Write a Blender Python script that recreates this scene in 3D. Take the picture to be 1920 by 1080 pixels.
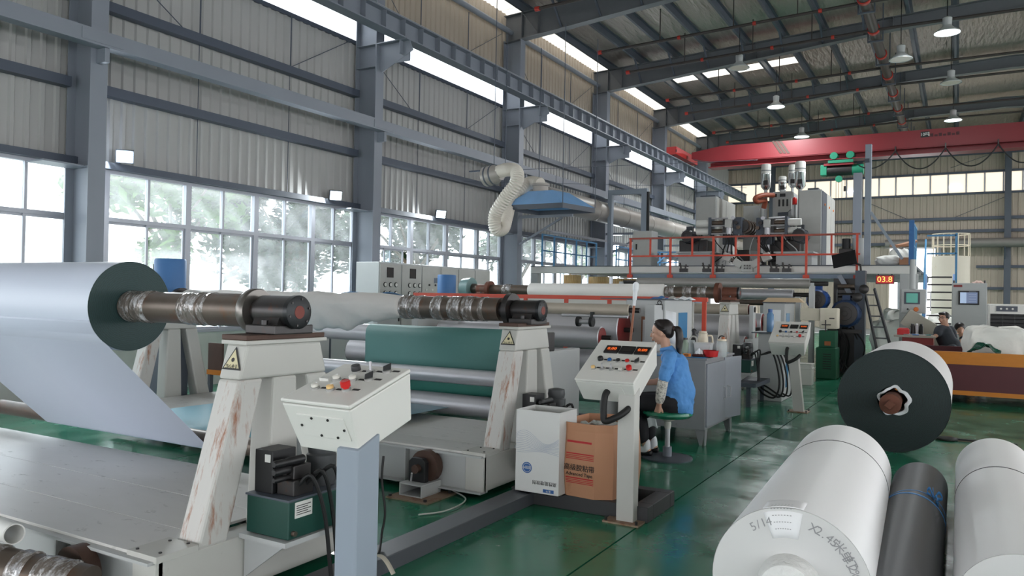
import bpy, bmesh, math, random
from mathutils import Vector, Matrix, Quaternion
R = math.radians
for o in list(bpy.data.objects): bpy.data.objects.remove(o)
scene = bpy.context.scene; COL = scene.collection
# ------------------------------------------------------------------ camera
F = 1457.0; YAW = .521857508; PIT = .0102942597; ROL = .0185171939; CH = 1.6
_f = Vector((-math.sin(YAW)*math.cos(PIT), math.cos(YAW)*math.cos(PIT), math.sin(PIT)))
_r = Vector((math.cos(YAW), math.sin(YAW), 0)); _u = _r.cross(_f)
CR = _r*math.cos(ROL) + _u*math.sin(ROL); CU = _u*math.cos(ROL) - _r*math.sin(ROL)
CAMP = Vector((0, 0, CH))
cam = bpy.data.cameras.new('camera'); cam.sensor_width = 36; cam.lens = 36*F/1920; cam.clip_end = 300
co = bpy.data.objects.new('camera', cam); COL.objects.link(co)
co.matrix_world = Matrix(((CR.x, CU.x, -_f.x, 0), (CR.y, CU.y, -_f.y, 0), (CR.z, CU.z, -_f.z, CH), (0, 0, 0, 1)))
scene.camera = co
# ------------------------------------------------------------------ world, exposure
w = bpy.data.worlds.new('overcast_sky'); scene.world = w; w.use_nodes = True
bg = w.node_tree.nodes['Background']; bg.inputs[0].default_value = (.95, .97, 1, 1); bg.inputs[1].default_value = 1.0
scene.view_settings.view_transform = 'Standard'; scene.view_settings.look = 'None'
scene.view_settings.gamma = 1; scene.view_settings.use_curve_mapping = False
scene.view_settings.exposure = 2.55

def at(px, py, X=None, Y=None, Z=None):      # a sight line of the photograph met with a plane of the hall
    d = CR*((px-960)/F) - CU*((py-540)/F) + _f
    if X is not None: t = X/d.x
    elif Y is not None: t = Y/d.y
    else: t = (Z-CH)/d.z
    return CAMP + d*t
# ------------------------------------------------------------------ materials
MATS = {}
def mat(name, col, rough=.5, metal=0., var=.08, scale=6., dirt=None, amt=.0, dscale=4., bump=0., bscale=40., stretch=None, spec=.5, coat=0., emit=None, es=0., alpha=1., trans=0., ior=1.45):
    if name in MATS: return MATS[name]
    m = bpy.data.materials.new(name); m.use_nodes = True; nt = m.node_tree; N = nt.nodes; L = nt.links
    p = N['Principled BSDF']
    p.inputs['Roughness'].default_value = rough; p.inputs['Metallic'].default_value = metal
    p.inputs['Specular IOR Level'].default_value = spec; p.inputs['Coat Weight'].default_value = coat
    p.inputs['Transmission Weight'].default_value = trans; p.inputs['IOR'].default_value = ior; p.inputs['Alpha'].default_value = alpha
    tc = N.new('ShaderNodeTexCoord'); mp = N.new('ShaderNodeMapping'); L.new(tc.outputs['Object'], mp.inputs[0])
    if stretch: mp.inputs['Scale'].default_value = stretch
    n = N.new('ShaderNodeTexNoise'); n.inputs['Scale'].default_value = scale; n.inputs['Detail'].default_value = 4; L.new(mp.outputs[0], n.inputs['Vector'])
    mx = N.new('ShaderNodeMix'); mx.data_type = 'RGBA'
    c = Vector(col[:3])
    mx.inputs[6].default_value = (*[max(0, x*(1-var)) for x in c], 1); mx.inputs[7].default_value = (*[min(1, x*(1+var)) for x in c], 1)
    L.new(n.outputs['Fac'], mx.inputs[0]); out = mx.outputs[2]
    if dirt:
        n2 = N.new('ShaderNodeTexNoise'); n2.inputs['Scale'].default_value = dscale; n2.inputs['Detail'].default_value = 8; n2.inputs['Roughness'].default_value = .7; L.new(mp.outputs[0], n2.inputs['Vector'])
        rp = N.new('ShaderNodeValToRGB'); rp.color_ramp.elements[0].position = .72-amt*.5; rp.color_ramp.elements[1].position = .86-amt*.5
        L.new(n2.outputs['Fac'], rp.inputs[0])
        m2 = N.new('ShaderNodeMix'); m2.data_type = 'RGBA'; L.new(rp.outputs[0], m2.inputs[0]); L.new(out, m2.inputs[6]); m2.inputs[7].default_value = (*dirt, 1); out = m2.outputs[2]
    L.new(out, p.inputs['Base Color'])
    if bump:
        nb = N.new('ShaderNodeTexNoise'); nb.inputs['Scale'].default_value = bscale; nb.inputs['Detail'].default_value = 3; L.new(mp.outputs[0], nb.inputs['Vector'])
        b = N.new('ShaderNodeBump'); b.inputs['Strength'].default_value = bump; b.inputs['Distance'].default_value = .02; L.new(nb.outputs['Fac'], b.inputs['Height']); L.new(b.outputs[0], p.inputs['Normal'])
    if emit: p.inputs['Emission Color'].default_value = (*emit, 1); p.inputs['Emission Strength'].default_value = es
    MATS[name] = m; return m
def s(r, g, b):   # sRGB 0-255 to linear
    return tuple(((v/255)/12.92 if v/255 < .04045 else ((v/255+.055)/1.055)**2.4) for v in (r, g, b))
# ------------------------------------------------------------------ mesh builder
W = {}
class MB:
    def __init__(self): self.v = []; self.f = []; self.sm = []
    def add(self, vs, fs, smooth=False):
        o = len(self.v); self.v += [Vector(v) for v in vs]; self.f += [tuple(i+o for i in f) for f in fs]; self.sm += [smooth]*len(fs); return self
    def box(self, a, b):
        x0, x1 = sorted((a[0], b[0])); y0, y1 = sorted((a[1], b[1])); z0, z1 = sorted((a[2], b[2]))
        return self.add([(x0,y0,z0),(x1,y0,z0),(x1,y1,z0),(x0,y1,z0),(x0,y0,z1),(x1,y0,z1),(x1,y1,z1),(x0,y1,z1)],
                        [(0,3,2,1),(4,5,6,7),(0,1,5,4),(1,2,6,5),(2,3,7,6),(3,0,4,7)])
    def hexa(self, lo, hi):      # two quads (bottom, top), same winding
        return self.add(list(lo)+list(hi), [(0,3,2,1),(4,5,6,7),(0,1,5,4),(1,2,6,5),(2,3,7,6),(3,0,4,7)])
    def obox(self, c, size, rot=(0,0,0)):
        from mathutils import Euler
        m = Euler(rot).to_matrix(); h = Vector(size)/2; c = Vector(c)
        vs = [c + m@Vector((sx*h.x, sy*h.y, sz*h.z)) for sz in (-1,1) for sx, sy in ((-1,-1),(1,-1),(1,1),(-1,1))]
        return self.add(vs, [(0,3,2,1),(4,5,6,7),(0,1,5,4),(1,2,6,5),(2,3,7,6),(3,0,4,7)])
    def bar(self, p, q, wd, ht, up=(0,0,1)):     # rectangular bar from p to q
        p = Vector(p); q = Vector(q); d = (q-p).normalized(); u = Vector(up)
        if abs(d.dot(u)) > .98: u = Vector((0,1,0))
        sd = d.cross(u).normalized()*wd/2; uu = sd.cross(d).normalized()*ht/2
        return self.hexa([p-sd-uu, p+sd-uu, p+sd+uu, p-sd+uu], [q-sd-uu, q+sd-uu, q+sd+uu, q-sd+uu])
    def cyl(self, p, q, r, r2=None, n=16, caps=True):
        p = Vector(p); q = Vector(q); r2 = r if r2 is None else r2; d = (q-p).normalized()
        a = d.orthogonal().normalized(); b = d.cross(a)
        vs = [p+(a*math.cos(2*math.pi*i/n)+b*math.sin(2*math.pi*i/n))*r for i in range(n)]+[q+(a*math.cos(2*math.pi*i/n)+b*math.sin(2*math.pi*i/n))*r2 for i in range(n)]
        self.add(vs, [(i, (i+1)%n, n+(i+1)%n, n+i) for i in range(n)], True)
        if caps: self.add(vs[:n], [tuple(reversed(range(n)))]); self.add(vs[n:], [tuple(range(n))])
        return self
    def lathe(self, p, ax, prof, n=24, cap=True):   # prof: (distance along ax, radius)
        p = Vector(p); d = Vector(ax).normalized(); a = d.orthogonal().normalized(); b = d.cross(a); vs = []; fs = []
        for (h, r) in prof: vs += [p+d*h+(a*math.cos(2*math.pi*i/n)+b*math.sin(2*math.pi*i/n))*r for i in range(n)]
        for k in range(len(prof)-1): fs += [(k*n+i, k*n+(i+1)%n, (k+1)*n+(i+1)%n, (k+1)*n+i) for i in range(n)]
        if cap: fs.append(tuple(reversed(range(n)))); fs.append(tuple((len(prof)-1)*n+i for i in range(n)))
        return self.add(vs, fs, True)
    def tube(self, path, r, n=8, caps=True):
        P = [Vector(p) for p in path]; vs = []; fs = []; a = None
        rr = r if isinstance(r, (list, tuple)) else [r]*len(P)
        for k, p in enumerate(P):
            d = (P[min(k+1, len(P)-1)]-P[max(k-1, 0)]).normalized()
            a = d.orthogonal().normalized() if a is None else (a-d*a.dot(d)).normalized()
            b = d.cross(a); vs += [p+(a*math.cos(2*math.pi*i/n)+b*math.sin(2*math.pi*i/n))*rr[k] for i in range(n)]
        for k in range(len(P)-1): fs += [(k*n+i, k*n+(i+1)%n, (k+1)*n+(i+1)%n, (k+1)*n+i) for i in range(n)]
        if caps: fs.append(tuple(reversed(range(n)))); fs.append(tuple((len(P)-1)*n+i for i in range(n)))
        return self.add(vs, fs, True)
    def prism(self, poly, ex):
        n = len(poly); ex = Vector(ex); vs = [Vector(p) for p in poly]+[Vector(p)+ex for p in poly]
        return self.add(vs, [tuple(reversed(range(n))), tuple(range(n, 2*n))]+[(i, (i+1)%n, n+(i+1)%n, n+i) for i in range(n)])
    def grid(self, fn, nu, nv, smooth=True):
        vs = [fn(i/nu, j/nv) for j in range(nv+1) for i in range(nu+1)]
        return self.add(vs, [(j*(nu+1)+i, j*(nu+1)+i+1, (j+1)*(nu+1)+i+1, (j+1)*(nu+1)+i) for j in range(nv) for i in range(nu)], smooth)
    def sphere(self, c, r, n=12, sq=(1,1,1)):
        c = Vector(c); m = n//2
        vs = [c+Vector((0,0,-r*sq[2]))]
        for j in range(1, m):
            t = math.pi*j/m
            vs += [c+Vector((r*math.sin(t)*math.cos(2*math.pi*i/n)*sq[0], r*math.sin(t)*math.sin(2*math.pi*i/n)*sq[1], -r*math.cos(t)*sq[2])) for i in range(n)]
        vs.append(c+Vector((0,0,r*sq[2]))); fs = [(0, 1+(i+1)%n, 1+i) for i in range(n)]
        for j in range(m-2): fs += [(1+j*n+i, 1+j*n+(i+1)%n, 1+(j+1)*n+(i+1)%n, 1+(j+1)*n+i) for i in range(n)]
        fs += [(1+(m-2)*n+i, 1+(m-2)*n+(i+1)%n, len(vs)-1) for i in range(n)]
        return self.add(vs, fs, True)
    def mesh(self, name, m, origin=None):
        if origin is None:
            lo = Vector([min(v[i] for v in self.v) for i in range(3)]); hi = Vector([max(v[i] for v in self.v) for i in range(3)]); origin = (lo+hi)/2
        me = bpy.data.meshes.new(name); me.from_pydata([v-origin for v in self.v], [], self.f)
        me.polygons.foreach_set('use_smooth', self.sm)
        if any(self.sm): me.set_sharp_from_angle(angle=R(40))
        me.materials.append(m); me.update(); return me, origin
    def build(self, name, m, parent=None, bevel=0, kind=None, origin=None, flip=True):
        me, og = self.mesh(name, m, origin)
        o = bpy.data.objects.new(name, me); place(o, og, parent)
        if bevel:
            md = o.modifiers.new('bevel', 'BEVEL'); md.width = bevel; md.segments = 2; md.limit_method = 'ANGLE'; md.angle_limit = R(40)
        if kind: o['kind'] = kind
        return o
def fixn(o):      # consistent outward normals
    bm = bmesh.new(); bm.from_mesh(o.data); bmesh.ops.recalc_face_normals(bm, faces=bm.faces); bm.to_mesh(o.data); bm.free(); return o
def place(o, wpos, parent=None):
    COL.objects.link(o); wpos = Vector(wpos); W[o.name] = wpos
    if parent is not None: o.parent = parent; o.location = wpos-W[parent.name]
    else: o.location = wpos
def tag(o, label, cat, group=None):
    o['label'] = label; o['category'] = cat
    if group: o['group'] = group
    return o
def thing(name, label, cat, loc, group=None):
    o = bpy.data.objects.new(name, None); o.empty_display_size = .1; place(o, loc); return tag(o, label, cat, group)
def inst(name, me, pos, parent=None, rot=None):
    o = bpy.data.objects.new(name, me); place(o, pos, parent)
    if rot: o.rotation_euler = rot
    return o
def kids(o): return [c for c in ALLKIDS.get(o.name, [])]
def dup(root, loc, label, rz=0):
    nr = root.copy(); COL.objects.link(nr); nr.location = loc; W[nr.name] = Vector(loc); nr['label'] = label
    nr.rotation_euler = (0, 0, rz)
    def rec(a, b):
        for c in [x for x in bpy.data.objects if x.parent == a]:
            k = c.copy(); COL.objects.link(k); k.parent = b; W[k.name] = W[c.name]-W[a.name]+W[b.name]; rec(c, k)
    rec(root, nr); return nr
def text(name, body, m, pos, size, xd, yd, parent=None, ext=.001, align='CENTER'):   # flat lettering: xd reading direction, yd up
    cu = bpy.data.curves.new(name, 'FONT'); cu.body = body; cu.size = size; cu.align_x = align; cu.align_y = 'CENTER'; cu.extrude = ext; cu.resolution_u = 2
    t = bpy.data.objects.new(name, cu); COL.objects.link(t)
    dg = bpy.context.evaluated_depsgraph_get(); me = bpy.data.meshes.new_from_object(t.evaluated_get(dg)); bpy.data.objects.remove(t)
    me.materials.clear(); me.materials.append(m)
    xd = Vector(xd).normalized(); yd = Vector(yd).normalized(); zd = xd.cross(yd)
    mm = Matrix((xd, yd, zd)).transposed().to_4x4(); me.transform(mm)
    return inst(name, me, pos, parent)
def arc(c, r, a0, a1, n, ax='yz'):
    out = []
    for i in range(n+1):
        a = a0+(a1-a0)*i/n
        if ax == 'yz': out.append(Vector((c[0], c[1]+r*math.cos(a), c[2]+r*math.sin(a))))
        elif ax == 'xz': out.append(Vector((c[0]+r*math.cos(a), c[1], c[2]+r*math.sin(a))))
        else: out.append(Vector((c[0]+r*math.cos(a), c[1]+r*math.sin(a), c[2])))
    return out
def spline(pts, k=6):    # Catmull-Rom through points
    P = [Vector(p) for p in pts]; P = [P[0]*2-P[1]]+P+[P[-1]*2-P[-2]]; out = []
    for i in range(1, len(P)-2):
        for j in range(k):
            t = j/k; a, b, c, d = P[i-1:i+3]
            out.append(.5*((2*b)+(c-a)*t+(2*a-5*b+4*c-d)*t*t+(3*b-a-3*c+d)*t**3))
    out.append(P[-2]); return out
rnd = random.Random(7)
# palette
steel = mat('grey_painted_steel', s(128,133,143), .45, .0, .06, 2.)
steeld = mat('dark_grey_steel', s(74,80,90), .5, 0, .08, 2.)
girtm = mat('girt_steel', s(72,79,92), .5, 0, .08)
clad = mat('wall_cladding_metal', s(164,163,161), .5, 0, .05, .8)
cladw = mat('warm_cladding_metal', s(168,156,142), .5, 0, .06, .8)
black = mat('black_plastic', s(28,28,30), .45)
rubber = mat('black_rubber', s(22,22,23), .6)
chrome = mat('polished_roller_steel', s(190,189,193), .42, .55, .08, 3., stretch=(.3, 6, 6))
rawsteel = mat('raw_brown_steel', s(94,84,76), .42, .55, .25, 9., dirt=s(104,74,56), amt=.35, dscale=6.)
darkiron = mat('dark_machined_iron', s(62,60,60), .38, .7, .2, 9., dirt=s(90,55,38), amt=.25)
white = mat('white_powder_coat', s(214,213,208), .42, 0, .03, 4.)
mwhite = mat('worn_white_machine_paint', s(184,183,178), .5, 0, .05, 3., dirt=s(92,70,55), amt=.12, dscale=9.)
mgrey = mat('light_grey_machine_paint', s(176,178,178), .5, 0, .05, 3., dirt=s(110,95,80), amt=.08, dscale=7.)
redp = mat('red_orange_rail_paint', s(196,72,52), .5, 0, .1, 8.)
bluep = mat('blue_rail_paint', s(84,142,186), .5, 0, .1, 8.)
alu = mat('window_aluminium', s(166,168,176), .4, .3, .05)
# ================================================================== building
XW = -11.0; COLY = [6.33+6*k-12 for k in range(8)]; YB = 42.6; XR = 13.5; YF = -9.0
def struct(o): o['kind'] = 'structure'; return o
# ---- floor: slabs with recessed joints
fm = bpy.data.materials.new('green_epoxy_floor'); fm.use_nodes = True; nt = fm.node_tree; N = nt.nodes; L = nt.links; p = N['Principled BSDF']
tc = N.new('ShaderNodeNewGeometry')
def noise(sc, det=6, rough=.6):
    n = N.new('ShaderNodeTexNoise'); n.inputs['Scale'].default_value = sc; n.inputs['Detail'].default_value = det; n.inputs['Roughness'].default_value = rough; L.new(tc.outputs['Position'], n.inputs['Vector']); return n
def ramp(src, a, b):
    r = N.new('ShaderNodeValToRGB'); r.color_ramp.elements[0].position = a; r.color_ramp.elements[1].position = b; L.new(src, r.inputs[0]); return r
def mixc(f, a, b):
    m = N.new('ShaderNodeMix'); m.data_type = 'RGBA'; L.new(f, m.inputs[0])
    for i, c in ((6, a), (7, b)):
        if isinstance(c, tuple): m.inputs[i].default_value = (*c, 1)
        else: L.new(c, m.inputs[i])
    return m.outputs[2]
c1 = mixc(noise(1.1).outputs['Fac'], s(22,98,74), s(42,128,98))
c2 = mixc(ramp(noise(.9, 9, .75).outputs['Fac'], .62, .8).outputs[0], c1, s(96,84,62))
c3 = mixc(ramp(noise(7., 6, .7).outputs['Fac'], .66, .8).outputs[0], c2, s(72,128,104))
L.new(c3, p.inputs['Base Color'])
rr = ramp(noise(2.2, 6).outputs['Fac'], .3, .75); rr.color_ramp.elements[0].color = (.1,.1,.1,1); rr.color_ramp.elements[1].color = (.34,.34,.34,1)
L.new(rr.outputs[0], p.inputs['Roughness']); p.inputs['Specular IOR Level'].default_value = .6
bp = N.new('ShaderNodeBump'); bp.inputs['Strength'].default_value = .06; bp.inputs['Distance'].default_value = .02; L.new(noise(3.).outputs['Fac'], bp.inputs['Height']); L.new(bp.outputs[0], p.inputs['Normal'])
floor = struct(MB().box((XW-.2, YF-.2, -.3), (XR+.2, YB+.2, -.02)).build('floor', mat('floor_joint_filler', s(36,52,44), .8)))
xs = [XW, -6.43, -1.93, 2.57, 7.07, XR]; ys = [YF, -4, 2, 8, 14, 20, 26, 32, 38, YB]
for i in range(len(xs)-1):
    for j in range(len(ys)-1):
        MB().box((xs[i]+.006, ys[j]+.006, -.1), (xs[i+1]-.006, ys[j+1]-.006, 0)).build('floor_slab', fm, floor)
# ---- left wall
def ribbed(y0, y1, z0, z1, X, pitch=.2, depth=.03, axis='y', sgn=1):     # trapezoidal sheet
    n = max(1, round((y1-y0)/pitch)); st = (y1-y0)/n; prof = []
    for k in range(n):
        a = y0+k*st; prof += [(a, 0), (a+st*.55, 0), (a+st*.65, depth), (a+st*.9, depth)]
    prof.append((y1, 0)); vs = []; fs = []; m = MB()
    T = .012
    for (a, d) in prof:
        for (zz, e) in ((z0, 0), (z1, 0), (z1, -T), (z0, -T)):
            vs.append((X+sgn*(d+e), a, zz) if axis == 'y' else (a, X+sgn*(d+e), zz))
    for k in range(len(prof)-1):
        o = 4*k; fs += [(o, o+4, o+5, o+1), (o+1, o+5, o+6, o+2), (o+2, o+6, o+7, o+3), (o+3, o+7, o+4, o)]
    m.add(vs, fs+[(0,1,2,3), tuple(reversed([len(vs)-4+i for i in range(4)]))]); return m
wl = struct(MB().box((XW-.24, YF, 0), (XW, YB, .9)).build('wall_left', mat('plaster', s(200,200,196), .8)))
bays = [(COLY[i], COLY[i+1]) for i in range(7)]+[(YF, COLY[0])]
for (a, b) in bays[1:7]:
    for k in range(3):
        y0 = a+.13+(b-a)*k/3; y1 = a+.13+(b-a)*(k+1)/3-.008
        ribbed(y0, y1+.01, 3.4, 6.8, XW).build('cladding_sheet', clad, wl)
        ribbed(y0, y1+.01, 7.62, 9.42, XW).build('cladding_sheet', cladw, wl)
    for zt in (5.8, 4.56): MB().box((XW+.035, a+.2, zt-.14), (XW+.2, b-.02, zt)).build('wall_girt', girtm, wl)
    MB().box((XW-.1, a+.0, 3.36), (XW+.16, b, 3.46)).build('window_head_girt', girtm, wl)
    MB().box((XW-.1, a, 6.78), (XW+.05, b, 6.86)).build('strip_window_sill', girtm, wl)
    MB().box((XW-.1, a, 7.56), (XW+.12, b, 7.64)).build('strip_window_head', girtm, wl)
    for k in (1, 2):
        yy = a+.13+(b-a)*k/3
        MB().cyl((XW+.12, yy, 5.8), (XW+.12, yy, 6.8), .012, n=6).build('sag_rod', girtm, wl)
        MB().cyl((XW+.07, yy+.03, 3.4), (XW+.07, yy+.03, 5.66), .007, n=6).build('sag_rod', girtm, wl)
        MB().cyl((XW+.12, yy, 7.64), (XW+.12, yy, 8.8), .012, n=6).build('sag_rod', girtm, wl)
    for (ya, yb, z0, z1) in ((a+.3, a+1.9, 6.75, 5.78), (b-.2, b-1.9, 6.8, 5.78), (a+.3, a+1.5, 8.75, 7.7), (b-.2, b-1.9, 8.75, 7.75)):
        MB().cyl((XW+.1, ya, z0), (XW+.1, yb, z1), .008, n=6).build('brace_rod', girtm, wl)
for (a, b) in (bays[0], bays[7]):
    ribbed(a+.13, b, 3.4, 9.42, XW).build('cladding_sheet', clad, wl)
    for zt in (5.8, 4.56): MB().box((XW+.035, a+.2, zt-.14), (XW+.2, b-.02, zt)).build('wall_girt', girtm, wl)
ribbed(COLY[7], YB, 3.4, 9.42, XW).build('cladding_sheet', clad, wl)
MB().cyl((XW+.22, YF, 8.86), (XW+.22, YB, 8.86), .075, n=12).build('eave_tube', steel, wl)
# window glass: dusty pane, partly clear
def glass(name, haze, tint=(.9,.95,.97)):
    m = bpy.data.materials.new(name); m.use_nodes = True; nt = m.node_tree; N = nt.nodes; L = nt.links; N.remove(N['Principled BSDF'])
    t = N.new('ShaderNodeBsdfTransparent'); t.inputs[0].default_value = (*tint, 1); d = N.new('ShaderNodeBsdfTranslucent'); d.inputs[0].default_value = (.92,.95,.97,1)
    tx = N.new('ShaderNodeTexCoord'); n = N.new('ShaderNodeTexNoise'); n.inputs['Scale'].default_value = 2.5; n.inputs['Detail'].default_value = 5; L.new(tx.outputs['Object'], n.inputs['Vector'])
    mr = N.new('ShaderNodeMapRange'); mr.inputs[1].default_value = .3; mr.inputs[2].default_value = .7; mr.inputs[3].default_value = min(1, haze*.6); mr.inputs[4].default_value = min(1, haze*1.4); L.new(n.outputs['Fac'], mr.inputs[0])
    mx = N.new('ShaderNodeMixShader'); L.new(mr.outputs[0], mx.inputs[0]); L.new(t.outputs[0], mx.inputs[1]); L.new(d.outputs[0], mx.inputs[2])
    g = N.new('ShaderNodeBsdfGlossy'); g.inputs['Roughness'].default_value = .05; m2 = N.new('ShaderNodeMixShader'); m2.inputs[0].default_value = .05
    L.new(mx.outputs[0], m2.inputs[1]); L.new(g.outputs[0], m2.inputs[2]); L.new(m2.outputs[0], N['Material Output'].inputs[0]); return m
g_clear = glass('clear_window_glass', .05); g_dusty = glass('dusty_window_glass', .13); g_frost = glass('frosted_strip_glass', .75, (.95,.97,1))
# windows in the left wall: units of two .71 m lights between thick mullions
wn = 0
def window_unit(y0, y1, X, z0=.9, z1=3.36, zt=2.63, sashes=True, tx=1):
    global wn; wn += 1
    f = MB(); t = .05
    f.box((X-.04, y0, z0), (X+.06, y0+t, z1)).box((X-.04, y1-t, z0), (X+.06, y1, z1)).box((X-.04, y0+t, z0), (X+.06, y1-t, z0+t)).box((X-.04, y0+t, z1-t), (X+.06, y1-t, z1))
    f.box((X-.04, y0+t, zt-.03), (X+.06, y1-t, zt+.03))
    o = struct(f.build('window_%d' % wn, alu)); ym = (y0+y1)/2
    MB().box((X-.03, ym-.02, zt+.03), (X+.04, ym+.02, z1-t)).build('mullion', alu, o)
    MB().box((X-.004, y0+t, zt+.03), (X+.004, ym-.02, z1-t)).build('pane', g_dusty, o)
    MB().box((X-.004, ym+.02, zt+.03), (X+.004, y1-t, z1-t)).build('pane', g_dusty, o)
    sh = rnd.choice((0, 0, .22, .3)) if sashes else 0
    for k, (a, b, xx) in enumerate(((y0+t, ym+.03, X-.012), (ym-.03-sh, y1-t-sh, X+.022))):
        sf = MB(); q = .035
        sf.box((xx-.014, a, z0+t), (xx+.014, a+q, zt-.03)).box((xx-.014, b-q, z0+t), (xx+.014, b, zt-.03)).box((xx-.014, a+q, z0+t), (xx+.014, b-q, z0+t+q)).box((xx-.014, a+q, zt-.03-q), (xx+.014, b-q, zt-.03))
        so = sf.build('sash', alu, o); MB().box((xx-.003, a+q, z0+t+q), (xx+.003, b-q, zt-.03-q)).build('pane', g_dusty if not sh else g_dusty, so)
for bi, (a, b) in enumerate(bays[1:7]):
    y = a+.2+.43
    window_unit(a+.13, y+.0, XW-.02, sashes=False)
    while y+1.3 < b+.0: window_unit(y, y+1.42, XW-.02); y += 1.42
    if b-y > .3: window_unit(y, b+.1, XW-.02, sashes=False)
    wn += 1; o = struct(MB().box((XW-.06, a+.1, 6.86), (XW-.03, b+.1, 6.89)).build('window_%d' % wn, alu))
    for k in range(3): MB().box((XW-.02, a+.1+(b-a)*k/3, 6.86), (XW-.005, a+.1+(b-a)*(k+1)/3-.01, 7.56)).build('pane', g_frost, o)
# ---- steel columns on the left wall
names = ['far behind the camera', 'behind the camera', 'at the left edge of the picture, above the big grey-white roll', 'second from the left, in front of the electrical cabinets', 'third from the left, behind the ribbed white hose', 'fourth from the left, above the blue mezzanine railing', 'fifth from the left, behind the silver duct', 'sixth from the left, next to the far end wall']
for k, yc in enumerate(COLY):
    if k == 0: continue
    t = thing('steel_column', 'grey steel wall column '+names[k], 'column', (-10.68, yc+.12, 0), 'steel columns along the left wall')
    MB().box((-10.42, yc, 0), (-10.4, yc+.25, 8.62)).build('inner_flange', steel, t)
    MB().box((-10.95, yc, 0), (-10.93, yc+.25, 8.62)).build('outer_flange', steel, t)
    MB().box((-10.93, yc+.119, 0), (-10.42, yc+.131, 8.62)).build('web', steel, t)
    for z in (6.73, 6.27, 7.62, 3.3): MB().box((-10.93, yc+.005, z-.012), (-10.42, yc+.119, z)).build('stiffener', steel, t)
    b = MB().box((-10.4, yc+.119, 6.3), (-9.62, yc+.131, 6.71)).build('bracket_web', steel, t)
    MB().box((-10.4, yc+.0, 6.71), (-9.62, yc+.25, 6.73)).build('bracket_top', steel, t)
    MB().box((-9.82, yc+.01, 6.45), (-9.8, yc+.119, 6.71)).build('bracket_stiffener', steel, t)
    MB().bar((-10.4, yc+.125, 6.26), (-9.6, yc+.125, 6.62), .25, .02, (0,1,0)).build('bracket_flange', steel, t)
    MB().box((-10.4, yc+.09, 4.72), (-10.22, yc+.16, 4.915)).build('beam_bracket', steel, t)
    MB().box((-10.9, yc-.55, 3.28), (-10.5, yc, 3.3)).build('lamp_shelf', steel, t)
# tie beam along the columns
t = thing('tie_beam', 'long grey steel tie beam running low along all the wall columns', 'beam', (-10.31, 18, 4.92))
MB().box((-10.4, YF, 4.92), (-10.2, 41.5, 4.94)).box((-10.215, YF, 4.94), (-10.2, 41.5, 5.13)).box((-10.4, YF, 5.115), (-10.215, 41.5, 5.13)).build('channel', steel, t)
for yc in COLY[1:]: MB().box((-10.199, yc-.25, 4.95), (-10.192, yc+.35, 5.1)).build('splice_plate', steel, t)
# crane runway
t = thing('crane_runway_beam', 'deep grey crane runway beam with vertical stiffeners on the left columns', 'beam', (-9.8, 16, 6.6))
MB().box((-9.92, YF, 6.73), (-9.65, 41.3, 6.755)).build('bottom_flange', steel, t)
MB().box((-9.95, YF, 7.1), (-9.65, 41.3, 7.13)).build('top_flange', steel, t)
MB().box((-9.81, YF, 6.755), (-9.79, 41.3, 7.1)).build('web', steel, t)
MB().box((-9.84, YF, 7.13), (-9.76, 41.3, 7.2)).build('rail', mat('crane_rail_steel', s(190,190,190), .3, .8), t)
sme, so_ = MB().box((-9.79, -.006, 6.755), (-9.66, .006, 7.1)).mesh('stiffener', steel)
y = COLY[1]-3
while y < 41.2: inst('stiffener', sme, so_+Vector((0, y, 0)), t); y += .6
# ---- back wall
wb = struct(MB().box((XW, YB+.06, 0), (XR, YB+.25, .4)).build('wall_back', clad))
bz = lambda py, px=1886: at(px, py, Y=YB).z
zt, zb_ = bz(321.6), bz(358)
X0, X1, DX0, DX1 = XW, XR, at(1690, 500, Y=YB).x, at(1757, 500, Y=YB).x
xx = X0
while xx < X1-.1:
    x1 = min(xx+2, X1)
    ribbed(xx, x1+.02, zt, 10.4, YB, .3, .03, 'x', -1).build('cladding_sheet', cladw, wb)
    if xx > DX1-.2 or x1 < DX0+.2: ribbed(xx, x1+.02, .3, zb_, YB, .3, .03, 'x', -1).build('cladding_sheet', cladw, wb)
    else: ribbed(xx, x1+.02, 4.4, zb_, YB, .3, .03, 'x', -1).build('cladding_sheet', cladw, wb)
    xx = x1
g_cream = glass('cream_translucent_sheet', 2.0, (1,.97,.9))
g_cream.node_tree.nodes['Translucent BSDF'].inputs[0].default_value = (.52, .48, .42, 1)
wn += 1; o = struct(MB().box((X0, YB-.1, zb_-.1), (X1, YB+.02, zb_)).box((X0, YB-.1, zt), (X1, YB+.02, zt+.1)).build('window_%d' % wn, girtm))
px = X0
while px < X1:
    MB().box((px+.03, YB-.01, zb_), (px+.72, YB+.005, zt)).build('pane', g_cream, o)
    MB().box((px-.03, YB-.04, zb_), (px+.03, YB+.02, zt)).build('mullion', alu, o); px += .75
for py in (408, 432, 455): MB().box((X0, YB-.2, bz(py)-.07), (X1, YB-.03, bz(py)+.07)).build('wall_girt', girtm, wb)
MB().box((X0, YB-.2, bz(283)-.1), (X1, YB-.03, bz(283)+.1)).build('wall_girt', girtm, wb)
for zz in (bz(500), bz(541)): MB().box((at(1830,500,Y=YB).x, YB-.18, zz-.06), (X1, YB-.03, zz+.06)).build('wall_girt', girtm, wb)
for k, px in enumerate((1330, 1450, 1612, 1889)):
    x = at(px, 400, Y=YB).x
    MB().box((x-.13, YB-.45, 0), (x+.13, YB-.43, 9.4)).box((x-.13, YB-.22, 0), (x+.13, YB-.2, 9.4)).box((x-.008, YB-.43, 0), (x+.008, YB-.22, 9.4)).build('wall_post', steeld, wb)
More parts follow.
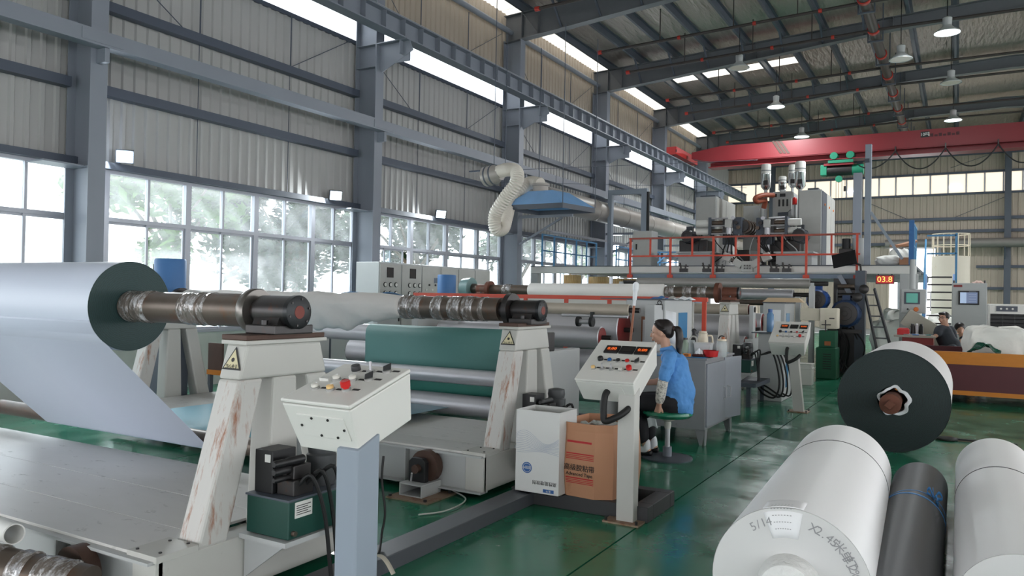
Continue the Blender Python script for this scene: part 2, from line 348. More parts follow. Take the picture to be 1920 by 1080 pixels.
for (xa, xb, z0, z1) in ((-4, -2.2, 6.6, 5.7), (2, -.5, 6.7, 5.6), (2, -.4, 8.9, 8.1)):
    MB().cyl((xa, YB-.12, z0), (xb, YB-.12, z1), .012, n=6).build('brace_rod', girtm, wb)
# ---- right and front walls, outside the picture: unglazed gaps, left open to brighten the hall
wr = struct(MB().box((XR, YF, 0), (XR+.24, YB, .9)).build('wall_right', mat('plaster', (1,1,1))))
MB().box((XR, YF, 3.6), (XR+.06, YB, 6.8)).build('cladding_sheet', clad, wr); MB().box((XR, YF, 7.7), (XR+.06, YB, 10.2)).build('cladding_sheet', clad, wr)
wf = struct(MB().box((XW, YF-.1, 3.0), (XR, YF, 10.4)).build('wall_front', clad))
# ---- roof
def ztop(x): return 9.30+.045*(x+11) if x < 1.5 else 9.86-.045*(x-1.5)
foil = bpy.data.materials.new('silver_foil_insulation'); foil.use_nodes = True; nt = foil.node_tree; N = nt.nodes; L = nt.links; p = N['Principled BSDF']
p.inputs['Base Color'].default_value = (*s(168,158,150), 1); p.inputs['Metallic'].default_value = .75; p.inputs['Roughness'].default_value = .42
tx = N.new('ShaderNodeTexCoord'); mp = N.new('ShaderNodeMapping'); mp.inputs['Scale'].default_value = (5, .9, 1); L.new(tx.outputs['Object'], mp.inputs[0])
n1 = N.new('ShaderNodeTexNoise'); n1.inputs['Scale'].default_value = 1.6; n1.inputs['Detail'].default_value = 5; L.new(mp.outputs[0], n1.inputs['Vector'])
bb = N.new('ShaderNodeBump'); bb.inputs['Strength'].default_value = .7; bb.inputs['Distance'].default_value = .12; L.new(n1.outputs['Fac'], bb.inputs['Height']); L.new(bb.outputs[0], p.inputs['Normal'])
PX = [-10.35+1.13*k for k in range(10)]+[1.5+.9+1.3*k for k in range(9)]
sky1 = glass('translucent_roof_sheet', 2., (1,.97,.92)); sky1.node_tree.nodes['Translucent BSDF'].inputs[0].default_value = (.6,.58,.54,1)
roof = struct(MB().add([(XW-.3, YF, ztop(XW)+.36), (1.5, YF, ztop(1.5)+.36), (1.5, YB, ztop(1.5)+.36), (XW-.3, YB, ztop(XW)+.36)], [(0,3,2,1)]).build('ceiling', foil)) if 0 else None
roof = struct(MB().prism([(1.5, YF, ztop(1.5)+.3), (1.7, YF, ztop(1.7)+.3), (1.7, YF, ztop(1.7)+.34), (1.5, YF, ztop(1.5)+.34)], (0, YB-YF, 0)).build('ceiling', steeld))
def roofpanel(x0, x1, y0, y1, m, nm): MB().prism([(x0, y0, ztop(x0)+.22), (x1, y0, ztop(x1)+.22), (x1, y0, ztop(x1)+.27), (x0, y0, ztop(x0)+.27)], (0, y1-y0, 0)).build(nm, m, roof)
RY = [YF]+[c+.12 for c in COLY[0:8]]+[YB]
yr = YF
edges = [YF, COLY[1]+.12, COLY[2]+.12, COLY[3]+.12, COLY[4]+.12, COLY[5]+.12, COLY[6]+.12, COLY[7]+.12]
for i in range(len(RY)-1):
    y0, y1 = RY[i], RY[i+1]
    if y1-y0 < .2: continue
    for k in range(len(PX)-1):
        x0, x1 = PX[k], PX[k+1]
        if i == 6 and 1 <= k <= 4:    # short roof light between two rafters
            roofpanel(x0, x1, y0, y0+2.7, foil, 'insulation_panel'); roofpanel(x0, x1, y0+2.7, y0+3.45, sky1, 'skylight_sheet'); roofpanel(x0, x1, y0+3.45, y1, foil, 'insulation_panel')
        elif x0 > 3.4 and k % 3: roofpanel(x0, x1, y0, y0+1.8, foil, 'insulation_panel'); roofpanel(x0, x1, y0+1.8, y0+4.2, sky1, 'skylight_sheet'); roofpanel(x0, x1, y0+4.2, y1, foil, 'insulation_panel')  # roof lights added on the unseen right slope to brighten the hall
        else: roofpanel(x0, x1, y0, y1, foil, 'insulation_panel')
    q = 5
    for k in range(q): roofpanel(XW-.3, PX[0], y0+(y1-y0)*k/q, y0+(y1-y0)*(k+1)/q-.03, sky1, 'skylight_sheet')
    roofpanel(PX[-1], XR+.3, y0, y1, sky1, 'skylight_sheet')
for x in PX: MB().box((x-.035, YF, ztop(x)), (x+.035, YB, ztop(x)+.2)).box((x-.1, YF, ztop(x)+.2), (x+.1, YB, ztop(x)+.22)).build('purlin', steeld, roof)
# rafters
rn = ['behind the camera', 'above the camera', 'nearest in view, joining the third column', 'second in view, joining the fourth column', 'third in view, joining the fifth column', 'fourth in view, just above the red crane']
rm = mat('rafter_steel', s(96,99,103), .5)
for k, yc in enumerate(COLY[2:8]):
    y = yc+.12
    lo = lambda x: 8.58+.087*(x+10.8) if x < -1.7 else (9.37+.03*(x+1.7) if x < 1.5 else 9.47-.05*(x-1.5))
    t = thing('roof_rafter', 'tapered grey steel roof rafter '+(rn[k] if k < 6 else 'at the end'), 'beam', (-5, y, 8.9), 'steel roof rafters')
    X_ = [-10.95, -9.5, -1.7, 1.5, XR]
    for q in range(4):
        a, b = X_[q], X_[q+1]
        MB().hexa([(a, y-.006, lo(a)), (b, y-.006, lo(b)), (b, y+.006, lo(b)), (a, y+.006, lo(a))], [(a, y-.006, ztop(a)), (b, y-.006, ztop(b)), (b, y+.006, ztop(b)), (a, y+.006, ztop(a))]).build('web', rm, t)
        MB().bar((a, y, lo(a)), (b, y, lo(b)), .25, .02).build('bottom_flange', rm, t); MB().bar((a, y, ztop(a)), (b, y, ztop(b)), .25, .02).build('top_flange', rm, t)
    for x in (-9.9, -10.4, -5.5, -1.7): MB().box((x-.008, y-.12, lo(x)), (x+.008, y+.12, ztop(x))).build('stiffener', rm, t)
    MB().bar((-10.35, y-.1, ztop(-10.4)-.05), (-9.9, y-.1, lo(-9.9)+.05), .012, .05, (0,1,0)).build('stiffener', rm, t)
    for x in PX[1:8:1]: MB().bar((x, y-.7, ztop(x)+.02), (x, y-.05, lo(x)+.05), .05, .05).build('fly_brace', steeld, t)
# ================================================================== unwinding stands, rolls and web in the foreground
decal_k = mat('black_print', s(34,32,32), .6, var=.02); decal_r = mat('red_print', s(176,40,44), .6, var=.05); decal_b = mat('blue_print', s(48,92,150), .6, var=.05)
paper = mat('white_paper', s(226,228,232), .6, var=.02)
rustpaint = mat('white_paint_with_rust_streaks', s(192,190,186), .5, 0, .05, 3., dirt=s(150,98,70), amt=.4, dscale=3.4, stretch=(7,4,.8))
deckm = mat('scuffed_white_deck_plate', s(198,196,193), .4, .0, .06, 3., dirt=s(96,92,86), amt=.25, dscale=5., stretch=(1,2.4,1))
brownp = mat('brown_rusted_plate', s(82,62,54), .6, .3, .2, 8.)
greent = mat('dark_green_tank_paint', s(24,66,58), .4, 0, .08)
tape = mat('clear_stretch_film', s(112,104,98), .2, .2, .5, 30., dirt=s(190,190,193), amt=.45, dscale=22., bump=.9, bscale=30., spec=.8, stretch=(1,.5,.5))
yel = mat('faded_yellow_sticker', s(206,196,160), .6)
def warn(pos, xd, yd, sz, parent):      # triangular hand-crush warning sticker
    xd = Vector(xd).normalized(); yd = Vector(yd).normalized(); n = xd.cross(yd); pos = Vector(pos)
    def tri(k, off): c = pos+n*off; return [c+xd*(-.58*k*sz)-yd*(.4*k*sz), c+xd*(.58*k*sz)-yd*(.4*k*sz), c+yd*(.62*k*sz)]
    o = MB().prism(tri(1, .001), n*.002).build('warning_sticker', decal_k, parent)
    MB().prism(tri(.8, .0031), n*.001).build('sticker_face', yel, o)
    text('sticker_text', '当心夹手', decal_k, pos+n*.0045-yd*sz*.26, sz*.19, xd, yd, o)
    MB().prism([pos+n*.0042+xd*(.1*math.cos(a)*sz)+yd*(.1*math.sin(a)*sz+.04*sz) for a in [k*math.pi/4 for k in range(8)]], n*.001).build('sticker_symbol', decal_k, o)
def half_stand(t, y0, X, th, zb, zh, zt, far=False):   # head and three legs, th thickness in X
    xa, xb = X-th, X
    def leg(yb0, yb1, yt0, yt1, nm, m, b=.015):
        fixn(MB().hexa([(xa,yb0,zb),(xb,yb0,zb),(xb,yb1,zb),(xa,yb1,zb)], [(xa,yt0,zh),(xb,yt0,zh),(xb,yt1,zh),(xa,yt1,zh)]).build(nm, m, t, b))
    tp = .265; sl = (.55-tp)/(zt-zb); q = tp+sl*(zt-zh)
    fixn(MB().hexa([(xa,y0-q,zh),(xb,y0-q,zh),(xb,y0+q,zh),(xa,y0+q,zh)], [(xa,y0-tp,zt),(xb,y0-tp,zt),(xb,y0+tp,zt),(xa,y0+tp,zt)]).build('head_block', mwhite, t, .012))
    leg(y0-.55, y0-.37, y0-q, y0-q+.16, 'near_leg', rustpaint); leg(y0+.37, y0+.55, y0+q-.16, y0+q, 'far_leg', mwhite)
    leg(y0-.12, y0+.12, y0-.085, y0+.085, 'middle_leg', mwhite)
    MB().box((xa-.01, y0-tp-.03, zt), (xb+.02, y0+tp+.03, zt+.022)).build('cap_plate', mwhite, t, .004)
    MB().box((xa-.02, y0-tp-.02, zt+.022), (xb+.01, y0+tp+.02, zt+.05)).build('rust_plate', brownp, t, .004)
def stand_pair(y0, label, dz=0, XA=-3.2, group='unwinding stands', far=True, wheel=True):
    t = thing('unwind_stand', label, 'machine stand', (XA-2.4, y0, 0), group)
    zb, zh, zt = .33, 1.14, 1.32+dz
    half_stand(t, y0, XA, .16, zb, zh+dz, zt)
    if far: half_stand(t, y0, XA-4.78, .16, .2, zh+dz, zt)
    nrm = Vector((0, -1, .28)).normalized()
    warn((XA-.075, y0-.292-.002, zt-.085), (1,0,0), (0,.28,1), .12, t)
    # carriage under it
    for (a, b) in ((-.78, -.43), (-.43, .02), (.02, .62)):
        MB().box((XA-4.7, y0+a+.002, .345), (XA-.16 if a < -.5 else XA-.17, y0+b-.002, .36)).build('deck_plate', deckm, t, .002)
    MB().box((XA-.2, y0-.79, .335), (XA+.02, y0-.56, .368)).build('corner_plate', mwhite, t, .003)
    for q in ((-.16, -.76), (-.02, -.74), (-.14, -.6), (-.03, -.58)): MB().cyl((XA+q[0], y0+q[1], .368), (XA+q[0], y0+q[1], .374), .008, n=6).build('bolt', darkiron, t)
    for yy in (-.76, .58):
        MB().box((XA-4.75, y0+yy, .06), (XA, y0+yy+.02, .33)).build('side_beam_web', mgrey, t)
        MB().box((XA-4.75, y0+yy-.06, .33), (XA, y0+yy+.05, .345)).box((XA-4.75, y0+yy-.06, .05), (XA, y0+yy+.05, .063)).build('side_beam_flange', mgrey, t)
        for k in range(5): MB().box((XA-.75-.9*k, y0+yy-.055, .063), (XA-.735-.9*k, y0+yy, .33)).build('stiffener', mgrey, t)
    MB().box((XA-.17, y0-.78, .06), (XA, y0+.6, .335)).build('end_block', mwhite, t, .006)
    MB().cyl((XA-.5, y0-.88, .22), (XA-.5, y0-.8, .22), .13, n=24).cyl((XA-.5, y0-1.0, .22), (XA-.5, y0-.7, .22), .035, n=12).build('wheel', brownp, t)
    return t
def bearing(y0, z0, label, XA=-3.2, m=darkiron, r=.088, grp='shaft bearings'):
    t = thing('bearing_block', label, 'bearing', (XA-.1, y0, z0-.12), grp)
    MB().box((XA-.17, y0-.14, z0-.12), (XA+.06, y0+.14, z0-.07)).build('base', m, t, .006)
    fixn(MB().hexa([(XA-.16,y0-.1,z0-.07),(XA+.03,y0-.1,z0-.07),(XA+.03,y0+.1,z0-.07),(XA-.16,y0+.1,z0-.07)], [(XA-.16,y0-.07,z0),(XA+.03,y0-.07,z0),(XA+.03,y0+.07,z0),(XA-.16,y0+.07,z0)]).build('saddle', m, t))
    MB().cyl((XA-.18, y0, z0), (XA+.06, y0, z0), r, n=32).build('housing', m, t, .004)
    c = MB().lathe((XA+.06, y0, z0), (1,0,0), [(0, r+.004), (.03, r+.004), (.034, r-.004)], 32).build('end_cap', mat('black_end_cap', s(40,42,44), .35, .5), t)
    MB().cyl((XA+.094, y0, z0), (XA+.096, y0, z0), .036, n=20).build('red_centre', mat('dull_red_plug', s(120,58,50), .6), t)
    for k in range(6):
        a = k*math.pi/3+.3; MB().cyl((XA+.092, y0+.074*math.cos(a), z0+.074*math.sin(a)), (XA+.098, y0+.074*math.cos(a), z0+.074*math.sin(a)), .007, n=6).build('bolt', darkiron, t)
    for yy in (-.12, .12): MB().cyl((XA-.04, y0+yy, z0-.07), (XA-.04, y0+yy, z0-.045), .018, n=6).build('bolt', darkiron, t)
    return t
Y1, Z1 = 3.09, 1.49; Y2, Z2 = 5.95, 1.478
stand_pair(Y1, 'white rust-streaked unwinding stand nearest the camera, beside the big grey-white roll')
stand_pair(Y2, 'white rust-streaked unwinding stand behind the white carton, second from the camera')
bearing(Y1, Z1, 'dark iron bearing with red centre on top of the nearest stand')
bearing(Y2, Z2, 'dark iron bearing on top of the second stand', grp='shaft bearings')
bearing(Y1, Z1, 'dark iron bearing on the far side of the nearest stand', XA=-8.0)
bearing(Y2, Z2, 'dark iron bearing behind the big roll on the far stand', XA=-8.0)
# --- shafts
def bands(t, y0, z0, r, xs, m=tape):
    for (a, b, e) in xs:
        n = 5; pr = [(0, r)]+[((b-a)*(k+.5)/n, r+e*rnd.uniform(.4, 1.3)) for k in range(n)]+[(b-a, r)]
        MB().lathe((a, y0, z0), (1,0,0), pr, 28, False).build('film_band', m, t)
t = thing('roll_shaft', 'thick brown steel shaft with taped bands carrying the big grey-white roll', 'shaft', (-4, Y1, Z1))
MB().cyl((-8.0, Y1, Z1), (-3.5, Y1, Z1), .095, n=32).build('shaft_tube', rawsteel, t)
MB().cyl((-3.5, Y1, Z1), (-3.38, Y1, Z1), .07, n=28).build('journal', darkiron, t)
MB().lathe((-3.475, Y1, Z1), (1,0,0), [(0,.08),(0,.12),(.008,.125),(.05,.125),(.056,.12),(.056,.08)], 40).build('guide_flange', mat('grey_machined_flange', s(120,116,112), .35, .8, .15), t)
bands(t, Y1, Z1, .095, [(-4.58,-4.33,.007),(-4.02,-3.86,.005),(-3.84,-3.78,.004)])
ringm = bpy.data.materials.new('wound_dark_green_edge'); ringm.use_nodes = True; nt = ringm.node_tree; N = nt.nodes; L = nt.links; p = N['Principled BSDF']; p.inputs['Roughness'].default_value = .6
def rings(m, axis, ca, cb, sc):
    nt = m.node_tree; N = nt.nodes; L = nt.links; p = N['Principled BSDF']
    tx = N.new('ShaderNodeTexCoord'); wv = N.new('ShaderNodeTexWave'); wv.wave_type = 'RINGS'; wv.rings_direction = axis; wv.inputs['Scale'].default_value = sc; wv.inputs['Distortion'].default_value = 5.; wv.inputs['Detail'].default_value = 5; wv.inputs['Detail Scale'].default_value = 3
    L.new(tx.outputs['Object'], wv.inputs['Vector']); mx = N.new('ShaderNodeMix'); mx.data_type = 'RGBA'; mx.inputs[6].default_value = (*ca, 1); mx.inputs[7].default_value = (*cb, 1)
    L.new(wv.outputs['Fac'], mx.inputs[0]); L.new(mx.outputs[2], p.inputs['Base Color'])
rings(ringm, 'X', s(26,50,50), s(36,61,61), 26)
ringy = bpy.data.materials.new('wound_dark_green_edge_y'); ringy.use_nodes = True; ringy.node_tree.nodes['Principled BSDF'].inputs['Roughness'].default_value = .6; rings(ringy, 'Y', s(10,27,27), s(24,44,44), 22)
webm = mat('white_membrane', s(196,204,220), .45, 0, .02, 1.)
XF = -4.58; XL = -6.62; RR = .285
t = thing('membrane_roll', 'large grey-white membrane roll with dark green edge on the nearest shaft', 'roll', (-5.6, Y1, Z1))
MB().lathe((XL, Y1, Z1), (1,0,0), [(0,RR),(XF-XL,RR)], 64, False).build('wound_membrane', webm, t)
MB().lathe((XL, Y1, Z1), (1,0,0), [(0,.097),(0,RR-.0005)], 64, False).build('edge_face', ringm, t)
MB().lathe((XF, Y1, Z1), (1,0,0), [(0,.097),(.002,.12),(.001,.2),(.003,.24),(0,RR-.001)], 64, False).build('edge_face', ringm, t)
# web hanging to the idler
ic = (3.76, .53); ir = .062
def webprof():
    d = Vector((ic[0]-Y1, ic[1]-Z1)).normalized(); n = Vector((-abs(d.y), -abs(d.x))); a0 = math.atan2(n.y, n.x)
    pts = [(Y1+RR*math.cos(a0-.5+.1*k)*1.004, Z1+RR*math.sin(a0-.5+.1*k)*1.004) for k in range(0, 1)]
    p0 = Vector((Y1, Z1))+n*(RR+.001); p1 = Vector(ic)+n*(ir+.002)
    pr = [Vector((Y1+(RR+.0008)*math.cos(a0-.06*k), Z1+(RR+.0008)*math.sin(a0-.06*k))) for k in range(5, 0, -1)]+[p0.lerp(p1, k/8) for k in range(9)]
    a = math.atan2(n.y, n.x); a = a if a > 0 else a+2*math.pi
    pr += [Vector(ic)+Vector((math.cos(a+(1.5*math.pi-a)*k/5), math.sin(a+(1.5*math.pi-a)*k/5)))*(ir+.002) for k in range(1, 6)]
    pr += [Vector((ic[0]+.3, ic[1]-ir-.002)), Vector((6.6, .45))]
    return pr
PR = webprof()
def sheet(pr, x0, x1, th, nm, m, par=None):
    n = len(pr); b = MB(); vs = []
    for q in pr: vs += [(x0, q[0], q[1]), (x1, q[0], q[1])]
    b.add(vs, [(2*k, 2*k+1, 2*k+3, 2*k+2) for k in range(n-1)], True); o = b.build(nm, m, par)
    sd = o.modifiers.new('solid', 'SOLIDIFY'); sd.thickness = th; sd.offset = 0; return o
tealm = mat('teal_green_membrane', s(66,134,122), .5, 0, .04, 40.)
tag(sheet(PR[:-2], XL, XF, .002, 'membrane_web', webm), 'grey-white membrane sheet slanting down from the big roll to the floor rollers', 'sheet')
tag(sheet([(ic[0], ic[1]-ir-.006), (4.4, .45), (6.9, .43)], XL, XF, .002, 'membrane_web', mat('pale_teal_membrane', s(120,168,184), .35, 0, .04, 3.)), 'pale teal membrane sheet running flat just above the floor behind the first stand', 'sheet')
def roller(y, z, r, x0, x1, label, m=chrome, rj=.03, jl=.12, grp='line rollers', cm=None, nm='roller'):
    t = thing(nm, label, 'roller', ((x0+x1)/2, y, z), grp)
    MB().lathe((x0, y, z), (1,0,0), [(0,r-.01),(.01,r),(x1-x0-.01,r),(x1-x0,r-.01)], 40, False).build('roller_face', m, t)
    for (xx, sg) in ((x0, -1), (x1, 1)):
        MB().cyl((xx-.002*sg, y, z), (xx+.004*sg, y, z), r-.01, n=32).build('end_disc', cm or darkiron, t); MB().cyl((xx, y, z), (xx+jl*sg, y, z), rj, n=14).build('journal', darkiron, t)
    return t
roller(ic[0], ic[1], ir, -7.4, -4.1, 'thin brown steel idler roller under the slanting grey-white sheet', rawsteel)
roller(6.95, 1.15, .098, -6.72, -3.7, 'upper steel roller carrying the green membrane behind the second shaft')
roller(7.45, .88, .165, -6.55, -3.7, 'fat silver roller left of the hanging green membrane')
roller(6.75, .755, .08, -7.0, -3.65, 'long silver roller crossing in front of the green membrane, at mid height')
roller(6.8, .45, .11, -6.6, -3.65, 'low silver roller just above the deck of the second stand')
t = thing('membrane_web', 'dark teal green membrane hanging over the upper steel roller behind the second shaft', 'sheet', (-4.9, 6.9, .9))
pr = [(6.95+.101*math.cos(a), 1.15+.101*math.sin(a)) for a in [R(20+16*k) for k in range(11)]]
pr = pr[:-1]+[(6.848, 1.13), (6.85, .9), (6.84, .76)]
sheet(pr, -5.85, -3.8, .002, 'front_sheet', mat('green_membrane', s(76,122,118), .6, 0, .05, 60.), t)
sheet([(6.98, .95), (6.98, .35)], -5.84, -3.75, .002, 'rear_sheet', tealm, t)
for (x, lb) in ((-7.25, 'grey side frame holding the rollers behind the nearest stand'), (-3.62, 'grey side frame holding the rollers behind the second stand')):
    t = thing('roller_stand', lb, 'machine frame', (x, 7.1, 0))
    MB().box((x-.06, 6.6, 0), (x+.06, 7.7, 1.05)).build('side_plate', mgrey, t, .01); MB().box((x-.1, 6.55, 0), (x+.1, 7.75, .08)).build('foot', steeld, t)
    MB().box((x-.08, 6.85, 1.05), (x+.08, 7.05, 1.24)).build('bearing', darkiron, t, .01)
# shaft 2 with slack white cloth
t = thing('roll_shaft', 'taped dark steel shaft with end flange on the second stand', 'shaft', (-5, Y2, Z2))
MB().cyl((-8.0, Y2, Z2), (-3.52, Y2, Z2), .105, n=32).build('shaft_tube', rawsteel, t)
MB().cyl((-3.52, Y2, Z2), (-3.38, Y2, Z2), .07, n=28).build('journal', darkiron, t)
MB().lathe((-3.45, Y2, Z2), (1,0,0), [(0,.08),(0,.145),(.05,.145),(.05,.08)], 40).build('guide_flange', darkiron, t)
MB().lathe((-7.9, Y2, Z2), (1,0,0), [(0,.08),(0,.145),(.05,.145),(.05,.08)], 40).build('guide_flange', darkiron, t)
bands(t, Y2, Z2, .105, [(-4.62,-4.5,.012),(-4.5,-4.36,.008),(-4.24,-4.12,.009),(-4.05,-3.92,.007),(-3.9,-3.78,.01),(-3.72,-3.67,.006)])
clothm = mat('crumpled_white_cloth', s(206,202,198), .7, 0, .04, 3., bump=.5, bscale=9.)
def clothf(u, v):
    x = -7.75+u*(7.75-4.6); a = v*2*math.pi; r = .122+.006*math.sin(x*9+a*2)
    k = math.exp(-((x+5.5)/.42)**2)*.13+math.exp(-((x+6.3)/.5)**2)*.05
    dn = max(0, -math.sin(a))
    if u > .9: r -= (u-.9)/.1*.014
    wr = (.016*math.sin(14*x+6*math.sin(a))+.008*math.sin(31*x-9*math.sin(a)))*(.25+dn)*(.35+k*6)
    return (x, Y2+math.cos(a)*(r+wr*.5), Z2+math.sin(a)*(r+wr)-k*dn**1.5)
o = MB().grid(clothf, 70, 40).build('cloth_roll', clothm); tag(o, 'slack crumpled off-white cloth wound on the second shaft, sagging underneath', 'cloth roll')
o.modifiers.new('solid', 'SOLIDIFY').thickness = .004
# --- hydraulic units
def hyd(x1, y0, z0, label, tall=True):
    t = thing('hydraulic_unit', label, 'hydraulic pump', (x1-.15, y0+.3, z0-.06))
    MB().box((x1-.3, y0, z0), (x1, y0+.55, z0+.19)).build('tank', greent, t, .006)
    MB().box((x1-.305, y0-.005, z0+.19), (x1+.005, y0+.555, z0+.2)).build('lid', steeld, t)
    MB().box((x1+.001, y0+.04, z0+.1), (x1+.003, y0+.16, z0+.18)).build('data_plate', mat('label_white', s(206,206,202), .5), t)
    for k in range(5): MB().box((x1+.003, y0+.05, z0+.115+.011*k), (x1+.0035, y0+.15-.02*(k%2), z0+.119+.011*k)).build('print_line', decal_k, t)
    MB().cyl((x1, y0+.03, z0+.03), (x1+.02, y0+.03, z0+.03), .014, n=8).build('drain_plug', rawsteel, t)
    v = MB().box((x1-.29, y0+.04, z0+.2), (x1-.16, y0+.2, z0+.42)).build('valve_box', black, t, .004)
    MB().box((x1-.215, y0+.037, z0+.36), (x1-.175, y0+.04, z0+.4)).build('tag', mat('label_white', (1,1,1)), v)
    b = MB().box((x1-.15, y0+.06, z0+.2), (x1-.03, y0+.2, z0+.28)).box((x1-.13, y0+.08, z0+.28), (x1-.05, y0+.2, z0+.35)).build('valve_block', darkiron, t, .005)
    for zz, rr_ in ((.33, .024), (.29, .018), (.37, .022)):
        MB().lathe((x1-.09, y0+.08, z0+zz), (0,-1,0), [(-.1,rr_),(0,rr_),(.02,rr_*.8),(.05,rr_*.9),(.09,rr_*.9),(.1,rr_*.6)], 14).build('solenoid', black, t)
    MB().lathe((x1-.13, y0+.36, z0+.2), (0,0,1), [(0,.075),(.02,.08),(.16,.08),(.17,.07),(.2,.075),(.24,.07),(.25,.03)], 20).build('motor', mat('dark_motor_grey', s(60,62,64), .5), t)
    for k in range(3):
        pts = spline([(x1-.05, y0+.1+.05*k, z0+.24), (x1+.02+.03*k, y0+.13+.05*k, z0+.3+.02*k), (x1+.05, y0+.2+.06*k, z0+.1), (x1+.06, y0+.25+.05*k, z0-.25)]); MB().tube(pts, .011, 8).build('hose', rubber, t)
    MB().box((x1-.32, y0-.03, z0-.03), (x1+.01, y0+.5, z0-.005)).build('shelf', mgrey, t)
    fixn(MB().prism([(x1-.31, y0, z0-.03), (x1-.02, y0, z0-.03), (x1-.31, y0, z0-.24)], (0,.012,0)).build('shelf_bracket', mgrey, t))
    return t
hyd(-2.88, 2.82, .36, 'dark green hydraulic tank with black valves beneath the nearest control box')
hyd(-2.88, 2.82+2.86, .36, 'dark green hydraulic unit with grey motor behind the white carton')
# --- control boxes on posts
def control_box(px_, y0, label, A, B, wdt, dep, ang, big, postm, lean=0., handle=False, post_w=(.1,.12), cover=False):
    t = thing('control_box', label, 'control box', (px_-wdt/2, y0, 0), 'operator control boxes')
    u = Vector((0, math.cos(ang), math.sin(ang))); n = Vector((0, -math.sin(ang), math.cos(ang))); X = Vector((1,0,0))
    A = Vector((px_-wdt, A[0], A[1])); Ln = B
    c = A+X*wdt/2+u*Ln/2
    def pt(a, b, h): return A+X*a+u*b+n*h      # a across, b up the panel, h out
    q = [pt(0,0,0), pt(wdt,0,0), pt(wdt,Ln,0), pt(0,Ln,0)]
    lo = [pt(.02,.03,-dep), pt(wdt-.02,.03,-dep), pt(wdt-.02,Ln-.02,-dep), pt(.02,Ln-.02,-dep)]
    fixn(MB().hexa(lo, [v-n*.02 for v in q]).build('housing', white, t, .006))
    fixn(MB().hexa([v-n*.016-X*.004*(1 if i in (0,3) else -1) for i, v in enumerate(q)], [v+X*(-.004 if i in (0,3) else .004) for i, v in enumerate(q)]).build('lid', white, t, .005))
    def plate(a0, a1, b0, b1, h, m, nm, par=t): return fixn(MB().hexa([pt(a0,b0,.0), pt(a1,b0,.0), pt(a1,b1,.0), pt(a0,b1,.0)], [pt(a0,b0,h), pt(a1,b0,h), pt(a1,b1,h), pt(a0,b1,h)]).build(nm, m, par))
    def knob(a, b, kind, k=1.):
        a *= wdt; b *= Ln; c0 = pt(a, b, 0); r = .02*k
        ring = MB().lathe(c0, n, [(0, r),(.008, r),(.01, r*.9)], 18).build('button_ring', mat('button_chrome', s(180,180,178), .3, .6), t)
        if kind in ('red', 'blue', 'green', 'white', 'amber', 'black'):
            col = dict(red=s(190,40,36), blue=s(40,96,160), green=s(50,130,70), white=s(216,214,206), amber=s(226,190,130), black=s(40,40,40))[kind]
            MB().lathe(c0+n*.008, n, [(0, r*.8),(.012, r*.8),(.015, r*.6)], 18).build('button', mat('button_'+kind, col, .35), t)
        elif kind == 'stop': MB().lathe(c0+n*.008, n, [(0, r*.7),(.008, r*.7),(.009, r*1.05),(.03, r*1.08),(.034, r*.9)], 20).build('stop_button', mat('stop_red', s(190,32,30), .35), t)
        elif kind == 'knob': MB().lathe(c0+n*.008, n, [(0, r*1.1),(.02, r*1.05),(.024, r*.9)], 20).build('knob', black, t)
        elif kind == 'sel':
            d = (X*.7+u*.7); e = n.cross(d); b0 = c0+n*.008
            fixn(MB().hexa([b0-d*r*.9-e*r*.3, b0+d*r*.9-e*r*.3, b0+d*r*.9+e*r*.3, b0-d*r*.9+e*r*.3], [b0-d*r*.6-e*r*.25+n*.02, b0+d*r*1.3-e*r*.25+n*.028, b0+d*r*1.3+e*r*.25+n*.028, b0-d*r*.6+e*r*.25+n*.02]).build('selector', black, t, .002))
        elif kind == 'tog': MB().cyl(c0+n*.008, c0+n*.045+u*.008, .005, .006, n=8).build('toggle', chrome, t)
        plate(a+r*1.1, a+r*2.9, b+r*.3, b+r*1.1, .001, decal_k, 'legend_plate')
    if big:
        for k, (a, lit) in enumerate(((.2, 1), (.47, 0), (.74, 1))):
            d = plate(a*wdt, a*wdt+.11, Ln*.66, Ln*.83, .012, black, 'display')
            fixn(MB().hexa([pt(a*wdt+.02,Ln*.7,.0121), pt(a*wdt+.09,Ln*.7,.0121), pt(a*wdt+.09,Ln*.79,.0121), pt(a*wdt+.02,Ln*.79,.0121)], [pt(a*wdt+.02,Ln*.7,.013), pt(a*wdt+.09,Ln*.7,.013), pt(a*wdt+.09,Ln*.79,.013), pt(a*wdt+.02,Ln*.79,.013)]).build('display_window', mat('amber_led_window', s(60,30,18), .3, emit=s(255,90,30), es=.008) if lit else mat('dark_led_window', s(40,38,36), .3), d))
            if lit: text('display_digits', '0.00', mat('led_digits', s(255,120,50), .4, emit=s(255,110,40), es=.12), pt(a*wdt+.055, Ln*.745, .0135), Ln*.08, X, u, d)
        for a, k in zip((.24,.4,.55,.71,.87), ('knob','blue','black','red','sel')): knob(a, .47, k, 1.)
        for a, k in zip((.2,.36,.52,.68,.83), ('amber','tog','tog','white','stop')): knob(a, .27, k, 1.)
    else:
        for a, b, k in ((.22,.3,'white'),(.45,.3,'amber'),(.66,.33,'stop'),(.3,.55,'white'),(.52,.58,'white'),(.72,.62,'sel'),(.37,.8,'knob'),(.57,.82,'tog'),(.78,.86,'sel')): knob(a, b, k, .95)
        plate(.08*wdt, .22*wdt, .5*Ln, .56*Ln, .012, mat('label_white', (1,1,1)), 'socket')
    # cover plate on the lower front
    fd = (lo[0]-q[0]).normalized(); fn = X.cross(-fd).normalized()
    if fn.y > 0: fn = -fn
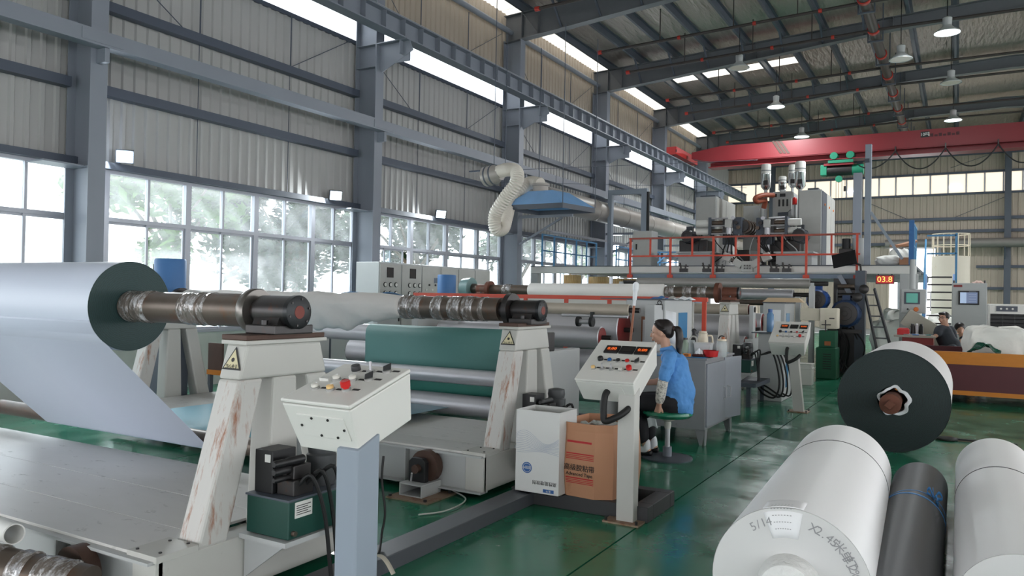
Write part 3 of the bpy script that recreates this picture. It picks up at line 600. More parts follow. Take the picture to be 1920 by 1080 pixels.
    if cover:
        b0 = q[0]+fd*.06; cp = [b0+X*(.06), b0+X*(wdt-.05), b0+X*(wdt-.05)+fd*.1, b0+X*.06+fd*.1]
        o = fixn(MB().prism([v+fn*.001 for v in cp], fn*.006).build('cover_plate', white, t, .004))
        for v in (cp[0]+fd*.05+X*.012, cp[1]+fd*.05-X*.012, cp[0]+X*.08+fd*.012, cp[1]-X*.08+fd*.012, cp[0]+X*.1+fd*.088, cp[1]-X*.06+fd*.088): MB().cyl(v+fn*.006, v+fn*.011, .0055, n=8).build('screw', darkiron, o)
    else:
        b0 = q[0]+fd*.05; o = fixn(MB().prism([b0+X*.1+fn*.001, b0+X*(wdt-.1)+fn*.001, b0+X*(wdt-.09)+fd*.09+fn*.001, b0+X*.12+fd*.09+fn*.001], fn*.003).build('cover_plate', white, t))
    # post
    px0 = px_-post_w[0]-.005; yb = y0; zt_ = (A+u*Ln*.3-n*dep).z; yt = y0+(.12 if lean else 0)
    fixn(MB().hexa([(px0, yb, 0), (px0+post_w[0], yb, 0), (px0+post_w[0], yb+post_w[1], 0), (px0, yb+post_w[1], 0)], [(px0-lean, yt, zt_), (px0-lean+post_w[0], yt, zt_), (px0-lean+post_w[0], yt+post_w[1], zt_+.05), (px0-lean, yt+post_w[1], zt_+.05)]).build('post', postm, t, .006))
    bpz = MB().prism([(px0-.08, yb-.06, 0), (px0+post_w[0]+.06, yb-.06, 0), (px0+post_w[0]+.06, yb+post_w[1]+.1, 0), (px0-.08, yb+post_w[1]+.1, 0)], (0,0,.012)); fixn(bpz.build('base_plate', mat('rusty_plate', s(150,128,110), .6, .2, .15, 6., dirt=s(120,70,45), amt=.4), t))
    for q_ in ((-.06, -.04), (post_w[0]+.04, -.04), (post_w[0]+.04, post_w[1]+.08)): MB().cyl((px0+q_[0], yb+q_[1], .012), (px0+q_[0], yb+q_[1], .035), .011, n=6).build('anchor_bolt', darkiron, t)
    if handle:
        h0 = q[0]+fd*.1+X*(.5*wdt)+fn*0; hp = spline([h0, h0+fn*.06, h0+fn*.08+Vector((0,0,-.1)), h0+fn*.09+Vector((.02,0,-.15)), h0+fn*.06+Vector((.12,0,-.12)), h0+fn*0+Vector((.17,.03,-.1))]); MB().tube(hp, .024, 12).build('flexible_conduit', rubber, t)
    return t
pgrey = mat('blue_grey_post_paint', s(138,148,160), .5, 0, .05, 3.)
control_box(-1.985, 2.3, 'white control box on blue-grey post nearest the camera, with red stop button', (2.235, 1.175), .39, .355, .225, R(17), False, pgrey, cover=True, post_w=(.11, .13))
control_box(-1.975, 5.22, 'white control box with three displays on a white post beside the seated woman', (5.157, 1.005), .55, .45, .2, R(29), True, mwhite, handle=True, post_w=(.13, .1))
control_box(at(1508,660,Y=11.75).x, 11.8, 'white control box with three displays far back beside the green saw', (11.75, 1.0), .6, .5, .24, R(29), True, mwhite, handle=True, post_w=(.14, .1), lean=.12)
# --- low steel members and cartons on the floor
ch = mat('dark_grey_channel', s(86,88,94), .45, .2, .08)
tag(MB().box((-2.98, 2.6, .0), (-2.82, 5.3, .09)).box((-2.99, 2.6, .09), (-2.81, 5.3, .1)).build('floor_channel', ch, None, .004), 'long dark steel channel lying on the green floor beside the stands', 'channel')
tag(MB().box((-3.02, 5.3, 0), (-1.9, 5.42, .11)).box((-3.02, 5.8, 0), (-1.9, 5.9, .11)).box((-3.02, 5.42, 0), (-2.9, 5.8, .11)).box((-2.02, 5.42, 0), (-1.9, 5.8, .11)).build('carton_rack', mat('dark_base_steel', s(58,58,60), .55, .1), None, .004), 'dark low steel base frame under the two cartons', 'frame')
for dy, lb in ((0, 'nearest stand'), (2.86, 'second stand')):
    t = thing('wheel_block', 'black wheel bearing on a bolted floor plate before the '+lb, 'wheel bearing', (-3.72, 2.16+dy, 0))
    yy = 2.16+dy; x0 = -3.72
    MB().box((x0-.16, yy-.2, 0), (x0+.24, yy+.2, .012)).build('floor_plate', mat('rusty_plate', (1,1,1)), t)
    MB().box((x0-.1, yy-.11, .012), (x0+.12, yy+.15, .022)).box((x0-.1, yy-.11, .022), (x0-.088, yy+.15, .1)).box((x0+.108, yy-.11, .022), (x0+.12, yy+.15, .1)).box((x0-.1, yy-.11, .1), (x0+.12, yy+.15, .112)).build('channel_base', mgrey, t, .003)
    MB().prism([(x0-.07,yy-.03,.112),(x0+.09,yy-.03,.112),(x0+.09,yy-.03,.27),(x0+.06,yy-.03,.3),(x0-.04,yy-.03,.3),(x0-.07,yy-.03,.27)], (0,.05,0)).build('bearing_bracket', black, t, .004)
    MB().cyl((x0+.01, yy-.06, .22), (x0+.01, yy+.02, .22), .03, n=16).build('axle_end', rawsteel, t)
    MB().cyl((x0-.03, yy-.05, .115), (x0+.03, yy-.12, .2), .008, n=8).build('lever', chrome, t)
    for q in ((-.14,-.17),(.2,-.17),(.2,.16)): MB().cyl((x0+q[0], yy+q[1], .012), (x0+q[0], yy+q[1], .03), .014, n=6).build('bolt', darkiron, t)
# white carton
wx0, wx1, wy0, wy1, wz0 = -2.93, -2.56, 5.2, 5.5, .112; wz1 = .735
cartonw = mat('white_carton', s(206,206,204), .55, 0, .03, 3., dirt=s(150,150,146), amt=.1)
t = thing('white_carton', 'tall open white carton with wavy blue lines beside the second stand', 'box', ((wx0+wx1)/2, 5.35, wz0))
for (a, b) in (((wx0,wy0),(wx1,wy0+.006)),((wx0,wy1-.006),(wx1,wy1)),((wx0,wy0+.006),(wx0+.006,wy1-.006)),((wx1-.006,wy0+.006),(wx1,wy1-.006))): MB().box((*a, wz0), (*b, wz1)).build('carton_wall', cartonw, t)
MB().box((wx0,wy0,wz0), (wx1,wy1,wz0+.006)).build('carton_bottom', cartonw, t)
wave = MB()
for k in range(13):
    pts = [(wx0+.003+(wx1-wx0-.006)*i/24, wy0-.0012, wz1-.2-.0095*k-.0+.045*math.sin(i/24*6.0+.4+.06*k)*(1-.1*k)) for i in range(25)]
    for i in range(24):
        a, b = pts[i], pts[i+1]; wave.add([(a[0],a[1],a[2]),(b[0],b[1],b[2]),(b[0],b[1],b[2]+.0016),(a[0],a[1],a[2]+.0016)], [(0,1,2,3)])
wave.build('wave_print', mat('pale_blue_print', s(110,128,160), .6), t)
MB().cyl((wx0+.1, wy0, .3), (wx0+.1, wy0-.0012, .3), .042, n=24).build('round_logo', decal_b, t); MB().cyl((wx0+.1, wy0-.0012, .3), (wx0+.1, wy0-.0016, .3), .034, n=24).build('logo_ring', cartonw, t); MB().cyl((wx0+.1, wy0-.0016, .3), (wx0+.1, wy0-.002, .3), .031, n=24).build('logo_disc', decal_b, t)
text('logo_letters', 'm田田', mat('label_white', (1,1,1)), (wx0+.1, wy0-.0022, .3), .026, (1,0,0), (0,0,1), t)
text('carton_text', '高性能增效剂', decal_k, (wx1-.12, wy0-.001, .2), .034, (-1,0,0), (0,0,-1), t)
MB().box((wx1-.13, wy0-.001, .13), (wx1-.04, wy0, .155)).build('blue_badge', decal_b, t); text('badge_text', '蓝 牛', mat('label_white', (1,1,1)), (wx1-.085, wy0-.0012, .1425), .018, (-1,0,0), (0,0,-1), t)
# brown tape carton, bulging octagon
t = thing('tape_carton', 'bulging brown cardboard tape carton with red stripes holding white scraps', 'box', (-2.3, 5.45, .112))
card = mat('brown_cardboard', s(176,128,98), .7, 0, .06, 4., dirt=s(150,104,78), amt=.2)
oc = [(x-.065, y+.14) for x, y in [(-2.58,5.22),(-2.48,5.15),(-2.24,5.13),(-2.12,5.2),(-2.06,5.45),(-2.1,5.7),(-2.3,5.76),(-2.54,5.68)]]
cx_, cy_ = -2.385, 5.59
def ring_(k, z, ins=0): return [(cx_+(x-cx_)*k-(ins if x > cx_ else -ins), cy_+(y-cy_)*k-(ins if y > cy_ else -ins), z) for x, y in oc]
lv = [(.97, .112), (1.03, .3), (1.0, .47), (.96, .6), (.97, .66)]
for i in range(8):
    j = (i+1) % 8; b = MB()
    for q in range(4):
        r0, r1 = ring_(lv[q][0], lv[q][1]), ring_(lv[q+1][0], lv[q+1][1]); b.add([r0[i], r0[j], r1[j], r1[i]], [(0,1,2,3)])
    zt_ = [0, .0, 0, -.03, 0, .02, .01, 0][i]
    o = b.build('carton_panel', card, t); sd = o.modifiers.new('solid', 'SOLIDIFY'); sd.thickness = .006
MB().add(ring_(.95, .114), [tuple(range(8))]).build('carton_bottom', card, t)
fy = 5.13
a0, a1 = Vector(ring_(1.03, .3)[1]), Vector(ring_(1.03, .3)[2]); dx = (a1-a0).normalized(); nn = dx.cross(Vector((0,0,1)))
if nn.y > 0: nn = -nn
def strip(z0, z1, u0, u1, nm='red_stripe'):
    def P_(u, z):
        for q in range(4):
            if lv[q][1] <= z <= lv[q+1][1]: f_ = (z-lv[q][1])/(lv[q+1][1]-lv[q][1]); k = lv[q][0]+(lv[q+1][0]-lv[q][0])*f_
        rr_ = ring_(k, z); return Vector(rr_[1]).lerp(Vector(rr_[2]), u)+nn*.0045
    MB().add([P_(u0,z0), P_(u1,z0), P_(u1,z1), P_(u0,z1)], [(0,1,2,3)]).build(nm, decal_r, t); return P_
for zc in (.215, .395):
    for k in range(4): strip(zc+.012*k, zc+.012*k+(.009 if k == 3 else .005), .02, .98)
P_ = strip(.515, .53, .02, .9)
c_ = P_(.5, .33); text('carton_text', '高级胶粘带', decal_k, c_+nn*.002, .052, dx, (0,0,1), t); text('carton_text', 'Advanced Tape', decal_k, P_(.5, .285)+nn*.002, .036, dx, (0,0,1), t)
sc = MB()
for k in range(14):
    a = rnd.uniform(0, 6.28); r0 = rnd.uniform(0, .12); c0 = Vector((cx_+r0*math.cos(a), cy_+r0*math.sin(a), .59)); sc.grid(lambda u, v: c0+Vector(((u-.5)*.16, (v-.5)*.12, .03*math.sin(5*u+k)+.03*math.cos(6*v+k*2))), 4, 4)
o = sc.build('paper_scraps', mat('label_white', (1,1,1)), t); o['kind'] = 'stuff'; o.modifiers.new('solid', 'SOLIDIFY').thickness = .002
# loose straps and cable on the floor
o = MB().tube(spline([(-3.55,5.25,.02),(-3.3,5.08,.014),(-3.25,4.75,.012),(-3.36,4.55,.01)]), .006, 6).build('floor_strap', white); tag(o, 'thin white strap lying on the floor before the second stand', 'strap')
o = MB().tube(spline([at(719,855,Y=3.75), at(716,900,Y=3.72), at(722,960,Y=3.7), at(716,1000,Y=3.68), at(711,1036,Z=.106), at(704,1040,Z=.106)]), .0075, 6).build('black_cable', rubber); tag(o, 'black cable hanging behind the post of the nearest control box', 'cable')
c0 = at(700, 1043, Z=.105); c1 = at(738, 1078, Z=.06)
o = MB().grid(lambda u, v: (c0+(c1-c0)*u+Vector((0, (v-.5)*.035, .04*math.sin(u*3.1)+.004))), 10, 1).build('webbing_strap', mat('cream_webbing', s(196,190,176), .8)); o.modifiers.new('solid', 'SOLIDIFY').thickness = .003; tag(o, 'cream webbing strap looped over the dark floor channel', 'strap')
# near-left loose shaft and paper tube
p0, p1 = at(-60, 1050, Z=.3), at(165, 1100, Z=.22)
t = thing('spare_shaft', 'film-wrapped spare steel shaft lying at the bottom left corner', 'shaft', (p0+p1)/2); d = (p1-p0)
MB().cyl(p0, p1, .095, n=28).build('shaft_tube', rawsteel, t)
for a, b in ((.05,.3),(.42,.55),(.62,.9)): MB().lathe(p0+d*a, d, [(0,.096),(d.length*(b-a)*.3,.104),(d.length*(b-a)*.6,.1),(d.length*(b-a)*.9,.105),(d.length*(b-a),.096)], 24, False).build('film_band', tape, t)
p0 = at(10, 1000, X=-3.95); o = MB().lathe(p0+Vector((-.3,.05,0)), (1,-.1,0), [(0,.05),(.35,.05),(.35,.044),(0,.044)], 24, False).build('paper_tube', mat('label_white', (1,1,1))); tag(o, 'pale cardboard tube end poking out below the white deck', 'tube')
# ================================================================== rolls on the right
roll_w = mat('white_roll_membrane', s(240,240,241), .5, 0, .015, 2.)
strapb = mat('black_strap', s(40,42,46), .5); strapbl = mat('blue_strap', s(74,146,214), .45)
def edge_mat(nm, ca, cb):
    m = bpy.data.materials.new(nm); m.use_nodes = True; m.node_tree.nodes['Principled BSDF'].inputs['Roughness'].default_value = .6; rings(m, 'Y', ca, cb, 12); return m
whedge = mat('white_wound_edge', s(206,206,205), .6, 0, .03, 3.)
def floor_roll(x, y0, y1, r, label, m, em, core=.1, corem=None, straps=(), sm=strapb, core_out=.0, grp='rolls lying on the floor'):
    t = thing('floor_roll', label, 'roll', (x, (y0+y1)/2, 0), grp)
    MB().lathe((x, y0, r), (0,1,0), [(0,r),(y1-y0,r)], 72, False).build('wound_sheet', m, t)
    MB().lathe((x, y0, r), (0,1,0), [(0,r-.001),(-.002,r*.8),(.002,r*.6),(0,core)], 64, False).build('edge_face', em, t)
    MB().lathe((x, y1, r), (0,1,0), [(0,core),(0,r-.001)], 64, False).build('edge_face', em, t)
    if corem: MB().lathe((x, y0, r), (0,-1,0), [(-.5,core-.012),(core_out,core-.012),(core_out,core),(-.5,core)], 36, False).build('core_tube', corem, t)
    for (yy, wd, sk) in straps:
        b = MB(); n = 64; rr_ = r+.0015
        vs = []
        for k in range(n):
            a = 2*math.pi*k/n
            for w_ in (-wd/2, wd/2): vs.append((x+rr_*math.cos(a), yy+w_+sk*math.cos(a)+.006*math.sin(3*a), r+rr_*math.sin(a)))
        b.add(vs, [(2*k, 2*k+1, (2*k+3)%(2*n), (2*k+2)%(2*n)) for k in range(n)], True)
        o = b.build('strap', sm, t); o.modifiers.new('solid', 'SOLIDIFY').thickness = .0015
    return t
rA = .34; LA = 2.66; a = at(1578, 797, Z=2*rA)
tA = floor_roll(a.x, a.y-LA, a.y, rA, 'white roll with pencilled edge and paper tag in the right foreground', roll_w, whedge, .1, None, [(a.y-.72, .016, .07)])
yA = a.y-LA
pl = mat('pencil_grey', s(150,150,152), .8)
o = MB().lathe((a.x, yA, rA), (0,-1,0), [(-.3,.14),(.0,.138),(.06,.13),(.1,.115),(.115,.08),(.118,.02)], 32).build('wrapped_core', mat('wrinkled_white_wrap', s(222,222,220), .55, 0, .03, 6., bump=.8, bscale=18.), tA)
# paper tag lying over the rim
tp = bpy.data.objects
def tagpt(u, v):
    ang = math.pi/2+.1-.52*(u-.5)
    if v > .45: yy = yA+(v-.45)*.26; rr_ = rA+.003
    else: yy = yA-.004; rr_ = rA+.003-(.45-v)*.3
    return Vector((a.x+rr_*math.cos(ang)-.0, yy, rA+rr_*math.sin(ang)))
o = MB().grid(tagpt, 8, 8).build('paper_tag', mat('tag_paper', s(234,234,236), .7, var=.01), tA); o.modifiers.new('solid', 'SOLIDIFY').thickness = .001
lines = MB()
for k in range(6):
    for q in range(7):
        u = .2+.08*q; v = .12+.1*k; w_ = .045
        lines.add([tagpt(u, v)+Vector((0,-.0015,.0015)), tagpt(u+w_, v)+Vector((0,-.0015,.0015)), tagpt(u+w_, v+.012)+Vector((0,-.0015,.0015)), tagpt(u, v+.012)+Vector((0,-.0015,.0015))], [(0,1,2,3)])
o = lines.build('tag_print', pl, tA)
def rim_text(body, ang0, size, parent, m=pl, rad=.83):
    for i, chx in enumerate(body):
        ang = ang0-i*.098*size/.06
        if chx == ' ': continue
        xd = Vector((math.sin(ang), 0, -math.cos(ang))); yd = Vector((math.cos(ang), 0, math.sin(ang)))
        text('handwriting', chx, m, (a.x+rA*rad*math.cos(ang), yA-.004, rA+rA*rad*math.sin(ang)), size, xd, yd, parent, .0004)
rim_text('5/14', R(124), .054, tA); rim_text('X2.45米 单打2%', R(70), .054, tA)
tA.rotation_euler.z = R(2.4); tA.location.x += math.sin(R(2.4))*LA/2
rD = .19; d_ = at(1725, 867, Z=2*rD)
darkm = mat('dark_grey_membrane', s(78,80,85), .5, 0, .08, 4., dirt=s(96,98,102), amt=.1, dscale=1.5)
tD = floor_roll(d_.x, d_.y-3.5, d_.y, rD, 'slim dark grey roll tied with blue strap between two white rolls', darkm, edge_mat('dark_edge', s(50,52,55), s(70,72,75)), .05, None, [(d_.y-1.02, .018, .03), (d_.y-1.12, .035, -.05)], strapbl)
kx = d_.x+rD*.62; kz = rD+rD*.8
b = MB()
for q in range(4):
    cc = Vector((kx, d_.y-1.04, kz)); dirv = [Vector((-.04,.05,.03)), Vector((.05,.03,.0)), Vector((.03,-.08,-.02)), Vector((-.01,.09,.02))][q]
    pts = spline([cc, cc+dirv*.6+Vector((0,0,.04)), cc+dirv, cc+dirv*.4], 5); vs = []
    for w_ in pts: vs += [w_+Vector((0,0,-.01)), w_+Vector((0,0,.01))]
    b.add(vs, [(2*k, 2*k+1, 2*k+3, 2*k+2) for k in range(len(pts)-1)], True)
o = b.build('strap_knot', strapbl, tD); o.modifiers.new('solid', 'SOLIDIFY').thickness = .002
rB = .272; b_ = at(1866, 822, Z=2*rB)
tB = floor_roll(b_.x, b_.y-3.3, b_.y, rB, 'white roll with one black strap at the right edge of the picture', roll_w, whedge, .1, None, [(b_.y-1.25, .018, -.05)])
# big dark green roll
t = thing('membrane_roll', 'big standing-end roll of dark green membrane with white outer wrap and rusty core', 'roll', (-.6, 10.4, 0)); rG, yG, xG = .552, 9.3, -.604
MB().lathe((xG, yG, rG), (0,1,0), [(0,rG),(2.15,rG)], 80, False).build('white_wrap', mat('white_wrap', s(214,212,212), .5, 0, .02), t)
MB().lathe((xG, yG, rG), (0,1,0), [(0,rG-.004),(.004,rG*.9),(-.002,rG*.7),(.003,rG*.5),(0,.15)], 80, False).build('edge_face', ringy, t)
MB().lathe((xG, yG+2.15, rG), (0,1,0), [(0,.15),(0,rG-.004)], 64, False).build('edge_face', ringy, t)
b = MB(); n = 48; vs = []
for k in range(n):
    aa = 2*math.pi*k/n; r0 = .155+.012*math.sin(5*aa)+.006*math.sin(9*aa+1)
    vs += [(xG+.02+r0*math.cos(aa), yG-.035+.01*math.sin(4*aa), rG+r0*math.sin(aa)), (xG+.01+(r0-.03)*math.cos(aa), yG-.02, rG+(r0-.03)*math.sin(aa)), (xG+.01+(r0-.04)*math.cos(aa), yG+.2, rG+(r0-.04)*math.sin(aa))]
b.add(vs, [(3*k+q, 3*((k+1)%n)+q, 3*((k+1)%n)+q+1, 3*k+q+1) for k in range(n) for q in (0, 1)], True); o = b.build('paper_core_edge', paper, t); o.modifiers.new('solid', 'SOLIDIFY').thickness = .006
rustc = mat('rusty_core', s(106,66,52), .6, .4, .2, 12.)
MB().lathe((xG, yG+.2, rG), (0,-1,0), [(0,.095),(.5,.095),(.51,.105),(.55,.105),(.555,.08)], 36).build('steel_core', rustc, t)
MB().obox((xG, yG-.4, rG), (.075, .11, .075), (0,R(40),0)).build('square_stub', rustc, t, .006)
# rubber pad on the floor
q0 = at(1812, 825, Z=.02)
o = MB().lathe(q0+Vector((-.2,0,-.01)), (0,0,1), [(0,.12),(.015,.12),(.02,.09)], 20).box(q0+Vector((-.1,-.02,-.012)), q0+Vector((.5,.02,.01))).build('floor_pad', rubber); tag(o, 'flat black tool lying on the floor right of the big green roll', 'tool')
# ================================================================== trailer, bags, table at the right
orange = mat('worn_orange_paint', s(196,120,30), .5, 0, .1, 6., dirt=s(96,44,40), amt=.12, dscale=5., stretch=(1,1,4)); maroon = mat('maroon_paint', s(84,34,40), .5, 0, .1, 6.)
ty = 14.5; tz0, tz1 = .14, .83
t = thing('flat_trailer', 'maroon and orange sided flat trailer holding white bulk bags', 'trailer', (1.2, 15.4, 0))
MB().box((-.9, ty, tz0+.07), (3.2, ty+.05, tz1-.2)).build('side_panel', maroon, t); MB().box((-.9, ty-.012, tz1-.2), (3.2, ty+.05, tz1)).build('top_stripe', orange, t); MB().box((-.9, ty-.012, tz0), (3.2, ty+.05, tz0+.07)).build('bottom_stripe', orange, t)
MB().box((-.9, ty+.05, .3), (3.2, ty+1.9, .36)).build('deck', mat('dark_deck', s(60,40,40), .7), t); MB().box((-.9, ty+1.85, tz0), (3.2, ty+1.9, tz1)).build('far_panel', maroon, t); MB().box((-.95, ty, tz0), (-.9, ty+1.9, tz1)).build('end_panel', maroon, t)
for x, y in ((-.5, ty+.35), (2.6, ty+.35), (-.5, ty+1.5), (2.6, ty+1.5)): MB().cyl((x-.04, y, .15), (x+.04, y, .15), .15, n=24).build('wheel', rubber, t); MB().box((x-.08, y-.1, .28), (x+.08, y+.1, .31)).build('axle_bracket', darkiron, t)
bagm = mat('white_woven_bag', s(228,227,221), .75, 0, .03, 3., bump=.9, bscale=5.)
def bag(c, sx, sy, sz, label, seed=0, m=bagm, grp='white bulk bags', pw=.5):
    rg = random.Random(seed); ph = [rg.uniform(0, 6) for _ in range(6)]
    def f(u, v):
        th = 2*math.pi*u; fi = (v-.5)*math.pi
        def sp(c_, e): return math.copysign(abs(c_)**e, c_)
        x = sp(math.cos(fi), pw*.8)*sp(math.cos(th), pw); y = sp(math.cos(fi), pw*.8)*sp(math.sin(th), pw); z = sp(math.sin(fi), pw)
        k = 1+.04*math.sin(3*th+ph[0]+4*z)+.03*math.sin(5*x*2+ph[1]+7*z)+.03*math.sin(9*th+ph[2])+.02*math.sin(17*th+5*z+ph[3])
        return Vector(c)+Vector((x*sx*k, y*sy*k, sz+z*sz*(k if z > 0 else 1)+.05*sz*math.sin(4*x+ph[4])*(z > .3)))
    o = MB().grid(f, 64, 32).build('bulk_bag', m); dm_ = o.modifiers.new('wrinkle', 'DISPLACE'); tx_ = bpy.data.textures.new('bag_wrinkle', 'CLOUDS'); tx_.noise_scale = .16*(sx+sy); dm_.texture = tx_; dm_.strength = .12*sz; dm_.mid_level = .5; tag(o, label, 'bag', grp); return o
bag((.58, 15.35, .36), .52, .5, .43, 'left white woven bulk bag on the maroon trailer', 3)
bag((1.62, 15.3, .36), .54, .5, .42, 'right white woven bulk bag on the maroon trailer, cut by the picture edge', 5)
gpl = mat('dark_green_plastic_film', s(16,78,60), .15, 0, .4, 8., bump=1., bscale=14., spec=.9)
c0 = at(1845, 655, Y=14.7)
o = MB().grid(lambda u, v: c0+Vector(((u-.5)*.42+.03*math.sin(9*v), (v-.5)*.2, -.04+.14*math.sin(math.pi*u)**1.2*(1-.6*abs(v-.5))+.03*math.sin(13*u+7*v))), 20, 10).build('green_film', gpl); o.modifiers.new('solid', 'SOLIDIFY').thickness = .012; tag(o, 'crumpled dark green film on the orange edge of the trailer', 'plastic film')
# table with tools
tY = 17.6; tx0 = at(1681, 640, Y=tY).x; tx1 = at(1750, 640, Y=tY).x; tzz = at(1715, 629, Y=tY).z
t = thing('work_table', 'dark red work table covered with tools, in front of the leaning man', 'table', ((tx0+tx1)/2, tY+.4, 0))
MB().box((tx0-.05, tY-.05, tzz-.04), (tx1+.04, tY+.85, tzz)).build('table_top', mat('worn_grey_top', s(168,160,150), .6), t); MB().box((tx0+.1, tY, .1), (tx1, tY+.8, tzz-.04)).build('red_cabinet', mat('dull_red_paint', s(140,50,48), .5), t)
for q in (tx0+.02, tx1-.06): MB().box((q, tY, 0), (q+.05, tY+.05, .12)).build('leg', steeld, t)
o = MB().box((tx0+.0, tY+.1, tzz), (tx0+.22, tY+.3, tzz+.12)).box((tx0+.02, tY+.12, tzz+.12), (tx0+.2, tY+.28, tzz+.14)).build('tool_tray', mat('bright_red_plastic', s(200,30,34), .4), None, .008); tag(o, 'bright red plastic tray on the tool table', 'tray')
for k in range(7):
    c = Vector((tx0+.2+rnd.uniform(0, .5), tY+.05+.05*k, tzz+.012)); an = rnd.uniform(-.5, .5); dv = Vector((math.cos(an), math.sin(an), 0))
    hm = [mat('tool_blue', s(50,100,160), .5), chrome, black, mat('tool_teal', s(50,120,120), .5)][k % 4]
    tt = thing('hand_tool', ['blue handled', 'bare steel', 'black handled', 'teal handled', 'long blue handled', 'short steel', 'thick black handled'][k]+' hand tool on the tool table', 'tool', c, 'hand tools on the table')
    MB().cyl(c-dv*.12, c, .012, n=8).build('handle', hm, tt); MB().cyl(c, c+dv*.14, .006, n=6).build('blade', chrome, tt)
for k, px in enumerate((1711, 1719, 1727)):
    c = at(px, 622, Y=tY+.5); c.z = tzz; o = MB().lathe(c, (0,0,1), [(0,.04),(.17,.04),(.19,.03),(.22,.028),(.225,.02)], 16).build('metal_can', [darkiron, chrome, black][k]); tag(o, ['dark metal can left on the tool table', 'shiny metal can between two dark cans on the tool table', 'black can right of the shiny can on the tool table'][k], 'can')
# grey HMI and folded lid panel
c = at(1712, 565, Y=18.7)
t = thing('touch_panel', 'grey swing-arm touch panel with green screen beside the blue stairs', 'control panel', (c.x, 18.700, 0))
MB().box((c.x-.24, 18.700, c.z-.26), (c.x+.24, 18.900, c.z+.26)).build('housing', mgrey, t, .02); MB().box((c.x-.17, 18.685, c.z-.06), (c.x+.13, 18.700, c.z+.2)).build('bezel', steeld, t); MB().box((c.x-.13, 18.680, c.z-.03), (c.x+.09, 18.685, c.z+.17)).build('screen', mat('green_screen', s(70,140,128), .3, emit=s(70,150,135), es=.06), t)
MB().lathe((c.x+.06, 18.700, c.z-.17), (0,-1,0), [(0,.05),(.02,.05),(.03,.04),(.06,.04)], 16).build('rotary_switch', mat('orange_switch', s(210,110,40), .4), t); MB().cyl((c.x-.1, 18.700, c.z-.17), (c.x-.1, 18.680, c.z-.17), .02, n=10).build('button', black, t)
MB().cyl((c.x-.02, 18.800, c.z+.26), (c.x-.02, 18.800, c.z+.9), .06, n=14).build('swing_arm', mgrey, t); MB().tube([(c.x+.28, 18.750, c.z-.2), (c.x+.33, 18.700, c.z-.2), (c.x+.33, 18.700, c.z+.2), (c.x+.28, 18.750, c.z+.2)], .012, 8).build('grab_handle', chrome, t)
MB().box((c.x-.08, 18.820, 0), (c.x+.08, 18.950, c.z-.26)).build('stand_post', mgrey, t)
c = at(1730, 612, Y=18.6); t = thing('open_desk', 'beige metal desk with its lid tilted open behind the tool table', 'desk', (c.x, 18.8, 0)); fixn(MB().obox(c, (.8, .06, .36), (R(10),R(32),R(10))).build('lid', mat('beige_lid', s(176,172,160), .5), t, .006)); MB().box((c.x-.3, 18.68, 0), (c.x+.3, 19.1, c.z-.2)).build('body', mat('beige_lid', (0,0,0)), t)
# control cabinet with screen
c0 = at(1783, 690, Y=20); c1 = at(1851, 531, Y=20); cz = c1.z
t = thing('control_cabinet', 'tall light grey control cabinet with monitor at the right', 'cabinet', ((c0.x+c1.x)/2, 20.3, 0))
MB().box((c0.x, 20, .05), (c1.x, 20.8, cz)).build('body', mgrey, t, .01); MB().box((c0.x+.01, 19.985, .06), (c1.x-.01, 20, at(1816,600,Y=20).z-.05)).build('door', mgrey, t, .004); MB().box((c0.x-.02, 19.98, at(1816,592,Y=20).z-.04), (c1.x+.02, 20.02, at(1816,592,Y=20).z)).build('shelf_lip', mgrey, t)
m0, m1 = at(1797, 545, Y=19.97), at(1836, 572, Y=19.97); o = MB().box((m0.x, 19.965, m1.z), (m1.x, 20, m0.z)).build('monitor', black, t, .004)
e = .035; MB().box((m0.x+e, 19.962, m1.z+e), (m1.x-e, 19.965, m0.z-e)).build('screen', mat('blue_grey_screen', s(104,118,150), .25, emit=s(100,120,160), es=.05), o); MB().box((m0.x+e, 19.96, m1.z+e), (m0.x+e+.12, 19.962, m0.z-e)).build('side_menu', mat('light_menu', s(170,190,220), .3, emit=s(170,190,220), es=.06), o)
for k in range(5): MB().box((m0.x+.2, 19.96, m1.z+.07+.055*k), (m1.x-.06, 19.9615, m1.z+.073+.055*k)).build('trace_line', mat('pale_line', s(190,200,215), .4), o)
MB().box((c0.x+.03, 19.99, cz-.09), (c0.x+.2, 20, cz-.04)).build('brand_plate', mat('dark_red_plate', s(130,46,42), .5), t)
for x in (c0.x+.02, c1.x-.06): MB().cyl((x+.02, 20.1, cz), (x+.02, 20.1, cz+.06), .02, n=8).build('lifting_eye', darkiron, t)
MB().box((c0.x+.02, 20.02, 0), (c1.x-.02, 20.78, .05)).build('plinth', steeld, t)
o = MB().grid(lambda u, v: Vector((c1.x-.3+.26*u, 20.1+.2*v, cz+.005+.06*math.sin(3.1*u)*math.sin(3.1*v)+.01*math.sin(20*u))), 10, 6).build('rag', mat('pinkish_rag', s(200,170,160), .8)); o.modifiers.new('solid', 'SOLIDIFY').thickness = .006; tag(o, 'pale crumpled rag on top of the tall control cabinet', 'rag')
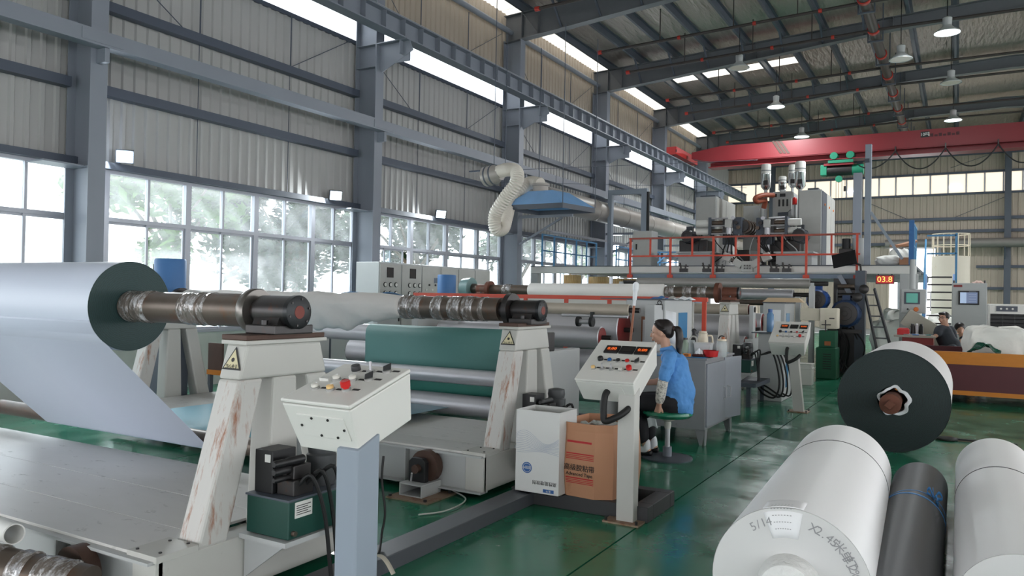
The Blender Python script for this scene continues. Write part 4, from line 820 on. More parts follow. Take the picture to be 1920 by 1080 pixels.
# air cooler
q0, q1 = at(1851, 640, Y=17.2), at(1925, 571, Y=17.2); zc = q1.z
t = thing('air_cooler', 'white portable air cooler with black louvres at the right edge', 'air cooler', ((q0.x+q1.x)/2, 17.5, 0))
MB().box((q0.x, 17.2, .12), (q1.x+.05, 17.8, zc)).build('body', white, t, .03); z0, z1 = at(1880,584,Y=17.2).z, at(1880,574,Y=17.2).z
MB().box((at(1868,580,Y=17.2).x, 17.185, z0), (at(1908,580,Y=17.2).x, 17.2, z1)).build('control_strip', mat('dark_blue_grey_plastic', s(60,66,78), .4), t)
for k in range(3): MB().cyl((at(1877+11*k,579,Y=17.18).x, 17.185, (z0+z1)/2), (at(1877+11*k,579,Y=17.18).x, 17.175, (z0+z1)/2), .018, n=10).build('dial', white, t)
gx0, gx1, gz0, gz1 = at(1857,590,Y=17.2).x, q1.x, at(1880,618,Y=17.2).z, at(1880,588.5,Y=17.2).z
MB().box((gx0, 17.19, gz0-.3), (gx1, 17.2, gz1)).build('grille_recess', black, t)
for k in range(9): MB().obox(((gx0+gx1)/2, 17.18, gz1-.03-.07*k), (gx1-gx0, .04, .008), (R(30),0,0)).build('louvre', mat('dark_louvre', s(52,52,54), .4), t)
for k in (1, 2): MB().box((gx0+(gx1-gx0)*k/3, 17.165, gz0-.3), (gx0+(gx1-gx0)*k/3+.012, 17.175, gz1)).build('grille_bar', mat('dark_louvre', (0,0,0)), t)
for x in (q0.x+.1, q1.x-.1):
    for y in (17.3, 17.7): MB().cyl((x-.02, y, .06), (x+.02, y, .06), .06, n=14).build('castor', rubber, t)
# ================================================================== metal bench cabinet and what stands on it
bx0, bx1, by0, by1, bzt = -3.19, -2.37, 8.43, 9.6, .955
gcab = mat('worn_grey_cabinet', s(138,139,142), .45, .1, .08, 4., dirt=s(80,80,80), amt=.12)
t = thing('metal_cabinet', 'worn grey metal cabinet with half-open doors behind the seated woman', 'cabinet', ((bx0+bx1)/2, 9, 0))
MB().box((bx0, by0, .17), (bx1-.02, by1, bzt-.02)).build('body', gcab, t, .004); MB().box((bx0-.01, by0-.01, bzt-.02), (bx1, by1+.01, bzt)).build('top', gcab, t, .003)
MB().box((bx1-.019, by0+.02, .2), (bx1, by0+.78, bzt-.06)).build('door', mat('grey_cabinet_door', s(146,150,158), .45, .1, .06), t, .003)
d2 = MB().obox((bx1+.03, by1-.19, .565), (.018, .4, .72), (0,0,R(-14))).build('door', mat('grey_cabinet_door', (1,1,1)), t, .003); MB().box((bx1-.019, by0+.79, .2), (bx1-.012, by1-.02, bzt-.06)).build('door_gap_shade', black, t)  # black sheet stands in for the shade behind the half-open door
for yy, xo in ((by0+.7, .012), (by1-.33, .05)): MB().tube([(bx1, yy, .45), (bx1+.03+xo*.3, yy, .46), (bx1+.03+xo*.3, yy, .58), (bx1, yy, .59)], .006, 6).build('door_handle', chrome, t)
for x in (bx0+.01, bx1-.13):
    for (y, sg) in ((by0+.01, 1), (by1-.01, -1)): fixn(MB().prism([(x, y, .17), (x+.11, y, .17), (x+.08, y, 0), (x+.05, y, 0)], (0,.02*sg,0)).build('leg', gcab, t)); fixn(MB().prism([(x+.1, y, .17), (x+.1, y+.1*sg, .17), (x+.1, y+.05*sg, 0), (x+.1, y, 0)], (.012,0,0)).build('leg', gcab, t))
o = MB().grid(lambda u, v: Vector((bx0+.1+(bx1-bx0-.14)*u, by0+.0+1.1*v, bzt+.003+.003*math.sin(9*u+5*v))), 8, 8).build('blue_mat', mat('blue_plastic_sheet', s(70,130,180), .35)); o.modifiers.new('solid', 'SOLIDIFY').thickness = .003; tag(o, 'blue plastic sheet covering the grey cabinet top', 'mat')
def item(nm, px, py, Y, fn, label, cat, zb=bzt+.007):
    p_ = at(px, py, Y=Y); c = Vector((p_.x, Y, zb)); t = thing(nm, label, cat, c); fn(t, c); return t
cream = mat('cream_plastic', s(214,202,182), .4); redpl = mat('red_bowl_plastic', s(190,34,36), .35)
cl = mat('clear_plastic', s(206,212,212), .12, alpha=.5); cl2 = mat('green_glass_jar', s(140,160,140), .12, alpha=.6)
def pitcher(t, c):
    MB().lathe(c, (0,0,1), [(0,.062),(.02,.066),(.2,.058),(.23,.05),(.245,.054),(.25,.04)], 24).build('body', cream, t); MB().tube(spline([c+Vector((.05,0,.22)), c+Vector((.1,.02,.21)), c+Vector((.1,.02,.1)), c+Vector((.06,0,.06))]), .011, 8).build('handle', cream, t); MB().cyl(c+Vector((0,0,.25)), c+Vector((0,0,.27)), .045, n=18).build('lid', cream, t)
item('vacuum_jug', 1318, 640, 8.95, pitcher, 'cream vacuum jug with handle on the grey cabinet', 'jug')
def bottle(t, c): MB().lathe(c, (0,0,1), [(0,.04),(.19,.04),(.22,.02),(.25,.02)], 20).build('body', black, t); MB().tube(arc(c+Vector((0,0,.26)), .025, 0, math.pi, 8, 'xz'), .007, 6).build('loop_handle', black, t); MB().cyl(c+Vector((0,0,.245)), c+Vector((0,0,.275)), .024, n=14).build('cap', black, t)
item('sports_bottle', 1301, 640, 9.1, bottle, 'black sports bottle with loop cap on the grey cabinet', 'bottle')
def jar(t, c): MB().lathe(c, (0,0,1), [(0,.05),(.02,.06),(.13,.062),(.17,.055),(.18,.06)], 22).build('jar', cl, t); MB().cyl(c+Vector((0,0,.18)), c+Vector((0,0,.2)), .05, n=20).build('lid', cream, t); MB().tube(arc(c+Vector((0,0,.2)), .035, 0, math.pi, 8, 'xz'), .007, 6).build('handle', black, t); MB().cyl(c+Vector((.02,-.02,.2)), c+Vector((.02,-.02,.225)), .02, n=12).build('spout_cap', mat('copper_cap', s(170,100,60), .4), t)
item('plastic_jar', 1353, 664, 8.72, jar, 'clear plastic water jar with black handle on the grey cabinet', 'jar')
def bowl(t, c): MB().lathe(c, (0,0,1), [(0,.06),(.005,.072),(.065,.085),(.07,.085),(.066,.08),(.01,.066),(.008,.0)], 28, False).build('bowl_shell', redpl, t); MB().lathe(c, (0,0,1), [(.067,.083),(.072,.088),(.074,.083)], 28, False).build('rim', redpl, t)
item('red_bowl', 1333, 662, 8.62, bowl, 'red plastic bowl on the grey cabinet', 'bowl')
def tub(t, c): fixn(MB().hexa([c+Vector((x*.08,y*.06,0)) for x, y in ((-1,-1),(1,-1),(1,1),(-1,1))], [c+Vector((x*.095,y*.07,.14)) for x, y in ((-1,-1),(1,-1),(1,1),(-1,1))]).build('tub', mat('milky_plastic', s(206,208,210), .35), t, .008)); fixn(MB().obox(c+Vector((0,0,.143)), (.2,.15,.008)).build('rim', mat('milky_plastic', (1,1,1)), t))
item('plastic_tub', 1319, 650, 8.78, tub, 'milky white plastic tub in the middle of the grey cabinet', 'container')
def tiss(t, c):
    MB().obox(c+Vector((0,0,.015)), (.14,.09,.03)).build('pouch', mat('dark_red_pouch', s(70,30,28), .5), t, .01); MB().grid(lambda u, v: c+Vector(((u-.5)*.1, (v-.5)*.07, .03+.06*math.sin(3.1*u)*math.sin(3.1*v)+.01*math.sin(17*u))), 8, 6).build('tissue', paper, t)
item('tissue_pack', 1311, 664, 8.58, tiss, 'tissue in a dark red pouch on the grey cabinet', 'tissues')
item('glass_jar', 1284, 660, 8.62, lambda t, c: (MB().lathe(c, (0,0,1), [(0,.04),(.14,.042),(.16,.03),(.18,.03)], 18).build('glass', cl2, t), MB().cyl(c+Vector((0,0,.18)), c+Vector((0,0,.2)), .033, n=16).build('lid', darkiron, t)), 'greenish glass jar with metal lid behind the woman', 'jar')
item('flip_mug', 1297, 655, 8.8, lambda t, c: (MB().lathe(c, (0,0,1), [(0,.035),(.16,.038),(.17,.03)], 18).build('mug', cl, t), MB().tube(spline([c+Vector((-.03,0,.17)), c+Vector((0,0,.21)), c+Vector((.05,0,.2)), c+Vector((.06,0,.13))]), .01, 8).build('handle', mat('grey_handle', s(180,178,170), .5), t)), 'clear mug with grey handle between glass jar and tub', 'mug')
item('orange_box', 1288, 664, 8.5, lambda t, c: (MB().obox(c+Vector((0,0,.016)), (.08,.05,.032)).build('box', mat('orange_card', s(222,130,50), .5), t, .003), MB().obox(c+Vector((0,-.0255,.018)), (.05,.001,.012)).build('print', decal_k, t)), 'small orange box on the near edge of the grey cabinet', 'box')
# ================================================================== stool, people
stx, sty = -2.52, 7.57
t = thing('stool', 'round stool with green wrapped seat and flat steel base under the woman', 'stool', (stx, sty, 0))
MB().lathe((stx, sty, 0), (0,0,1), [(0,.25),(.012,.25),(.02,.23),(.024,.05)], 40).build('base_disc', steeld, t); MB().cyl((stx,sty,.02), (stx,sty,.12), .045, n=18).build('socket', steel, t); MB().cyl((stx,sty,.1), (stx,sty,.36), .025, n=14).build('column', chrome, t)
MB().lathe((stx, sty, .3), (0,0,1), [(0,.03),(.05,.036),(.07,.03),(.1,.1),(.12,.12)], 18).build('column_wrap', mat('white_rag_wrap', s(196,194,188), .7), t)
MB().lathe((stx, sty, .4), (0,0,1), [(0,.1),(.02,.22),(.05,.25),(.075,.245),(.085,.2),(.088,.0)], 40, False).build('seat', mat('green_vinyl_seat', s(30,120,90), .22, 0, .15, 8., bump=.3, bscale=20.), t)
p_ = at(1222, 795, Y=7.4); o = MB().grid(lambda u, v: p_+Vector(((u-.5)*.1+.02*v, .02*math.sin(5*u), -.09*v+.05+.02*math.sin(3*u))), 6, 6).build('hanging_scrap', paper, t); o.modifiers.new('solid', 'SOLIDIFY').thickness = .002
def remesh(mb, name, m, voxel, parent=None, it=4):
    me, og = mb.mesh(name, m); o = bpy.data.objects.new(name, me); COL.objects.link(o)
    r_ = o.modifiers.new('r', 'REMESH'); r_.mode = 'VOXEL'; r_.voxel_size = voxel; r_.use_smooth_shade = True
    s_ = o.modifiers.new('s', 'SMOOTH'); s_.iterations = it; s_.factor = .5
    dg = bpy.context.evaluated_depsgraph_get(); m2 = bpy.data.meshes.new_from_object(o.evaluated_get(dg)); bpy.data.objects.remove(o)
    m2.materials.clear(); m2.materials.append(m)
    for pl_ in m2.polygons: pl_.use_smooth = True
    return inst(name, m2, og, parent)
def limb(mb, pts, rs, n=14):
    pp = [Vector(p) for p in pts]; mb.tube(spline(pp, 5), [r for r in interp(rs, len(pp), 5)], n)
    for p_, r in zip(pp, rs): mb.sphere(p_, r*.99, 12)
    return mb
def interp(rs, n, k):
    out = []
    for i in range(n-1): out += [rs[i]+(rs[i+1]-rs[i])*j/k for j in range(k)]
    return out+[rs[-1]]
def hand(mb, wrist, d, nrm, L=.17, curl=.6, flip=1):      # palm and five bent fingers; d towards fingertips, nrm back of the hand
    d = Vector(d).normalized(); nrm = Vector(nrm); nrm = (nrm-d*nrm.dot(d)).normalized(); sd = d.cross(nrm)*flip; w_ = Vector(wrist)
    for k in range(4):
        base = w_+d*L*.5+sd*(k-1.5)*.019*L/.17; limb(mb, [w_+d*.01+sd*(k-1.5)*.011, base], [.017*L/.17, .0125*L/.17], 8)
        fl = L*[.42,.5,.47,.36][k]; c1 = d*math.cos(curl)-nrm*math.sin(curl); c2 = d*math.cos(curl*2.1)-nrm*math.sin(curl*2.1); c3 = d*math.cos(curl*2.9)-nrm*math.sin(curl*2.9)
        p1 = base+c1*fl*.42; p2 = p1+c2*fl*.33; p3 = p2+c3*fl*.25; limb(mb, [base, p1, p2, p3], [.0105*L/.17, .0095*L/.17, .0088*L/.17, .0075*L/.17], 8)
    tb = w_+d*L*.18-sd*.03*L/.17; limb(mb, [w_+d*.03-sd*.012, tb-nrm*.008, tb+d*L*.16-sd*.018-nrm*.02, tb+d*L*.3-sd*.012-nrm*.03], [.016*L/.17, .0125*L/.17, .0105*L/.17, .0085*L/.17], 8)
skin = mat('skin', s(196,152,130), .5, 0, .04, 6.); hairm = mat('dark_hair', s(34,28,28), .4, 0, .2, 30., stretch=(1,1,.2))
def head(mb, c, f, up, h=.235):       # f facing, up; c centre of head; h chin to crown
    f = Vector(f).normalized(); up = Vector(up).normalized(); rt = f.cross(up).normalized(); c = Vector(c); k = h/.235
    def P(a, b, d): return c+(f*a+rt*b+up*d)*k
    def el(p, ra, rb, rc, n=18):
        m_ = MB().sphere((0,0,0), 1, n); mb.add([P(*p)+(f*v.x*ra+rt*v.y*rb+up*v.z*rc)*k for v in m_.v], m_.f, True)
    el((-.012,0,.025), .098, .076, .09); el((.018,0,-.03), .07, .06, .075); el((.038,0,-.085), .032, .034, .026)
    el((.062,0,-.05), .03, .032, .03)
    limb(mb, [P(.083,0,.012), P(.1,0,-.02), P(.102,0,-.03)], [.008*k,.011*k,.013*k], 8)
    for sx in (-1, 1):
        el((.062,sx*.032,.012), .02, .022, .012); el((-.012,sx*.076,-.008), .018, .008, .03, 10); el((.05,sx*.04,-.028), .026, .024, .024)
    el((.092,0,-.063), .012, .022, .006, 10); el((.09,0,-.073), .011, .018, .006, 10)
    return P
def face_parts(P, t, k=1., brow=True):
    ew = mat('eye_white', s(224,220,214), .3); ek = mat('eye_dark', s(30,22,20), .3); lp = mat('lips', s(168,96,88), .5)
    for sx in (-1, 1):
        MB().sphere(P(.0765,sx*.031,.004), .0095*k, 10, (1,1,.6)).build('eye', ew, t); MB().sphere(P(.083,sx*.031,.004), .005*k, 8).build('iris', ek, t)
        MB().tube([P(.078,sx*.046,.022), P(.087,sx*.03,.027), P(.087,sx*.014,.024)], .003*k, 6).build('eyebrow', hairm, t)
    MB().tube([P(.088,-.018,-.068), P(.1,0,-.067), P(.088,.018,-.068)], .0045*k, 6).build('mouth', lp, t)
# --- seated woman, facing the rollers
Yw = 7.57
J = lambda px, py, dy=0: at(px, py, Y=Yw+dy)
hc = J(1240, 624); fdir = Vector((-1, -.06, -.04)); hip = J(1266, 752); neck = J(1250, 656); chest = J(1263, 690)
t = thing('person', 'seated woman in blue shirt and black trousers with ponytail, watching the rollers', 'person', (stx, sty, .48), None)
body = MB(); P = head(body, hc, fdir, (-.12,0,1), .25)
limb(body, [hc+Vector((.03,0,-.05)), neck, neck+Vector((.02,0,-.08))], [.052, .05, .06])
limb(body, [neck+Vector((.02,0,-.08)), chest, J(1272,725), hip], [.08, .12, .11, .14]); 
shL = J(1257, 669, -.17); elL = J(1243, 716, -.24); wrL = J(1236, 757, -.2); shR = J(1257, 669, .17); elR = shR+Vector((-.1,.06,-.24)); wrR = elR+Vector((-.2,-.06,-.05))
limb(body, [neck+Vector((.02,-.05,-.09)), shL, elL, wrL], [.05,.052,.04,.027]); limb(body, [neck+Vector((.02,.05,-.09)), shR, elR, wrR], [.05,.052,.04,.027])
hand(body, wrL+Vector((0,0,-.01)), Vector((-.25,-.0,-1)), Vector((-.5,-1,0)), .165, .55); hand(body, wrR, Vector((-1,-.1,-.3)), Vector((0,.2,1)), .16, .4, -1)
legs = []
for sg, dy in ((-1, -.09), (1, .09)):
    h0 = hip+Vector((-.02,dy,-.02)); kn = Vector((hip.x-.44, Yw+dy*1.25, .53)); an = Vector((hip.x-.27, Yw+dy*1.1+.03, .1)); legs.append((h0, kn, an))
    limb(body, [h0, kn, kn.lerp(an,.4)+Vector((.03,0,0)), an], [.09,.06,.055,.036])
    limb(body, [an+Vector((.02,0,-.03)), an+Vector((-.08,0,-.07)), an+Vector((-.15,0,-.08))], [.034,.03,.024])
bo = remesh(body, 'body', skin, .0062, t, 3)
face_parts(P, t, .25/.235)
# shirt
blu = mat('blue_work_shirt', s(84,142,204), .75, 0, .07, 9., bump=.5, bscale=13.)
sh = MB(); limb(sh, [neck+Vector((.015,0,-.02)), chest+Vector((.005,0,.04)), J(1270,712), J(1274,735), hip+Vector((.01,0,-.0))], [.07,.13,.142,.15,.162], 20)
sh2 = [v for v in sh.v]
for i, v in enumerate(sh.v):      # wider than deep
    pass
for sl, el_ in ((shL, elL), (shR, elR)): limb(sh, [neck+Vector((.02,(sl.y-Yw)*.35,-.075)), sl, sl.lerp(el_, .75)], [.06,.068,.066], 16)
limb(sh, [hip+Vector((.06,-.05,-.01)), hip+Vector((.085,.0,-.07))], [.12,.1]); limb(sh, [hip+Vector((.06,.05,-.01)), hip+Vector((.085,.0,-.07))], [.12,.1])
so = remesh(sh, 'shirt', blu, .009, t, 3)
for v in so.data.vertices: v.co.y *= 1.06
MB().lathe(neck+Vector((.012,0,-.03)), (-.25,0,1), [(0,.082),(.03,.068),(.06,.064),(.035,.078)], 24, False).build('collar', blu, t)
for q in (so,):
    tex = bpy.data.textures.new('shirt_folds', 'CLOUDS'); tex.noise_scale = .09; dm = q.modifiers.new('folds', 'DISPLACE'); dm.texture = tex; dm.strength = .035; dm.mid_level = .5
tr = MB()
for (h0, kn, an) in legs: limb(tr, [h0+Vector((.05,0,-.01)), h0, kn, kn.lerp(an,.45)+Vector((.03,0,0)), kn.lerp(an,.78)], [.1,.106,.078,.076,.066], 16)
limb(tr, [hip+Vector((.0,-.06,-.03)), hip+Vector((0,.06,-.03))], [.14,.14])
remesh(tr, 'trousers', mat('black_trousers', s(30,30,34), .8, 0, .1, 8.), .01, t, 3)
slv = mat('patterned_sleeve_guard', s(206,202,194), .8, 0, .05, 20., dirt=s(110,106,104), amt=.5, dscale=45.)
a0 = shL.lerp(elL, .72)
def arml(u): return (a0.lerp(elL, u/.5) if u < .5 else elL.lerp(wrL, (u-.5)/.5*.94))
MB().tube([arml(k/12) for k in range(13)], [.05,.054,.052,.053,.051,.052,.05,.052,.05,.051,.049,.046,.036], 18).build('sleeve_guard', slv, t)
MB().lathe(wrL+Vector((0,0,.018)), elL-wrL, [(0,.03),(.006,.034),(.014,.033),(.02,.029)], 16, False).build('wristband', paper, t)
for (h0, kn, an) in legs:
    c0 = an+Vector((-.03,0,-.055))
    so_ = MB(); limb(so_, [an+Vector((.035,0,-.055)), an+Vector((-.05,0,-.062)), an+Vector((-.16,0,-.075))], [.036,.038,.026]); o = remesh(so_, 'shoe', mat('black_shoe', s(24,24,26), .4), .008, t, 2)
    so_ = MB(); limb(so_, [an+Vector((.0,0,.05)), an+Vector((.0,0,-.02)), an+Vector((-.07,0,-.04))], [.042,.043,.036]); remesh(so_, 'sock', paper, .008, t, 2)
# hair
hr = MB(); up_ = Vector((-.12,0,1)).normalized()
m_ = MB().sphere((0,0,0), 1, 24); hr.add([P(-.042,0,.043)+Vector((v.x*.092, v.y*.085, v.z*.094)) for v in m_.v], m_.f, True)
m_ = MB().sphere((0,0,0), 1, 20); hr.add([P(-.075,0,.005)+Vector((v.x*.05, v.y*.074, v.z*.065)) for v in m_.v], m_.f, True)
m_ = MB().sphere((0,0,0), 1, 20); hr.add([P(-.006,0,.09)+Vector((v.x*.074, v.y*.07, v.z*.044)) for v in m_.v], m_.f, True)
for sx in (-1, 1): limb(hr, [P(.04,sx*.05,.085), P(.005,sx*.073,.05), P(-.04,sx*.078,.03)], [.012,.014,.016])
remesh(hr, 'hair', hairm, .0075, t, 3)
pb = P(-.125,0,.04); MB().lathe(pb, (1,0,.1), [(-.01,.02),(0,.028),(.015,.026),(.022,.018)], 14).build('hair_tie', mat('brown_hair_tie', s(70,50,46), .6), t)
pt_ = MB(); limb(pt_, [pb, pb+Vector((.045,0,-.01)), pb+Vector((.06,0,-.09)), pb+Vector((.055,0,-.19)), pb+Vector((.075,-.01,-.27))], [.022,.036,.04,.034,.012]); remesh(pt_, 'ponytail', hairm, .008, t, 2)
# --- leaning man
Ym = 18.0
K = lambda px, py, dy=0: at(px, py, Y=Ym+dy)
hc = K(1769, 597); t = thing('person', 'man in dark grey t-shirt and glasses leaning over the tool table', 'person', (K(1775,650).x, Ym, 0))
body = MB(); P = head(body, hc, Vector((-.5,-.85,.1)), (0,0,1), .25); nk = K(1772, 612); ch_ = K(1770, 625); hp = K(1784, 655); hp.z = .74
limb(body, [hc+Vector((.02,0,-.05)), nk], [.06,.062]); limb(body, [nk, ch_, K(1776,642), hp], [.08,.15,.14,.15])
sL = K(1762, 617, -.12); eL = K(1756, 628, -.22); wL = K(1749, 634, -.3); sR = K(1782, 618, .15); eR = K(1790, 640, .15); wR = K(1775, 650, -.1)
limb(body, [nk+Vector((0,0,-.05)), sL, eL, wL], [.06,.062,.045,.032]); limb(body, [nk+Vector((0,0,-.05)), sR, eR, wR], [.06,.062,.045,.032])
hand(body, wL, (-.4,-.3,-.8), (-.6,-.5,.4), .18, .4); hand(body, wR, (-1,-.3,0), (0,0,1), .18, .4, -1)
for dy in (-.1, .1):
    an = Vector((hp.x+.15, Ym+dy*1.4, .1)); limb(body, [hp+Vector((0,dy,-.02)), hp.lerp(an,.5)+Vector((-.05,dy*.2,0)), an], [.1,.07,.045]); limb(body, [an+Vector((.03,0,-.05)), an+Vector((-.14,-.03,-.06))], [.04,.035])
remesh(body, 'body', skin, .012, t, 3); face_parts(P, t, 1.06)
gl = MB()
for sx in (-1, 1): gl.tube([P(.098+.0*math.cos(a), sx*.032+.022*math.cos(a), .004+.018*math.sin(a)) for a in [k*math.pi/6 for k in range(13)]], .0022, 6); gl.tube([P(.095,sx*.054,.006), P(.0,sx*.085,.01)], .002, 6)
gl.tube([P(.1,-.01,.006), P(.1,.01,.006)], .002, 6); gl.build('glasses', black, t)
sh = MB(); limb(sh, [nk+Vector((.0,0,-.05)), ch_, K(1776,640), hp+Vector((0,0,.02))], [.1,.17,.175,.18], 18)
for sl, el_ in ((sL, eL), (sR, eR)): limb(sh, [nk+Vector((0,(sl.y-Ym)*.3,-.06)), sl, sl.lerp(el_, .7)], [.075,.085,.08])
remesh(sh, 't_shirt', mat('dark_grey_tshirt', s(62,66,74), .8, 0, .06), .016, t, 3)
tr = MB(); limb(tr, [hp+Vector((0,-.05,-.05)), hp+Vector((0,.05,-.05))], [.15,.15])
for dy in (-.1, .1):
    an = Vector((hp.x+.15, Ym+dy*1.4, .1)); limb(tr, [hp+Vector((0,dy,-.02)), hp.lerp(an,.5)+Vector((-.05,dy*.2,0)), an], [.12,.09,.07])
remesh(tr, 'trousers', mat('grey_work_trousers', s(96,102,112), .8), .016, t, 3)
hr = MB(); m_ = MB().sphere((0,0,0), 1, 20); hr.add([P(-.03,0,.045)+Vector((v.x*.1, v.y*.1, v.z*.095)) for v in m_.v], m_.f, True)
limb(hr, [P(.06,-.04,.085), P(.075,.0,.085), P(.06,.04,.085)], [.026,.028,.026]); remesh(hr, 'hair', hairm, .012, t, 2)
# second worker, only head-back and forearm beside the bags
c = at(1800, 617, Y=19.3)
t = thing('person', 'person mostly hidden behind the white bulk bags, only dark hair and forearm showing', 'person', (c.x, 19.3, 0))
body = MB(); P = head(body, c, Vector((.3,-1,0)), (0,0,1), .25); limb(body, [c+Vector((0,0,-.05)), c+Vector((.1,0,-.2)), c+Vector((.22,0,-.5)), c+Vector((.25,0,-.9))], [.06,.1,.15,.14])
limb(body, [c+Vector((.05,-.05,-.25)), c+Vector((-.05,-.15,-.35)), c+Vector((-.1,-.25,-.2))], [.06,.045,.03]); hand(body, c+Vector((-.1,-.25,-.2)), (.1,-.2,1), (-1,0,0), .17, .6)
for dy in (-.1, .1): limb(body, [c+Vector((.25,dy,-.9)), (c.x+.2, 19.3+dy, .45), (c.x+.2, 19.3+dy, .06)], [.1,.07,.05]); limb(body, [(c.x+.2, 19.3+dy, .05), (c.x+.1, 19.15+dy, .04)], [.04,.035])
remesh(body, 'body', skin, .014, t, 2); face_parts(P, t, 1.06)
hr = MB(); m_ = MB().sphere((0,0,0), 1, 16); hr.add([P(-.02,0,.045)+Vector((v.x*.11, v.y*.11, v.z*.1)) for v in m_.v], m_.f, True); remesh(hr, 'hair', hairm, .014, t, 2)
sh = MB(); limb(sh, [c+Vector((.1,0,-.2)), c+Vector((.22,0,-.5)), c+Vector((.25,0,-.9))], [.12,.18,.16]); remesh(sh, 'shirt', mat('dark_grey_tshirt', (0,0,0)), .018, t, 2)
# ================================================================== middle of the line
# electrical cabinets along the wall
XE = -9.75
ys_ = [at(px, 500, X=XE).y for px in (712, 790, 838, 868, 920)]
y = ys_[0]; k = 0; nE = 6; wE = (ys_[-1]-ys_[0])/nE
words = ['leftmost', 'second from the left', 'third from the left', 'third from the right', 'second from the right', 'rightmost']
for k in range(nE):
    y0 = ys_[0]+wE*k
    t = thing('electrical_cabinet', words[k]+' of the six grey electrical cabinets under the wall windows', 'cabinet', (XE-.3, y0+wE/2, 0), 'electrical cabinets by the windows')
    MB().box((XE-.6, y0+.004, .1), (XE-.02, y0+wE-.004, 2.22)).build('body', mgrey, t, .01); MB().box((XE-.58, y0+.02, 0), (XE-.04, y0+wE-.02, .1)).build('plinth', steeld, t)
    d = MB().box((XE-.02, y0+.02, .14), (XE, y0+wE-.02, 2.18)).build('door', mat('pale_grey_door', s(178,178,174), .45), t, .004)
    MB().box((XE, y0+wE-.09, 1.05), (XE+.02, y0+wE-.06, 1.2)).build('handle', black, d)
    if k in (0, 1):
        MB().box((XE, y0+.22+.05*k, 1.92), (XE+.012, y0+.42+.05*k, 2.12)).build('vent_grille', darkiron, d)
        for q in range(6): MB().lathe((XE, y0+.17+.17*(q % 3)+.1*k, 1.78-.17*(q//3)), (1,0,0), [(0,.05),(.012,.05),(.016,.042)], 14).build('meter', black, d); MB().cyl((XE+.016, y0+.17+.17*(q % 3)+.1*k, 1.78-.17*(q//3)), (XE+.018, y0+.17+.17*(q % 3)+.1*k, 1.78-.17*(q//3)), .038, n=12).build('meter_face', white, d)
        if k == 1: MB().box((XE, y0+.3, 1.42), (XE+.006, y0+.56, 1.53)).build('orange_label', mat('orange_card', (1,1,1)), d)
    if k in (2, 4):
        for q in range(5): MB().cyl((XE, y0+.15+.11*q, 1.7+.1*(q % 2)), (XE+.02, y0+.15+.11*q, 1.7+.1*(q % 2)), .022, n=10).build('indicator', black if q % 2 else white, d)
# blue drums
for (px, py, X, zt_, lb, rr_) in ((320, 485, -8.25, 1.97, 'blue cylindrical motor drum standing left, behind the big grey-white roll', .18), (838, 515, -8.35, 1.975, 'blue cylindrical motor drum in front of the electrical cabinets', .175)):
    c = at(px, py, X=X); t = thing('blue_drum', lb, 'drum', (c.x, c.y, 0), 'blue motor drums')
    MB().lathe((c.x, c.y, zt_-.47), (0,0,1), [(0,rr_),(.45,rr_),(.47,rr_-.01)], 32).build('drum', mat('blue_drum_paint', s(66,112,164), .5), t); MB().lathe((c.x, c.y, zt_-.53), (0,0,1), [(0,.15),(.06,.16)], 24).build('black_base', black, t)
    MB().box((c.x-.16, c.y-.16, 0), (c.x+.16, c.y+.16, zt_-.53)).build('pedestal', steeld, t, .01); MB().box((c.x-.26, c.y-.05, zt_-.16), (c.x-.17, c.y+.05, zt_-.06)).build('terminal_box', steeld, t)
    for q in range(4): MB().cyl((c.x+.13*math.cos(q*1.57+.7), c.y+.13*math.sin(q*1.57+.7), zt_-.53), (c.x+.13*math.cos(q*1.57+.7), c.y+.13*math.sin(q*1.57+.7), zt_-.5), .015, n=6).build('bolt', darkiron, t)
# bits behind the first stand
c = at(586, 606, Y=7.9); o = MB().box((c.x-.1, 7.8, c.z-.12), (c.x+.1, 8.05, c.z+.09)).build('cardboard_box', card, None, .004); tag(o, 'small brown cardboard box behind the nearest bearing', 'box')
c2 = Vector((c.x, 7.92, 0)); o = MB().box((c.x-.2, 7.75, c.z-.16), (c.x+.2, 8.1, c.z-.12)).box((c.x-.18, 7.78, 0), (c.x-.12, 7.84, c.z-.16)).box((c.x+.12, 7.78, 0), (c.x+.18, 7.84, c.z-.16)).box((c.x-.18, 8.02, 0), (c.x-.12, 8.08, c.z-.16)).box((c.x+.12, 8.02, 0), (c.x+.18, 8.08, c.z-.16)).build('steel_side_table', steeld); tag(o, 'dark steel side table under the small cardboard box', 'table')
c = at(412, 665, Y=6.6)
t = thing('tool_cart', 'small brown and orange cart with blue bags between the stands', 'cart', (c.x, 6.75, 0))
MB().box((c.x-.09, 6.5, .62), (c.x+.16, 6.53, .95)).build('side_board', brownp, t); MB().box((c.x-.1, 6.49, .56), (c.x+.3, 6.9, .62)).build('orange_rim', orange, t); MB().box((c.x-.09, 6.5, .2), (c.x-.05, 6.55, .56)).box((c.x+.22, 6.5, .2), (c.x+.26, 6.55, .56)).build('cart_legs', steeld, t)
for q in (-.07, .24): MB().cyl((c.x+q-.02, 6.55, .1), (c.x+q+.02, 6.55, .1), .1, n=18).build('wheel', mat('white_castor', s(180,178,170), .5), t)
bag((c.x+.17, 6.72, .62), .09, .1, .1, 'light blue plastic bag in the small orange cart', 9, mat('light_blue_bag', s(90,140,200), .4), 'bags in the cart', .8)
